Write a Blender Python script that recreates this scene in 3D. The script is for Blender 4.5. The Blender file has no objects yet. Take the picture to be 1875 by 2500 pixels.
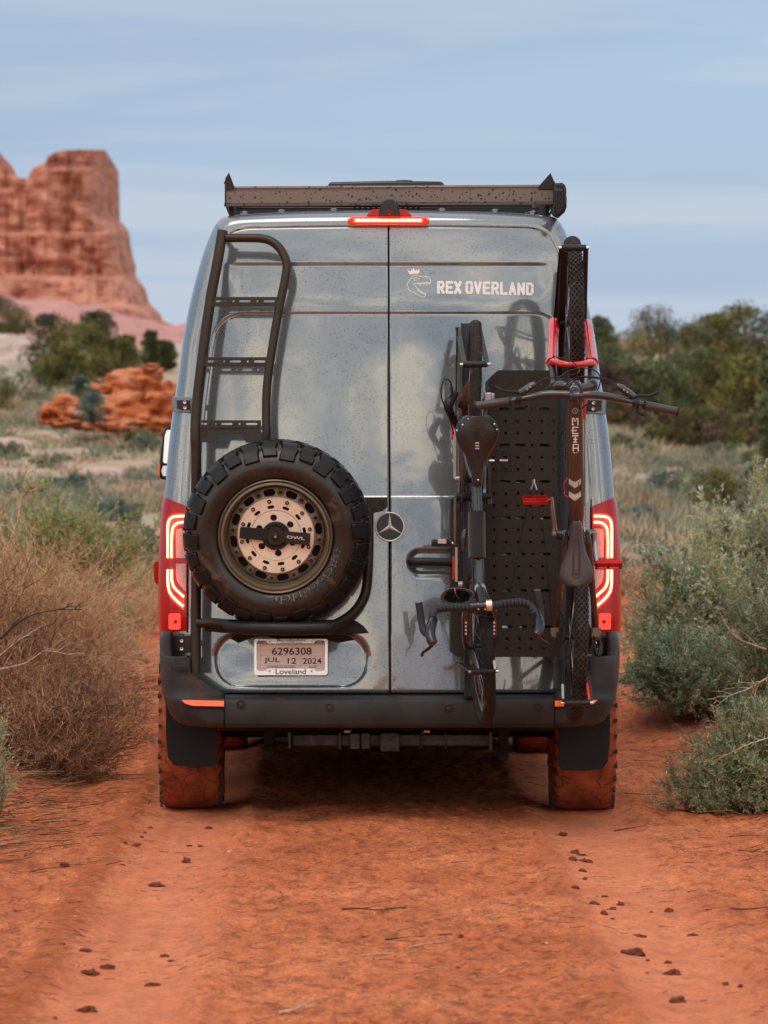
import bpy, bmesh, math, random
import numpy as np
from mathutils import Vector, Matrix, Euler, Quaternion, noise as mnoise
R = math.radians
random.seed(7)
rng = np.random.default_rng(11)
sc = bpy.context.scene
col = sc.collection

# ------------------------------------------------------------------ camera
F = 10600.0                      # focal length in photo pixels (1875 wide)
CAM = Vector((-0.2, -19.2, 1.68))
cam_d = bpy.data.cameras.new('camera')
cam_d.sensor_fit = 'HORIZONTAL'
cam_d.sensor_width = 24.0
cam_d.lens = F / 1875 * 24
cam_d.clip_start = 0.5
cam_d.clip_end = 9000
cam_d.dof.use_dof = True
cam_d.dof.focus_distance = 19.0
cam_d.dof.aperture_fstop = 6.3
cam = bpy.data.objects.new('camera', cam_d)
col.objects.link(cam)
YAW = math.atan((937.5 - 840) / F)
PIT = math.atan((1250 - 1100) / F)
cam.location = CAM
cam.rotation_euler = Euler((R(90) - PIT, 0, -YAW), 'XYZ')
sc.camera = cam
CR = cam.rotation_euler.to_matrix()

def ray(px, py):
    return CR @ Vector((px - 937.5, 1250 - py, -F))

def P(px, py, y):
    d = ray(px, py)
    return CAM + d * ((y - CAM.y) / d.y)

# ------------------------------------------------------------------ world, sun, exposure
w = bpy.data.worlds.new('World')
sc.world = w
w.use_nodes = True
nt = w.node_tree
nt.nodes.clear()
def N(t, typ, **kw):
    n = t.nodes.new(typ)
    for k, v in kw.items():
        setattr(n, k, v)
    return n
SUN_EL, SUN_AZ = R(20), R(200)      # sun behind the camera, a little to its left (azimuth from +Y, clockwise)
out = N(nt, 'ShaderNodeOutputWorld')
bg = N(nt, 'ShaderNodeBackground')
sky = N(nt, 'ShaderNodeTexSky', sky_type='NISHITA', sun_disc=False)
sky.sun_elevation = SUN_EL
sky.sun_rotation = SUN_AZ
sky.air_density = 1.0
sky.dust_density = 1.5
sky.ozone_density = 3.0
tc = N(nt, 'ShaderNodeTexCoord')
def L(t, a, b):
    t.links.new(a, b)
def math_n(t, op, a, b=None, clamp=False):
    n = N(t, 'ShaderNodeMath', operation=op, use_clamp=clamp)
    for i, v in enumerate((a, b)):
        if v is None:
            continue
        if isinstance(v, (int, float)):
            n.inputs[i].default_value = v
        else:
            L(t, v, n.inputs[i])
    return n.outputs[0]
def ramp(t, fac, stops):
    n = N(t, 'ShaderNodeValToRGB')
    cr = n.color_ramp
    while len(cr.elements) > 1:
        cr.elements.remove(cr.elements[-1])
    for i, (p, c) in enumerate(stops):
        e = cr.elements[0] if i == 0 else cr.elements.new(p)
        e.position = p
        e.color = (*c, 1) if len(c) == 3 else c
    L(t, fac, n.inputs[0])
    return n.outputs[0]
def mixc(t, fac, a, b, blend='MIX'):
    n = N(t, 'ShaderNodeMix', data_type='RGBA', blend_type=blend)
    for i, v in ((0, fac), (6, a), (7, b)):
        if isinstance(v, (int, float)):
            n.inputs[i].default_value = v
        elif isinstance(v, tuple):
            n.inputs[i].default_value = (*v, 1) if len(v) == 3 else v
        else:
            L(t, v, n.inputs[i])
    return n.outputs[2]
def vnoise(t, vec, scale, detail=4, rough=0.5, dist=0.0, out='Fac'):
    n = N(t, 'ShaderNodeTexNoise')
    n.inputs['Scale'].default_value = scale
    n.inputs['Detail'].default_value = detail
    n.inputs['Roughness'].default_value = rough
    n.inputs['Distortion'].default_value = dist
    L(t, vec, n.inputs['Vector'])
    return n.outputs[out]
def vmap(t, vec, scale=(1, 1, 1), loc=(0, 0, 0), rot=(0, 0, 0)):
    n = N(t, 'ShaderNodeMapping')
    n.inputs['Scale'].default_value = scale
    n.inputs['Location'].default_value = loc
    n.inputs['Rotation'].default_value = rot
    L(t, vec, n.inputs['Vector'])
    return n.outputs[0]
dirv = tc.outputs['Generated']
sep = N(nt, 'ShaderNodeSeparateXYZ')
L(nt, dirv, sep.inputs[0])
# thin even veil + streaky clouds, the same all round
haze_col = (0.62, 0.77, 1.0)
veil = mixc(nt, 0.72, sky.outputs[0], (3.05, 4.05, 5.55))
veil = mixc(nt, ramp(nt, sep.outputs['Z'], [(0.0, (0.75, 0.75, 0.75)), (0.10, (0, 0, 0))]), veil, (3.05, 3.85, 5.45))
streak_v = vmap(nt, dirv, scale=(1.4, 1.4, 16.0), rot=(R(1.2), R(1.5), 0), loc=(0.3, 0, 0.1))
s1 = vnoise(nt, streak_v, 3.4, 6, 0.55, 0.8)
s_mask = ramp(nt, s1, [(0.46, (0, 0, 0)), (0.60, (1, 1, 1))])
s_mask = math_n(nt, 'MULTIPLY', s_mask, 0.55)
skyc = mixc(nt, s_mask, veil, (4.7, 5.1, 5.7))
s2 = vnoise(nt, vmap(nt, dirv, scale=(1.0, 1.0, 11.0), rot=(R(-1), R(2), 0), loc=(1.3, 2, 0.6)), 2.6, 5, 0.5, 0.5)
skyc = mixc(nt, math_n(nt, 'MULTIPLY', ramp(nt, s2, [(0.46, (0, 0, 0)), (0.62, (1, 1, 1))]), 0.55), skyc, (2.75, 3.6, 4.9))
# heaped evening cloud on the side of the low sun (behind the photographer): the paint mirrors it
cv = vmap(nt, dirv, scale=(1.0, 1.0, 1.9))
c1 = vnoise(nt, cv, 5.0, 7, 0.55, 0.5)
c_mask = ramp(nt, c1, [(0.38, (0, 0, 0)), (0.50, (1, 1, 1))])
c_col = ramp(nt, vnoise(nt, vmap(nt, dirv, scale=(1.3, 1.3, 2.4), loc=(3.1, 1.7, 0.2)), 6.0, 5, 0.5, 0.3),
             [(0.38, (3.6, 4.3, 5.6)), (0.48, (8.4, 8.1, 8.1)), (0.60, (16.5, 14.0, 10.8))])
side = ramp(nt, math_n(nt, 'MULTIPLY', sep.outputs['Y'], -1.0), [(0.05, (0, 0, 0)), (0.45, (1, 1, 1))])
skyc = mixc(nt, math_n(nt, 'MULTIPLY', side, 0.9), skyc, (6.6, 6.5, 6.8))
skyc = mixc(nt, math_n(nt, 'MULTIPLY', c_mask, side), skyc, c_col)
# thicker broken cloud overhead
over = ramp(nt, sep.outputs['Z'], [(0.26, (0, 0, 0)), (0.62, (1, 1, 1))])
skyc = mixc(nt, math_n(nt, 'MULTIPLY', over, 0.8), skyc, ramp(nt, c1, [(0.3, (5.8, 6.3, 7.3)), (0.6, (8.2, 8.1, 8.2))]))
L(nt, skyc, bg.inputs[0])
bg.inputs[1].default_value = 0.1
L(nt, bg.outputs[0], out.inputs[0])

sun_d = bpy.data.lights.new('sun', 'SUN')
sun_d.energy = 0.85
sun_d.angle = R(35)
sun_d.color = (1.0, 0.86, 0.70)
sun = bpy.data.objects.new('sun', sun_d)
col.objects.link(sun)
sd = Vector((math.sin(SUN_AZ) * math.cos(R(60)), math.cos(SUN_AZ) * math.cos(R(60)), math.sin(R(60))))
sun.rotation_euler = sd.to_track_quat('Z', 'Y').to_euler()
sun.location = (0, -10, 12)

sc.view_settings.view_transform = 'Standard'
sc.view_settings.look = 'None'
sc.view_settings.gamma = 1
sc.view_settings.use_curve_mapping = False
sc.view_settings.exposure = 0.4
sc.cycles.max_bounces = 6
sc.cycles.caustics_reflective = False
sc.cycles.caustics_refractive = False

# ------------------------------------------------------------------ helpers: materials
def new_mat(name):
    m = bpy.data.materials.new(name)
    m.use_nodes = True
    t = m.node_tree
    b = t.nodes['Principled BSDF']
    return m, t, b

def drops_mask(t, vec, scale, size=0.22, dens=0.5):
    v = N(t, 'ShaderNodeTexVoronoi', feature='F1')
    v.inputs['Scale'].default_value = scale
    v.inputs['Randomness'].default_value = 1.0
    L(t, vec, v.inputs['Vector'])
    s2 = N(t, 'ShaderNodeSeparateColor')
    L(t, v.outputs['Color'], s2.inputs[0])
    rad = math_n(t, 'MULTIPLY', s2.outputs[0], size)
    on = math_n(t, 'LESS_THAN', s2.outputs[1], dens)
    inside = math_n(t, 'LESS_THAN', v.outputs['Distance'], rad)
    return math_n(t, 'MULTIPLY', inside, on)

def pbr(name, c, rough=0.5, metal=0.0, coat=0.0, coat_rough=0.03, var=0.0, vscale=8.0, c2=None, bump=0.0, bscale=60.0,
        drops=0.0, dscale=70.0, dsize=0.30, ddens=0.5, spec=0.5, rvar=0.0, mud=0.0, mudc=(0.30, 0.10, 0.045), mscale=9.0,
        emit=None, estr=0.0, stretch=(1, 1, 1), sheen=0.0, trans=0.0, alpha=1.0):
    m, t, b = new_mat(name)
    co = N(t, 'ShaderNodeTexCoord').outputs['Object']
    if stretch != (1, 1, 1):
        co_s = vmap(t, co, scale=stretch)
    else:
        co_s = co
    cc = None
    if var > 0 or c2:
        n = vnoise(t, co_s, vscale, 5, 0.6)
        lo = c2 if c2 else tuple(x * (1 - var) for x in c)
        hi = c if c2 else tuple(min(1, x * (1 + var)) for x in c)
        cc = ramp(t, n, [(0.35, lo), (0.65, hi)])
    rr = None
    if rvar > 0:
        n2 = vnoise(t, co_s, vscale * 1.7, 4, 0.6)
        rr = ramp(t, n2, [(0.3, (max(0, rough - rvar),) * 3), (0.7, (min(1, rough + rvar),) * 3)])
    base = cc if cc is not None else c
    if mud > 0:
        n3 = vnoise(t, co, mscale, 7, 0.7, 0.4)
        mm = ramp(t, n3, [(0.62 - mud * 0.4, (0, 0, 0)), (0.70 - mud * 0.35, (1, 1, 1))])
        base = mixc(t, mm, base, mudc)
        rr = mixc(t, mm, rr if rr is not None else (rough,) * 3, (0.85,) * 3)
    bh = None
    if bump > 0:
        bh = vnoise(t, co_s, bscale, 5, 0.6)
        bn = N(t, 'ShaderNodeBump')
        bn.inputs['Strength'].default_value = min(1, bump)
        bn.inputs['Distance'].default_value = 0.004
        L(t, bh, bn.inputs['Height'])
    if drops > 0:
        dm = drops_mask(t, co, dscale, dsize, ddens)
        dk = mixc(t, 1.0, base, (0.22, 0.22, 0.25), 'MULTIPLY')
        base = mixc(t, math_n(t, 'MULTIPLY', dm, drops), base, dk)
        dn = N(t, 'ShaderNodeBump')
        dn.inputs['Strength'].default_value = 0.5
        dn.inputs['Distance'].default_value = 0.002
        L(t, dm, dn.inputs['Height'])
        if bump > 0:
            L(t, bn.outputs[0], dn.inputs['Normal'])
        L(t, dn.outputs[0], b.inputs['Normal'])
    elif bump > 0:
        L(t, bn.outputs[0], b.inputs['Normal'])
    if isinstance(base, tuple):
        b.inputs['Base Color'].default_value = (*base, 1)
    else:
        L(t, base, b.inputs['Base Color'])
    if rr is None:
        b.inputs['Roughness'].default_value = rough
    else:
        L(t, rr, b.inputs['Roughness'])
    b.inputs['Metallic'].default_value = metal
    b.inputs['Coat Weight'].default_value = coat
    b.inputs['Coat Roughness'].default_value = coat_rough
    b.inputs['Specular IOR Level'].default_value = spec
    if sheen:
        b.inputs['Sheen Weight'].default_value = sheen
    if trans:
        b.inputs['Transmission Weight'].default_value = trans
    if emit:
        b.inputs['Emission Color'].default_value = (*emit, 1)
        b.inputs['Emission Strength'].default_value = estr
    return m

M = {}
def mats():
    # metallic slate paint with clear coat and rain spots
    m, t, b = new_mat('slate_paint')
    co = N(t, 'ShaderNodeTexCoord').outputs['Object']
    dm = drops_mask(t, co, 92, 0.36, 0.85)
    dm2 = drops_mask(t, vmap(t, co, loc=(3, 5, 2)), 120, 0.42, 0.5)
    patch = ramp(t, vnoise(t, co, 3.0, 4, 0.6), [(0.36, (0.35,) * 3), (0.56, (1,) * 3)])
    da = math_n(t, 'MAXIMUM', dm, dm2)
    da = math_n(t, 'MULTIPLY', da, patch)
    base = mixc(t, math_n(t, 'MULTIPLY', da, 0.72), (0.200, 0.240, 0.258), (0.07, 0.085, 0.095))
    L(t, base, b.inputs['Base Color'])
    b.inputs['Metallic'].default_value = 0.5
    L(t, ramp(t, vnoise(t, co, 2.2, 4, 0.6), [(0.3, (0.10,) * 3), (0.7, (0.18,) * 3)]), b.inputs['Roughness'])
    b.inputs['Coat Weight'].default_value = 1.0
    b.inputs['Coat Roughness'].default_value = 0.015
    b.inputs['Coat IOR'].default_value = 1.9
    bn = N(t, 'ShaderNodeBump')
    bn.inputs['Strength'].default_value = 0.35
    bn.inputs['Distance'].default_value = 0.0016
    L(t, da, bn.inputs['Height'])
    wv = N(t, 'ShaderNodeBump')
    wv.inputs['Strength'].default_value = 0.35
    wv.inputs['Distance'].default_value = 0.003
    L(t, vnoise(t, co, 5.0, 2, 0.4), wv.inputs['Height'])
    L(t, wv.outputs[0], bn.inputs['Normal'])
    L(t, bn.outputs[0], b.inputs['Normal'])
    L(t, wv.outputs[0], b.inputs['Coat Normal'])
    M['paint'] = m
    M['blackpaint'] = pbr('black_powder_coat', (0.028, 0.022, 0.019), 0.42, 0.25, drops=0.85, dscale=85, dsize=0.34, bump=0.12, bscale=900, rvar=0.08, spec=0.28)
    M['rackface'] = pbr('rack_powder_coat', (0.19, 0.158, 0.14), 0.45, 0.2, drops=1.0, dscale=62, dsize=0.42, ddens=0.7, bump=0.12, bscale=900)
    M['tubecoat'] = pbr('ladder_powder_coat', (0.050, 0.037, 0.029), 0.34, 0.5, drops=0.8, dscale=95, dsize=0.33, bump=0.15, bscale=1200, rvar=0.06, spec=0.28)
    M['peg'] = pbr('peg_panel_coat', (0.034, 0.026, 0.022), 0.45, 0.2, drops=0.85, dscale=90, dsize=0.36, ddens=0.6, bump=0.12, bscale=900, spec=0.28)
    M['bumper'] = pbr('grey_bumper_plastic', (0.030, 0.030, 0.032), 0.42, var=0.25, vscale=5, bump=0.35, bscale=420, drops=0.5, dscale=60, dsize=0.25, ddens=0.2,
                      mud=0.05, mudc=(0.085, 0.045, 0.030), mscale=4, rvar=0.1, spec=0.28)
    M['plastic'] = pbr('black_plastic', (0.016, 0.016, 0.017), 0.4, bump=0.1, bscale=500, rvar=0.08, spec=0.28)
    M['glossblack'] = pbr('gloss_black', (0.012, 0.013, 0.016), 0.16, drops=0.4, dscale=90)
    M['dark'] = pbr('underside_dark', (0.010, 0.009, 0.009), 0.85, var=0.5, vscale=7)
    M['flap'] = pbr('mud_flap_rubber', (0.009, 0.012, 0.013), 0.55, spec=0.25, bump=0.1, bscale=80, mud=0.0)
    M['gap'] = pbr('door_seal', (0.008, 0.008, 0.009), 0.8)
    M['rubber'] = pbr('tyre_rubber', (0.009, 0.009, 0.011), 0.33, var=0.3, vscale=14, bump=0.18, bscale=200, rvar=0.12, spec=0.28)
    M['sidewall'] = pbr('tyre_sidewall', (0.020, 0.017, 0.015), 0.32, var=0.4, vscale=6, bump=0.1, bscale=300, rvar=0.12, mud=0.08, mudc=(0.12, 0.08, 0.05), mscale=5, spec=0.55)
    M['letter'] = pbr('sidewall_lettering', (0.010, 0.009, 0.009), 0.6)
    M['letter2'] = pbr('sidewall_letter_edge', (0.16, 0.135, 0.11), 0.5)
    M['rim'] = pbr('bronze_rim', (0.20, 0.165, 0.125), 0.38, 0.6, drops=0.5, dscale=110, var=0.15, vscale=10)
    M['tan'] = pbr('tan_rim_disc', (0.80, 0.67, 0.52), 0.42, 0.0, coat=0.3, var=0.06, vscale=12, drops=0.15, dscale=120)
    M['steel'] = pbr('bright_steel', (0.62, 0.62, 0.62), 0.25, 1.0)
    M['alloy'] = pbr('brushed_alloy', (0.42, 0.44, 0.48), 0.3, 1.0)
    M['white'] = pbr('white_vinyl', (0.82, 0.82, 0.80), 0.4)
    M['lampred'] = pbr('red_lamp_lens', (0.20, 0.003, 0.003), 0.10, coat=0.25, spec=0.35, emit=(1.0, 0.010, 0.003), estr=0.12)
    M['lampglow'] = pbr('lit_lamp_body', (0.5, 0.01, 0.006), 0.15, coat=0.6, emit=(1.0, 0.020, 0.006), estr=0.9)
    M['led'] = pbr('lit_light_strip', (0.9, 0.5, 0.3), 0.4, emit=(1.0, 0.17, 0.075), estr=8.0)
    M['clearlens'] = pbr('clear_lens', (0.42, 0.30, 0.30), 0.12, 0.5, coat=1.0, bump=1.0, bscale=520, var=0.5, vscale=300, emit=(1.0, 0.25, 0.2), estr=0.10)
    M['foglens'] = pbr('rear_fog_lens', (0.75, 0.03, 0.01), 0.12, coat=1.0, emit=(1.0, 0.030, 0.006), estr=0.55, spec=0.3, var=0.2, vscale=160)
    M['orange'] = pbr('orange_reflector', (0.95, 0.13, 0.02), 0.18, coat=1.0, var=0.15, vscale=220, emit=(1.0, 0.08, 0.01), estr=0.22)  # faint emission stands in for the light a reflector throws back
    M['bluegrey'] = pbr('hinge_paint', (0.16, 0.19, 0.21), 0.25, 0.5, coat=1.0, drops=0.4)
    M['star'] = pbr('satin_silver', (0.78, 0.79, 0.80), 0.3, 0.25)
    M['chrome'] = pbr('chrome', (0.75, 0.75, 0.75), 0.08, 1.0)
    M['red'] = pbr('red_fork_paint', (0.62, 0.010, 0.012), 0.18, coat=1.0, drops=0.35, dscale=110)
    M['redal'] = pbr('red_anodised', (0.55, 0.015, 0.02), 0.28, 0.6)
    M['brown'] = pbr('brown_frame_paint', (0.082, 0.052, 0.038), 0.33, 0.4, coat=0.6, drops=0.5, dscale=110, var=0.12)
    M['fblack'] = pbr('black_frame_paint', (0.016, 0.017, 0.022), 0.22, coat=0.8, drops=0.4, dscale=110)
    M['tape'] = pbr('handlebar_tape', (0.030, 0.034, 0.042), 0.6, bump=0.5, bscale=160, spec=0.28)
    M['leather'] = pbr('black_leather', (0.016, 0.014, 0.013), 0.30, bump=0.2, bscale=60, rvar=0.1)
    M['saddle'] = pbr('grey_saddle_cover', (0.055, 0.042, 0.043), 0.42, bump=0.1, bscale=300, rvar=0.08)
    M['bike_tyre'] = pbr('dirty_knobby_rubber', (0.030, 0.026, 0.023), 0.7, var=0.4, vscale=30, bump=0.4, bscale=300, mud=0.10, mudc=(0.115, 0.08, 0.055), mscale=24, spec=0.28)
    M['muddy'] = pbr('muddy_slick_rubber', (0.022, 0.020, 0.019), 0.6, mud=0.16, mudc=(0.17, 0.115, 0.075), mscale=14, bump=0.4, bscale=250, spec=0.28)
    M['rust'] = pbr('rusty_chain', (0.17, 0.060, 0.028), 0.6, 0.4, var=0.6, vscale=180)
    M['cloth'] = pbr('black_nylon', (0.012, 0.012, 0.014), 0.7, bump=0.6, bscale=60, sheen=0.3, spec=0.28)
    M['cable'] = pbr('cable_housing', (0.012, 0.012, 0.013), 0.35, spec=0.28)
    M['silverp'] = pbr('silver_strap', (0.62, 0.60, 0.57), 0.4, 0.4)
    M['strapred'] = pbr('red_lever', (0.72, 0.02, 0.02), 0.35)
    M['plate'] = pbr('temporary_permit_paper', (0.88, 0.74, 0.66), 0.35, coat=0.5, c2=(0.93, 0.88, 0.83), vscale=16, stretch=(1, 1, 3))
    M['green'] = pbr('permit_green_band', (0.04, 0.16, 0.05), 0.35, c2=(0.55, 0.50, 0.38), vscale=45, stretch=(1, 1, 2))
    M['ink'] = pbr('black_ink', (0.035, 0.018, 0.018), 0.5)
    M['ink2'] = pbr('grey_rule_ink', (0.35, 0.24, 0.22), 0.5)
    M['chromef'] = pbr('plate_frame_chrome', (0.93, 0.93, 0.94), 0.22, 0.5)
    M['inkb'] = pbr('frame_lettering', (0.05, 0.04, 0.04), 0.4)
mats()

# ------------------------------------------------------------------ helpers: objects
def link(name, me, parent=None, mat=None):
    o = bpy.data.objects.new(name, me)
    col.objects.link(o)
    if parent is not None:
        o.parent = parent
    if mat is not None and me is not None and len(me.materials) == 0:
        me.materials.append(M[mat] if isinstance(mat, str) else mat)
    return o

def thing(name, label, cat, loc=(0, 0, 0), group=None):
    o = bpy.data.objects.new(name, None)
    o.empty_display_size = 0.2
    col.objects.link(o)
    o.location = loc
    o['label'] = label
    o['category'] = cat
    if group:
        o['group'] = group
    return o

def tag(o, label, cat, group=None):
    o['label'] = label
    o['category'] = cat
    if group:
        o['group'] = group
    return o

def npmesh(name, V, Fc, smooth=False, col_attr=None):
    """V (n,3) array, Fc (m,3|4) int array"""
    V = np.asarray(V, dtype=np.float32)
    Fc = np.asarray(Fc, dtype=np.int32)
    me = bpy.data.meshes.new(name)
    k = Fc.shape[1]
    me.vertices.add(len(V))
    me.vertices.foreach_set('co', V.ravel())
    me.loops.add(Fc.size)
    me.loops.foreach_set('vertex_index', Fc.ravel())
    me.polygons.add(len(Fc))
    me.polygons.foreach_set('loop_start', np.arange(0, Fc.size, k, dtype=np.int32))
    me.polygons.foreach_set('loop_total', np.full(len(Fc), k, dtype=np.int32))
    if smooth:
        me.polygons.foreach_set('use_smooth', np.ones(len(Fc), dtype=bool))
    me.update(calc_edges=True)
    if col_attr is not None:
        for nm, arr in col_attr.items():
            a = me.attributes.new(nm, 'FLOAT_COLOR', 'POINT')
            arr = np.asarray(arr, dtype=np.float32)
            if arr.shape[1] == 3:
                arr = np.concatenate([arr, np.ones((len(arr), 1), np.float32)], 1)
            a.data.foreach_set('color', arr.ravel())
    return me

class MB:
    """collects shapes, then links them as ONE mesh object"""
    def __init__(self):
        self.v = []
        self.f = []
    def add(self, vs, fs):
        o = len(self.v)
        self.v += [tuple(p) for p in vs]
        self.f += [tuple(i + o for i in f) for f in fs]
        return self
    def box(self, c, s, rot=None):
        c = Vector(c)
        vs = []
        for x in (-1, 1):
            for y in (-1, 1):
                for z in (-1, 1):
                    p = Vector((x * s[0] / 2, y * s[1] / 2, z * s[2] / 2))
                    if rot is not None:
                        p = rot @ p
                    vs.append(c + p)
        return self.add(vs, [(0, 1, 3, 2), (4, 6, 7, 5), (0, 4, 5, 1), (2, 3, 7, 6), (0, 2, 6, 4), (1, 5, 7, 3)])
    def bar(self, a, b, wd, dp, up=(0, 1, 0)):
        a, b = Vector(a), Vector(b)
        d = (b - a)
        l = d.length
        d.normalize()
        u = Vector(up)
        s = d.cross(u).normalized()
        u = s.cross(d).normalized()
        rot = Matrix((s, u, d)).transposed()
        return self.box((a + b) / 2, (wd, dp, l), rot)
    def tube(self, pts, r, n=12, cap=True, flat=1.0, closed=False):
        pts = [Vector(p) for p in pts]
        rs = r if isinstance(r, (list, tuple)) else [r] * len(pts)
        vs, fs = [], []
        ref = None
        m = len(pts)
        for i, p in enumerate(pts):
            if closed:
                d = (pts[(i + 1) % m] - pts[i - 1]).normalized()
            else:
                d = (pts[min(i + 1, m - 1)] - pts[max(i - 1, 0)]).normalized()
            if ref is None:
                ref = Vector((0, 0, 1)) if abs(d.z) < 0.8 else Vector((1, 0, 0))
            u = (ref - d * ref.dot(d)).normalized()
            ref = u
            s = d.cross(u)
            for k in range(n):
                a = 2 * math.pi * k / n
                vs.append(p + u * math.cos(a) * rs[i] * flat + s * math.sin(a) * rs[i])
        rng_i = range(m if closed else m - 1)
        for i in rng_i:
            j = (i + 1) % m
            for k in range(n):
                a, b = i * n + k, i * n + (k + 1) % n
                c, d2 = j * n + (k + 1) % n, j * n + k
                fs.append((a, b, c, d2))
        if cap and not closed:
            fs.append(tuple(range(n - 1, -1, -1)))
            fs.append(tuple((m - 1) * n + k for k in range(n)))
        return self.add(vs, fs)
    def prism(self, poly, depth, fn):
        """poly 2D points; fn(u,v,w) -> 3D; w from 0 to depth"""
        n = len(poly)
        vs = [fn(u, v, 0) for u, v in poly] + [fn(u, v, depth) for u, v in poly]
        fs = [tuple(range(n)), tuple(range(2 * n - 1, n - 1, -1))]
        for i in range(n):
            j = (i + 1) % n
            fs.append((i, i + n, j + n, j))
        return self.add(vs, fs)
    def lathe(self, prof, c, ax, n=48, close=False):
        """prof (a, r) along axis ax through c"""
        ax = Vector(ax).normalized()
        u = Vector((0, 0, 1)) if abs(ax.z) < 0.9 else Vector((1, 0, 0))
        u = (u - ax * u.dot(ax)).normalized()
        s = ax.cross(u)
        c = Vector(c)
        vs, fs = [], []
        for a, r in prof:
            for k in range(n):
                t = 2 * math.pi * k / n
                vs.append(c + ax * a + (u * math.cos(t) + s * math.sin(t)) * r)
        m = len(prof)
        for i in range(m if close else m - 1):
            j = (i + 1) % m
            for k in range(n):
                fs.append((i * n + k, j * n + k, j * n + (k + 1) % n, i * n + (k + 1) % n))
        return self.add(vs, fs)
    def disc(self, c, ax, r, h, n=20):
        return self.lathe([(0, 0.0001), (0, r), (h, r), (h, 0.0001)], c, ax, n)
    def sphere(self, c, r, sq=(1, 1, 1), n=12):
        vs, fs = [], []
        for i in range(n + 1):
            th = math.pi * i / n
            for k in range(2 * n):
                ph = math.pi * k / n
                vs.append((c[0] + r * sq[0] * math.sin(th) * math.cos(ph), c[1] + r * sq[1] * math.sin(th) * math.sin(ph), c[2] + r * sq[2] * math.cos(th)))
        for i in range(n):
            for k in range(2 * n):
                fs.append((i * 2 * n + k, (i + 1) * 2 * n + k, (i + 1) * 2 * n + (k + 1) % (2 * n), i * 2 * n + (k + 1) % (2 * n)))
        return self.add(vs, fs)
    def mesh(self, name, smooth=35, fix=True):
        me = bpy.data.meshes.new(name)
        me.from_pydata([tuple(p) for p in self.v], [], self.f)
        if fix:
            bm = bmesh.new()
            bm.from_mesh(me)
            bmesh.ops.remove_doubles(bm, verts=bm.verts, dist=1e-6)
            bmesh.ops.recalc_face_normals(bm, faces=bm.faces)
            bm.to_mesh(me)
            bm.free()
        if smooth:
            me.shade_smooth()
            me.set_sharp_from_angle(angle=R(smooth))
        return me
    def build(self, name, mat, parent=None, bevel=0.0, smooth=35, seg=2):
        o = link(name, self.mesh(name, smooth), parent, mat)
        if bevel:
            b = o.modifiers.new('bevel', 'BEVEL')
            b.width = bevel
            b.segments = seg
            b.limit_method = 'ANGLE'
            b.angle_limit = R(35)
            b.harden_normals = False
        return o

def rel(parent, o):
    """parent o (mesh in world coordinates) to a thing that has a location"""
    o.parent = parent
    o.matrix_parent_inverse = Matrix.Translation(parent.location).inverted()
    return o

def smooth_path(pts, k=6):
    pts = [Vector(p) for p in pts]
    if len(pts) < 3:
        return pts
    out = []
    for i in range(len(pts) - 1):
        p0, p1, p2, p3 = pts[max(i - 1, 0)], pts[i], pts[i + 1], pts[min(i + 2, len(pts) - 1)]
        for j in range(k):
            t = j / k
            out.append(0.5 * ((2 * p1) + (p2 - p0) * t + (2 * p0 - 5 * p1 + 4 * p2 - p3) * t * t + (3 * p1 - p0 - 3 * p2 + p3) * t ** 3))
    out.append(pts[-1])
    return out

def text_geo(s, size=1.0, bold=0.0, extrude=0.0, width=None, align='CENTER', space=1.0):
    cu = bpy.data.curves.new('txt', 'FONT')
    cu.body = s
    cu.size = size
    cu.offset = bold
    cu.extrude = extrude
    cu.align_x = align
    cu.align_y = 'CENTER'
    cu.space_character = space
    cu.resolution_u = 3
    ob = bpy.data.objects.new('txt', cu)
    col.objects.link(ob)
    dg = bpy.context.evaluated_depsgraph_get()
    me = bpy.data.meshes.new_from_object(ob.evaluated_get(dg))
    vs = [v.co.copy() for v in me.vertices]
    fs = [tuple(p.vertices) for p in me.polygons]
    bpy.data.objects.remove(ob)
    bpy.data.meshes.remove(me)
    bpy.data.curves.remove(cu)
    if vs:
        xs = [v.x for v in vs]
        ys = [v.y for v in vs]
        cx, cy = (max(xs) + min(xs)) / 2, (max(ys) + min(ys)) / 2
        wd = max(xs) - min(xs)
        ht = max(ys) - min(ys)
        for v in vs:
            if align == 'CENTER':
                v.x -= cx
            v.y -= cy
        return vs, fs, wd, ht
    return [], [], 0, 0

def rrect(x0, x1, y0, y1, r, n=5):
    pts = []
    for cx, cy, a0 in ((x1 - r, y1 - r, 0), (x0 + r, y1 - r, 90), (x0 + r, y0 + r, 180), (x1 - r, y0 + r, 270)):
        for i in range(n + 1):
            a = R(a0 + 90 * i / n)
            pts.append((cx + r * math.cos(a), cy + r * math.sin(a)))
    return pts

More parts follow.
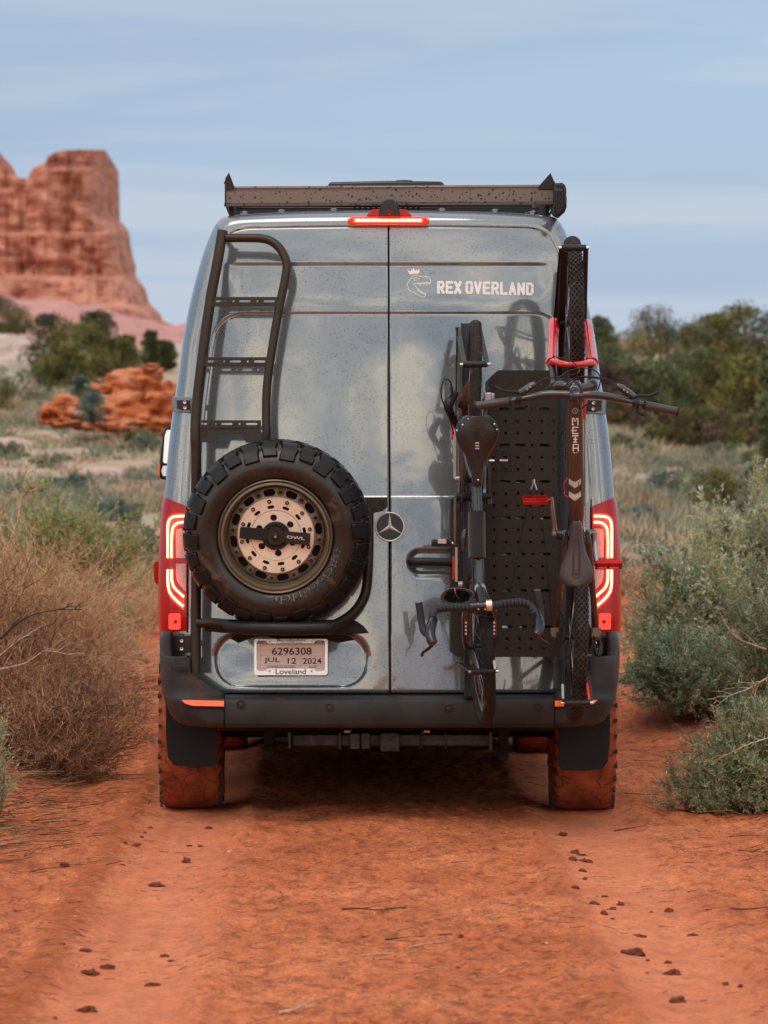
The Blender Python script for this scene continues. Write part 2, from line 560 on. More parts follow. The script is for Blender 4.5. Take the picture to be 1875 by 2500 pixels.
def cells(mb, cl, fn, th):
    """plate from rectangular cells with one hole each. cl: (u0,u1,v0,v1,(cu,cv,hx,hy)|None); fn(u,v,w)"""
    for u0, u1, v0, v1, h in cl:
        if h is None:
            vs = [fn(u0, v0, 0), fn(u1, v0, 0), fn(u1, v1, 0), fn(u0, v1, 0)]
            mb.add(vs, [(0, 1, 2, 3)])
            continue
        cu, cv, hx, hy = h
        outer, inner = [], []
        K = 4
        cor = [(u1, v0), (u1, v1), (u0, v1), (u0, v0)]
        for s in range(4):
            a, b = cor[s], cor[(s + 1) % 4]
            for k in range(K):
                t = k / K
                outer.append((a[0] + (b[0] - a[0]) * t, a[1] + (b[1] - a[1]) * t))
        rr = min(hx, hy)
        for i in range(4 * K):
            an = R(-45 + i * 360 / (4 * K))
            ca, sa = math.cos(an), math.sin(an)
            if hx >= hy:
                inner.append((cu + (hx - rr) * (1 if ca > 0.01 else -1 if ca < -0.01 else 0) + rr * ca, cv + rr * sa))
            else:
                inner.append((cu + rr * ca, cv + (hy - rr) * (1 if sa > 0.01 else -1 if sa < -0.01 else 0) + rr * sa))
        n = 4 * K
        vs = [fn(u, v, 0) for u, v in outer] + [fn(u, v, 0) for u, v in inner] + [fn(u, v, th) for u, v in inner]
        fs = []
        for i in range(n):
            j = (i + 1) % n
            fs.append((i, j, j + n, i + n))
            fs.append((i + n, j + n, j + 2 * n, i + 2 * n))
        mb.add(vs, fs)

def frame_of(n_, up=(0, 0, 1)):
    n_ = Vector(n_).normalized()
    u = Vector(up)
    r_ = u.cross(n_).normalized()
    return r_, n_.cross(r_).normalized(), n_     # right-ish, up, normal

# ------------------------------------------------------------------ helpers: noise
def _hash(ix, iy, seed):
    h = (ix.astype(np.int64) * 374761393 + iy.astype(np.int64) * 668265263 + seed * 1442695041) & 0x7fffffff
    h = (h ^ (h >> 13)) * 1274126177 & 0x7fffffff
    return ((h ^ (h >> 16)) & 0xffff) / 65535.0
def vn(x, y, seed=0):
    ix, iy = np.floor(x), np.floor(y)
    fx, fy = x - ix, y - iy
    fx, fy = fx * fx * (3 - 2 * fx), fy * fy * (3 - 2 * fy)
    ix, iy = ix.astype(np.int64), iy.astype(np.int64)
    a, b = _hash(ix, iy, seed), _hash(ix + 1, iy, seed)
    c, d = _hash(ix, iy + 1, seed), _hash(ix + 1, iy + 1, seed)
    return (a * (1 - fx) + b * fx) * (1 - fy) + (c * (1 - fx) + d * fx) * fy
def fbm(x, y, o=4, seed=0):
    s, a, t = 0, 0.5, 0
    for i in range(o):
        s = s + a * vn(x * 2 ** i + 17.3 * i, y * 2 ** i - 9.1 * i, seed + i)
        t += a
        a *= 0.5
    return s / t
def sstep(a, b, x):
    t = np.clip((x - a) / (b - a), 0, 1)
    return t * t * (3 - 2 * t)

# ------------------------------------------------------------------ terrain
def gz(x, y):
    x = np.asarray(x, dtype=float)
    y = np.asarray(y, dtype=float)
    d = y + 19.2
    q = (d - 34) / 8.0
    rise = 0.0300 * 8.0 * np.where(q > 30, q, np.log1p(np.exp(np.clip(q, -40, 30))))
    rise = np.where(d > 420, 0.0300 * 386 + (d - 420) * 0.012, rise)
    back = 0.035 * np.clip(-y - 70, 0, 330) * sstep(-60, -140, y)
    xr = x + 0.0022 * np.clip(y - 6, 0, 60) ** 2
    xr = np.where(y > 60, x + 6.4, xr)
    bankL = 0.26 * sstep(-1.42, -2.4, xr) * (0.6 + 0.8 * fbm(x * 0.7, y * 0.5, 3, 3))
    bankR = 0.30 * sstep(1.5 + 0.35 * sstep(9, 2, y), 2.9, xr) * (0.5 + 0.9 * fbm(x * 0.7 + 9, y * 0.5, 3, 5)) * sstep(-4, 8, y)
    mound = 0.36 * np.exp(-((x - 1.95) / 0.62) ** 2 - ((y - 6.4) / 1.1) ** 2)
    bankR2 = mound + 0.10 * sstep(1.9, 3.0, xr) * sstep(8, -4, y)
    near = sstep(60, 20, d)
    rut = -0.022 * np.exp(-((np.abs(xr) - 0.89) / 0.19) ** 4) * near
    rim_ = 0.008 * np.exp(-((np.abs(np.abs(xr) - 0.89) - 0.26) / 0.05) ** 2) * near
    n1 = (fbm(x * 1.3, y * 1.3, 4, 21) - 0.5) * 0.05
    smooth = 1 - 0.75 * np.exp(-((np.abs(xr) - 0.89) / 0.22) ** 4)
    n2 = (fbm(x * 9, y * 9, 3, 31) - 0.5) * 0.022 * smooth * near
    tr_n = (0.016 * (vn(x * 6 + 0.3 * np.sin(y * 9), y * 11, 77) - 0.6)) * (np.exp(-((xr + 1.17) / 0.06) ** 4) + 0.6 * np.exp(-((xr - 0.64) / 0.05) ** 4)) * sstep(34, 22, d)
    n2 = n2 + ((fbm(x * 24, y * 17, 3, 131) - 0.5) * 0.024 * smooth + (fbm(x * 4.0, y * 3.0, 3, 151) - 0.5) * 0.03 * smooth) * sstep(40, 25, d)
    rim_ = rim_ * (0.6 + 3.2 * fbm(x * 5, y * 4, 3, 171) ** 2)
    far_n = tr_n + (fbm(x * 0.06, y * 0.06, 4, 41) - 0.5) * 1.2 * sstep(45, 120, d)
    return rise + back + (bankL + bankR + bankR2) * sstep(90, 40, d) + rut + rim_ + n1 * near + n2 + far_n - 0.008 * x * near

def gzf(x, y):
    return float(gz(np.array([x]), np.array([y]))[0])

def G(px, py):
    """point of the ground seen at photo pixel"""
    d = ray(px, py)
    d.normalize()
    t = 8.0
    while t < 400:
        p = CAM + d * t
        if p.z < gzf(p.x, p.y):
            break
        t += 0.25
    lo, hi = t - 0.25, t
    for _ in range(12):
        m_ = (lo + hi) / 2
        p = CAM + d * m_
        if p.z < gzf(p.x, p.y):
            hi = m_
        else:
            lo = m_
    return CAM + d * hi

def at(px, d):
    dr = ray(px, 1100)
    x = CAM.x + dr.x / dr.y * d
    y = CAM.y + d
    return x, y, gzf(x, y)

def ground():
    xs = np.concatenate([-np.geomspace(2.35, 1500, 130)[::-1], np.arange(-2.3, 2.3, 0.021), np.geomspace(2.35, 1500, 130)])
    ys = np.concatenate([-8.5 - np.geomspace(0.05, 900, 70)[::-1], np.arange(-8.5, 1.6, 0.026), 1.6 + np.cumsum(np.geomspace(0.03, 60, 330))])
    X, Y = np.meshgrid(xs, ys)
    Z = gz(X, Y)
    nx, ny = len(xs), len(ys)
    V = np.stack([X.ravel(), Y.ravel(), Z.ravel()], 1)
    i = np.arange(nx - 1)[None, :] + np.arange(ny - 1)[:, None] * nx
    Fc = np.stack([i, i + 1, i + 1 + nx, i + nx], -1).reshape(-1, 4)
    d = V[:, 1] + 19.2
    x, y = V[:, 0], V[:, 1]
    xr = x + 0.0022 * np.clip(y - 6, 0, 60) ** 2
    track = np.exp(-((np.abs(xr) - 0.87) / 0.24) ** 4) * sstep(55, 30, d)
    tread = (np.exp(-((xr + 1.17) / 0.055) ** 4) + 0.45 * np.exp(-((xr - 0.64) / 0.05) ** 4) + 0.3 * np.exp(-((xr + 0.98) / 0.03) ** 4)) * sstep(40, 25, d)
    veg = np.clip(sstep(1.6, 3.2, np.abs(xr)) * 0.4 * sstep(15, 25, d) + sstep(38, 52, d), 0, 1)
    A = np.stack([track, tread, veg], 1)
    me = npmesh('ground', V, Fc, True, {'mask': A})
    m, t, b = new_mat('red_desert_sand')
    co = N(t, 'ShaderNodeTexCoord').outputs['Object']
    at_ = N(t, 'ShaderNodeAttribute')
    at_.attribute_name = 'mask'
    sp = N(t, 'ShaderNodeSeparateColor')
    L(t, at_.outputs['Color'], sp.inputs[0])
    trk, trd, vg = sp.outputs[0], sp.outputs[1], sp.outputs[2]
    big = vnoise(t, co, 1.1, 6, 0.6)
    base = ramp(t, big, [(0.30, (0.44, 0.118, 0.044)), (0.5, (0.56, 0.162, 0.064)), (0.72, (0.66, 0.22, 0.095))])
    fine = vnoise(t, co, 55, 5, 0.75)
    base = mixc(t, 1.0, base, ramp(t, fine, [(0.32, (0.55,) * 3), (0.50, (1,) * 3), (0.70, (1.30,) * 3)]), 'MULTIPLY')
    base = mixc(t, 1.0, base, ramp(t, vnoise(t, vmap(t, co, scale=(1, 0.45, 1)), 17, 5, 0.7), [(0.36, (0.60,) * 3), (0.50, (1,) * 3), (0.64, (1.20,) * 3)]), 'MULTIPLY')
    grains = drops_mask(t, co, 75, 0.30, 0.32)
    base = mixc(t, math_n(t, 'MULTIPLY', grains, 0.55), base, (0.16, 0.045, 0.022))
    pale = drops_mask(t, vmap(t, co, loc=(2, 7, 1)), 60, 0.22, 0.14)
    base = mixc(t, math_n(t, 'MULTIPLY', pale, 0.7), base, (0.72, 0.42, 0.28))
    litter = ramp(t, vnoise(t, vmap(t, co, scale=(14, 60, 14), rot=(0, 0, R(12))), 1.0, 4, 0.7, 1.2), [(0.66, (0, 0, 0)), (0.70, (1, 1, 1))])
    base = mixc(t, math_n(t, 'MULTIPLY', litter, 0.35), base, (0.20, 0.075, 0.04))
    tr2 = mixc(t, fine, (0.58, 0.19, 0.095), (0.70, 0.26, 0.145))
    base = mixc(t, math_n(t, 'MULTIPLY', trk, 0.45), base, tr2)
    base = mixc(t, math_n(t, 'MULTIPLY', trd, 0.8), base, mixc(t, vnoise(t, vmap(t, co, scale=(7, 15, 1), rot=(0, 0, R(5))), 1.0, 2, 0.5, 0.5), (0.25, 0.058, 0.020), (0.66, 0.19, 0.068)))
    field = ramp(t, vnoise(t, co, 0.16, 6, 0.65), [(0.34, (0.46, 0.17, 0.10)), (0.43, (0.52, 0.36, 0.25)), (0.50, (0.36, 0.33, 0.23)), (0.57, (0.54, 0.40, 0.28)), (0.66, (0.50, 0.20, 0.12))])
    field = mixc(t, ramp(t, vnoise(t, co, 1.6, 5, 0.7), [(0.4, (0, 0, 0)), (0.62, (0.7, 0.7, 0.7))]), field, (0.40, 0.31, 0.22))
    base = mixc(t, vg, base, field)
    L(t, base, b.inputs['Base Color'])
    b.inputs['Roughness'].default_value = 0.93
    b.inputs['Specular IOR Level'].default_value = 0.15
    h1 = math_n(t, 'MULTIPLY', vnoise(t, co, 24, 6, 0.75), 1.0)
    h1 = math_n(t, 'ADD', h1, math_n(t, 'MULTIPLY', grains, 0.3))
    k = math_n(t, 'SUBTRACT', 1.0, math_n(t, 'MULTIPLY', trk, 0.72))
    h1 = math_n(t, 'MULTIPLY', h1, k)
    ridg = vnoise(t, vmap(t, co, scale=(7, 15, 1), rot=(0, 0, R(5))), 1.0, 2, 0.5, 0.5)
    ridg = ramp(t, ridg, [(0.42, (0, 0, 0)), (0.56, (1, 1, 1))])
    h1 = math_n(t, 'ADD', h1, math_n(t, 'MULTIPLY', math_n(t, 'MULTIPLY', ridg, trd), 1.3))
    bn = N(t, 'ShaderNodeBump')
    bn.inputs['Strength'].default_value = 0.9
    bn.inputs['Distance'].default_value = 0.018
    L(t, h1, bn.inputs['Height'])
    L(t, bn.outputs[0], b.inputs['Normal'])
    me.materials.append(m)
    o = link('ground', me)
    o['kind'] = 'structure'
    return o
ground()
# ------------------------------------------------------------------ van
van = thing('camper_van', 'slate grey high roof camper van with lit tail lights on the red dirt track', 'van', (0, 1.0, 0))
def V_(o):
    return rel(van, o)
def sub(parent, o):
    o.parent = parent
    o.matrix_parent_inverse = (Matrix.Translation(van.location)).inverted() if parent is not None and parent.parent is not None else Matrix()
    return o
# world == local for every part mesh, so a sub-part simply gets the same inverse chain
def SUB(part, o):
    o.parent = part
    o.matrix_parent_inverse = Matrix()
    return o

_z = np.linspace(0.3, 3.2, 600)
_sl = np.interp(_z, [0.3, 0.83, 0.89, 1.44, 1.50, 2.05, 2.15, 2.44, 2.50, 2.62, 2.72, 3.2],
                [2.4, 2.4, 3.2, 3.2, 4.8, 5.6, 7.0, 8.0, 12.0, 15.0, 20.0, 20.0])
_yz = np.cumsum(np.tan(np.radians(_sl)) * (_z[1] - _z[0]))
_yz -= np.interp(1.2, _z, _yz)
def skin_y(x, z):
    return float(np.interp(z, _z, _yz)) + 0.085 * x * x + 0.03 * x ** 4
def SK(px, py, off=0.0):
    y = 0.0
    for _ in range(4):
        p = P(px, py, y)
        y = skin_y(p.x, p.z)
    p = P(px, py, y - off)
    return p
def cx(py):
    return 948.5 + (py - 540) * 0.0035
Sp = [(556, 1700), (561, 1590), (558, 1452), (555, 1330), (549, 1211), (536, 1064), (516, 924), (502, 820), (480, 715), (455, 624), (440, 585), (430, 561), (416, 540), (395, 528), (330, 522), (200, 516), (0, 513)]
Dp = [(497, 1700), (497, 1590), (497, 1452), (496, 1330), (494, 1225), (487, 1090), (476, 975), (461, 868), (438, 740), (417, 627), (406, 598), (399, 584), (385, 566), (350, 554.5), (290, 552), (180, 550), (0, 548)]
def resample(pts, k=5):
    return [(p.x, p.y) for p in smooth_path([Vector((a, b, 0)) for a, b in pts], k)]
Sr, Dr = resample(Sp), resample(Dp)
def Wout(py):
    return float(np.interp(-py, [-b for a, b in Sp[:13]], [a for a, b in Sp[:13]]))
def Win(py):
    return float(np.interp(-py, [-b for a, b in Dp[:12]], [a for a, b in Dp[:12]]))

def pil_raw(side, Dq, Sq, s, off=0.0, Rr=0.11):
    yb = SK(cx(Dq[1]) + side * Dq[0], Dq[1]).y
    c_ = math.sqrt(max(0, 1 - s * s))
    px = cx(Dq[1]) + side * (Dq[0] + (Sq[0] - Dq[0]) * s)
    py = Dq[1] + (Sq[1] - Dq[1]) * s
    p = P(px, py, yb + Rr * (1 - c_))
    return p
def PIL(px, py, off=0.0):
    """point on the corner pillar (or the door next to it), pushed out by off"""
    side = 1 if px > 950 else -1
    h = abs(px - cx(py))
    wi, wo = Win(py), Wout(py)
    if h <= wi:
        return SK(px, py, off)
    s = min(1.0, (h - wi) / (wo - wi))
    p = pil_raw(side, (wi, py), (wo, py), s)
    c_ = math.sqrt(max(0, 1 - s * s))
    return p + Vector((side * s * off, -c_ * off, 0))

# body shell: corner pillars, roof edge and side walls as one skin
def body():
    mb = MB()
    for side in (-1, 1):
        rows = []
        ss = [math.sin(R(a)) for a in (0, 12, 24, 36, 48, 60, 70, 80, 90)]
        for Dq, Sq in zip(Dr, Sr):
            row = [pil_raw(side, Dq, Sq, 0) + Vector((0, 0.045, 0))]
            row += [pil_raw(side, Dq, Sq, s, Rr=0.11 if Dq[1] > 575 else 0.085) for s in ss]
            e = row[-1]
            for dy in (0.3, 1.0, 2.5, 4.2, 5.2):
                row.append(Vector((e.x * (1 - 0.012 * max(0, dy - 1)), e.y + dy, e.z + 0.02 * min(dy, 1.0) * (e.z > 2.6))))
            row.append(Vector((e.x * 0.80, e.y + 5.75, e.z * (0.93 if e.z > 2 else 1))))
            rows.append(row)
        n = len(rows[0])
        vs = [p for r_ in rows for p in r_]
        fs = []
        for i in range(len(rows) - 1):
            for k in range(n - 1):
                a = i * n + k
                fs.append((a, a + 1, a + 1 + n, a + n))
        mb.add(vs, fs)
    o = V_(mb.build('body', 'paint', smooth=50))
    # sills closing the lower flanks
    return o
body()
mb = MB()
mb.box((0, 3.0, 1.0), (1.86, 5.3, 0.75))
V_(mb.build('cabin_floor', 'dark'))
mb = MB()   # dark seal behind the doors
pts = [(a, b) for a, b in Dr]
poly = [(950 + a * 0.985, b + 3) for a, b in pts] + [(950 - a * 0.985, b + 3) for a, b in pts[::-1]]
front = [SK(x, min(y, 1698), -0.03) for x, y in poly]
nn = len(poly) // 2
vs, fs = [], []
for i in range(nn):
    a, b = poly[i], poly[len(poly) - 1 - i]
    for k in range(9):
        t = k / 8
        vs.append(SK(a[0] + (b[0] - a[0]) * t, a[1], -0.03))
for i in range(nn - 1):
    for k in range(8):
        fs.append((i * 9 + k, i * 9 + k + 1, (i + 1) * 9 + k + 1, (i + 1) * 9 + k))
mb.add(vs, fs)
V_(mb.build('door_seal', 'gap'))

def sdrr(x, y, cx_, cy_, hx, hy, r):
    qx, qy = abs(x - cx_) - hx + r, abs(y - cy_) - hy + r
    return math.hypot(max(qx, 0), max(qy, 0)) + min(max(qx, qy), 0) - r
def sm(a, b, x):
    t = max(0, min(1, (x - a) / (b - a)))
    return t * t * (3 - 2 * t)
def door_disp(px, py):
    """metres the skin is pressed in at this point of the doors"""
    h = abs(px - cx(py))
    d = 0.0
    # blank window panel: shallow pressing with a grooved edge, open towards the split line
    wi = Win(py)
    inner = wi - 26
    qx = h - inner
    r = 62
    qy_t = 765 - py
    qy_b = py - 1212
    q1, q2 = qx + r, max(qy_t, qy_b) + r
    sd = math.hypot(max(q1, 0), max(q2, 0)) + min(max(q1, q2), 0) - r
    if qy_b > -r:
        sd = max(qx, qy_t, qy_b)
    d += 0.0045 * sm(3, -3, sd)
    d += 0.0022 * math.exp(-(sd / 2.6) ** 2) * (1 if qy_b < -12 else 0.0)
    # pressed step high on the doors
    fade = 1 - sm(355, 410, h)
    d += 0.008 * fade * sm(639, 650, py) * (1 - sm(655, 745, py))
    # lower crease
    # number plate recess
    if px < 948:
        s2 = sdrr(px, py, 711.5, 1611, 186, 66, 60)
        m_ = sm(4, -6, s2)
        d += m_ * (0.008 + 0.024 * (1 - sm(1546, 1680, py)))
    if px > 948:
        s3 = sdrr(px, py, 1072, 1372, 76, 31, 30)
        m_ = sm(3, -9, s3)
        d += m_ * (0.018 - 0.010 * ((py - 1342) / 60))
    return d
def door(side):
    rows = []
    y = 1691.0
    fine = [(1547, 8), (1213, 9), (765, 12), (646, 12)]
    while y > 628:
        rows.append(y)
        st = 9
        for c_, w_ in fine:
            if abs(y - c_) < w_ + 2:
                st = 1.6
        if 1338 < y < 1406:
            st = min(st, 3)
        if 1540 < y < 1684:
            st = min(st, 3.2)
        if 765 < y < 835 or 640 < y < 665:
            st = min(st, 3.5)
        y -= st
    rows.append(627.0)
    NC = 116
    top = [(a, b) for a, b in Dr if b <= 628]
    tx = [a for a, b in top][::-1]
    ty = [b for a, b in top][::-1]
    ztop = lambda h: float(np.interp(h, tx, ty)) + 4.0
    vs = []
    fs = []
    for y in rows:
        wi = Win(y) - 3.0
        for k in range(NC + 1):
            h = 2.0 + (wi - 2.0) * k / NC
            px = cx(y) + side * h
            vs.append(SK(px, y, -door_disp(px, y)))
    w627 = Win(627) - 3.0
    NT = 16
    for j in range(1, NT + 1):
        for k in range(NC + 1):
            h = 2.0 + (w627 - 2.0) * k / NC
            yt = min(627, ztop(h))
            y = 627 + (yt - 627) * j / NT
            px = cx(y) + side * h
            vs.append(SK(px, y, -door_disp(px, y)))
    nr = len(rows) + NT
    n = NC + 1
    for i in range(nr - 1):
        for k in range(NC):
            a = i * n + k
            f = (a, a + 1, a + 1 + n, a + n)
            fs.append(f if side > 0 else f[::-1])
    me = bpy.data.meshes.new('rear_door')
    me.from_pydata([tuple(v) for v in vs], [], fs)
    me.shade_smooth()
    me.set_sharp_from_angle(angle=R(60))
    o = link('rear_door', me, None, 'paint')
    V_(o)
    s_ = o.modifiers.new('thickness', 'SOLIDIFY')
    s_.thickness = 0.022
    s_.offset = -1
    return o
doorL, doorR = door(-1), door(1)
doorR['label'] = 'right rear door carrying the two bicycles and white lettering'
doorL['label'] = 'left rear door carrying ladder, spare wheel and number plate'

def DS(px, py, off=0.0):
    return SK(px, py, off - door_disp(px, py))

# white vinyl: REX OVERLAND, crown and open jawed head
def decal_text(name, s, px0, px1, py0, py1, mat, fn, bold=0.0, parent=None, lift=0.0015, shear=0.0, space=1.0, thick=0.0006, tilt=0.0):
    vs, fs, wd, ht = text_geo(s, 1.0, bold, 0.0, space=space)
    out_ = []
    for v in vs:
        u = v.x / wd + 0.5
        t = v.y / ht + 0.5
        px = px0 + (px1 - px0) * u + shear * (t - 0.5)
        py = py1 + (py0 - py1) * t + tilt * u
        out_.append(fn(px, py, lift))
    mb = MB()
    mb.add(out_, fs)
    me = mb.mesh(name, smooth=0)
    o = link(name, me, None, mat)
    return SUB(parent, o) if parent is not None else o
def ribbon(mb, pts, wpx, fn, off=0.0016, closed=False):
    pts = [Vector((a, b, 0)) for a, b in pts]
    n = len(pts)
    vs, fs = [], []
    for i, p in enumerate(pts):
        if closed:
            d = pts[(i + 1) % n] - pts[i - 1]
        else:
            d = pts[min(i + 1, n - 1)] - pts[max(i - 1, 0)]
        d.normalize()
        q = Vector((-d.y, d.x, 0)) * wpx / 2
        vs += [fn(p.x + q.x, p.y + q.y, off), fn(p.x - q.x, p.y - q.y, off)]
    for i in range(n if closed else n - 1):
        j = (i + 1) % n
        fs.append((2 * i, 2 * i + 1, 2 * j + 1, 2 * j))
    mb.add(vs, fs)

GLY = {'R': [[(0, 1), (0, 0), (.8, 0), (1, .18), (1, .38), (.8, .55), (0, .55)], [(.5, .55), (1, 1)]], 'E': [[(1, 0), (0, 0), (0, 1), (1, 1)], [(0, .5), (.85, .5)]], 'X': [[(0, 0), (1, 1)], [(1, 0), (0, 1)]],
       'O': [[(.5, 0), (.15, 0), (0, .15), (0, .85), (.15, 1), (.85, 1), (1, .85), (1, .15), (.85, 0), (.5, 0)]], 'V': [[(0, 0), (.5, 1), (1, 0)]], 'L': [[(0, 0), (0, 1), (1, 1)]], 'A': [[(0, 1), (.5, 0), (1, 1)], [(.2, .72), (.8, .72)]],
       'N': [[(0, 1), (0, 0), (1, 1), (1, 0)]], 'D': [[(0, .5), (0, 0), (.7, 0), (1, .2), (1, .8), (.7, 1), (0, 1), (0, .5)]]}
def block_word(word, x0, x1, y0, y1, tilt, wpx=6.6):
    cw = (x1 - x0) / len(word)
    for i, ch in enumerate(word):
        mb = MB()
        for j, pl in enumerate(GLY[ch]):
            ax0, aw = x0 + i * cw + 1.1 + wpx / 2, cw - 2.2 - wpx
            yy0 = y0 + tilt * (i + 0.5) / len(word) + wpx / 2
            pts = [(ax0 + a * aw, yy0 + b * (y1 - y0 - wpx)) for a, b in pl]
            # widen the first and last point a little so that the ends are square
            def ext(p, q):
                dx, dy = p[0] - q[0], p[1] - q[1]
                l = math.hypot(dx, dy) or 1
                return (p[0] + dx / l * wpx * 0.45, p[1] + dy / l * wpx * 0.45)
            if ch not in 'OD':
                pts = [ext(pts[0], pts[1])] + pts[1:-1] + [ext(pts[-1], pts[-2])]
            dense = []
            for p, q in zip(pts[:-1], pts[1:]):
                dense += [p]
            dense.append(pts[-1])
            # one flat piece per stroke, with round joints
            for k in range(len(dense) - 1):
                ribbon(mb, [dense[k], dense[k + 1]], wpx, DS, 0.0016 + 0.00025 * k + 0.0008 * j)
            for k in range(1, len(dense) - 1):
                cc = dense[k]
                mb.add([DS(cc[0] + math.cos(R(t)) * wpx / 2, cc[1] + math.sin(R(t)) * wpx / 2, 0.0016 + 0.00025 * (k + 8) + 0.0008 * j) for t in range(0, 360, 30)], [tuple(range(12))])
        SUB(doorR, link('lettering', mb.mesh('lettering', 0, fix=False), None, 'white'))
block_word('REX', 1066, 1128, 685.5, 717, 1.0)
block_word('OVERLAND', 1135, 1304, 686, 718, 4.0)
def zl(x, y):   # zoom crop (960,620)+.22905
    return 960 + x * 0.22905, 620 + y * 0.22905
mb = MB()
crown = [(148, 170), (180, 183), (192, 165), (212, 150 + 30), (213, 148), (235, 180), (258, 160), (262, 182), (283, 150), (275, 207), (175, 215)]
crown = [(148, 168), (181, 186), (196, 164), (207, 180), (214, 148), (236, 181), (249, 163), (259, 183), (283, 150), (276, 205), (225, 208), (175, 216)]
mb.add([DS(*zl(*p), 0.0016) for p in crown], [tuple(range(len(crown)))])
ribbon(mb, [zl(*p) for p in [(172, 222), (225, 212), (272, 211)]], 0.9, DS)
V2 = mb.mesh('crown_emblem', 0)
SUB(doorR, link('crown_emblem', V2, None, 'white'))
mb = MB()
head = [(190, 262), (205, 236), (235, 226), (268, 232), (320, 246), (350, 240), (372, 240), (385, 256), (398, 280), (398, 305), (390, 318)]
ribbon(mb, [zl(*p) for p in head], 1.4, DS)
ribbon(mb, [zl(*p) for p in [(390, 318), (375, 303), (345, 306), (310, 312), (265, 310), (240, 318), (198, 322), (232, 334), (245, 352), (268, 388), (300, 418), (345, 432)]], 1.4, DS)
ribbon(mb, [zl(*p) for p in [(345, 432), (345, 448), (318, 461), (300, 458), (268, 442), (240, 422), (215, 408), (185, 398), (160, 375), (160, 350), (147, 330), (165, 290), (190, 262)]], 1.4, DS)
ribbon(mb, [zl(*p) for p in [(222, 262), (232, 252), (252, 250), (268, 262), (280, 270)]], 1.2, DS)
ribbon(mb, [zl(*p) for p in [(222, 262), (222, 278), (235, 285), (250, 283)]], 1.2, DS)
ribbon(mb, [zl(*p) for p in [(345, 256), (358, 256), (370, 266)]], 1.1, DS)
for i, x in enumerate(range(262, 392, 13)):
    y = 314 - (x - 262) * 0.06
    mb.add([DS(*zl(x, y - 4), 0.0016), DS(*zl(x + 9, y - 4), 0.0016), DS(*zl(x + 2, y + 26 + (i % 3) * 5), 0.0016)], [(0, 1, 2)])
for i in range(7):
    x, y = 262 + i * 12, 382 + i * 8
    mb.add([DS(*zl(x, y + 6), 0.0016), DS(*zl(x + 9, y + 10), 0.0016), DS(*zl(x + 12, y - 16), 0.0016)], [(0, 1, 2)])
SUB(doorR, link('dinosaur_head_emblem', mb.mesh('dinosaur_head_emblem', 0), None, 'white'))

# three pointed star badge
c0 = DS(951.5, 1286, 0.012)
ax = Vector((0, -1, 0.03)).normalized()
mb = MB()
mb.disc(c0, -ax, 36 / 552, 0.02, 40)
badge = V_(mb.build('star_badge', 'glossblack', bevel=0.002))
mb = MB()
ringp = [c0 + ax * 0.004 + Vector((math.cos(a) * 0.0625, 0, math.sin(a) * 0.0625)) for a in np.linspace(0, 2 * math.pi, 48, endpoint=False)]
mb.tube(ringp, 0.0035, 8, closed=True)
SUB(badge, mb.build('badge_ring', 'star'))
mb = MB()
for k in range(3):
    a = R(90 + 120 * k)
    tip = c0 + ax * 0.006 + Vector((math.cos(a), 0, math.sin(a))) * 0.061
    b1 = c0 + ax * 0.006 + Vector((math.cos(a + R(60)), 0, math.sin(a + R(60)))) * 0.0095
    b2 = c0 + ax * 0.006 + Vector((math.cos(a - R(60)), 0, math.sin(a - R(60)))) * 0.0095
    pk = c0 + ax * 0.014
    cc_ = c0 + ax * 0.002
    mb.add([tip, b1, pk, b2, cc_], [(0, 1, 2), (0, 2, 3), (0, 4, 1), (0, 3, 4)])
SUB(badge, mb.build('badge_star', 'star', smooth=0))

# door handle
mb = MB()
hp = [DS(1000, 1372, 0.02), DS(1008, 1371, 0.036), DS(1030, 1371, 0.045), DS(1070, 1372, 0.046), DS(1110, 1373, 0.044), DS(1125, 1373, 0.012)]
hp = smooth_path(hp, 4)
mb.tube(hp, [0.006] + [0.0185] * (len(hp) - 2) + [0.012], 12)
SUB(doorR, mb.build('door_handle', 'plastic'))

# black spoiler strip above the plate and the hinges
def px_prism(mb, poly, fn, off0, off1):
    """solid between two offsets over an outline in the plane of the rear wall"""
    mb.prism(poly, 1.0, lambda u, v, w_: fn(u, v, off0 + (off1 - off0) * w_))
mb = MB()
px_prism(mb, [(500, 1528), (560, 1512), (862, 1513), (874, 1518), (888, 1529), (901, 1545), (880, 1547), (540, 1545), (500, 1540)], DS, -0.01, 0.035)
SUB(doorL, mb.build('plate_light_trim', 'plastic', bevel=0.004))
# hinges
def hinge(side, x0, x1, y0, y1, mat, kind):
    mb = MB()
    px_prism(mb, [(x0, y0), (x1, y0 + 2), (x1, y1), (x0, y1 - 2)], PIL, -0.01, 0.02)
    h_ = V_(mb.build('hinge', mat, bevel=0.003))
    mb = MB()
    w_ = (x1 - x0)
    if side < 0:
        a, b = x0 + w_ * 0.28, x1 - 1
    else:
        a, b = x0 + 1, x1 - w_ * 0.28
    px_prism(mb, [(a, y0 + 9), (b, y0 + 9), (b, y1 - 9), (a, y1 - 9)], PIL, 0.02, 0.026)
    SUB(h_, mb.build('hinge_plate', 'peg', bevel=0.0015))
    for yy in (y0 + (y1 - y0) * 0.35, y0 + (y1 - y0) * 0.68):
        mb = MB()
        q = PIL((a + b) / 2 + (3 if side < 0 else -3), yy, 0.026)
        mb.lathe([(0, 0.0001), (0, 0.008), (0.004, 0.008), (0.004, 0.004), (0.002, 0.0001)], q, (0, -1, 0), 10)
        SUB(h_, mb.build('bolt', 'steel'))
    return h_
hinge(-1, 431, 467, 968, 1008, 'bluegrey', 0)
hinge(-1, 404, 466, 1543, 1602, 'bluegrey', 0)
hinge(1, 1432, 1470, 968, 1012, 'bluegrey', 0)
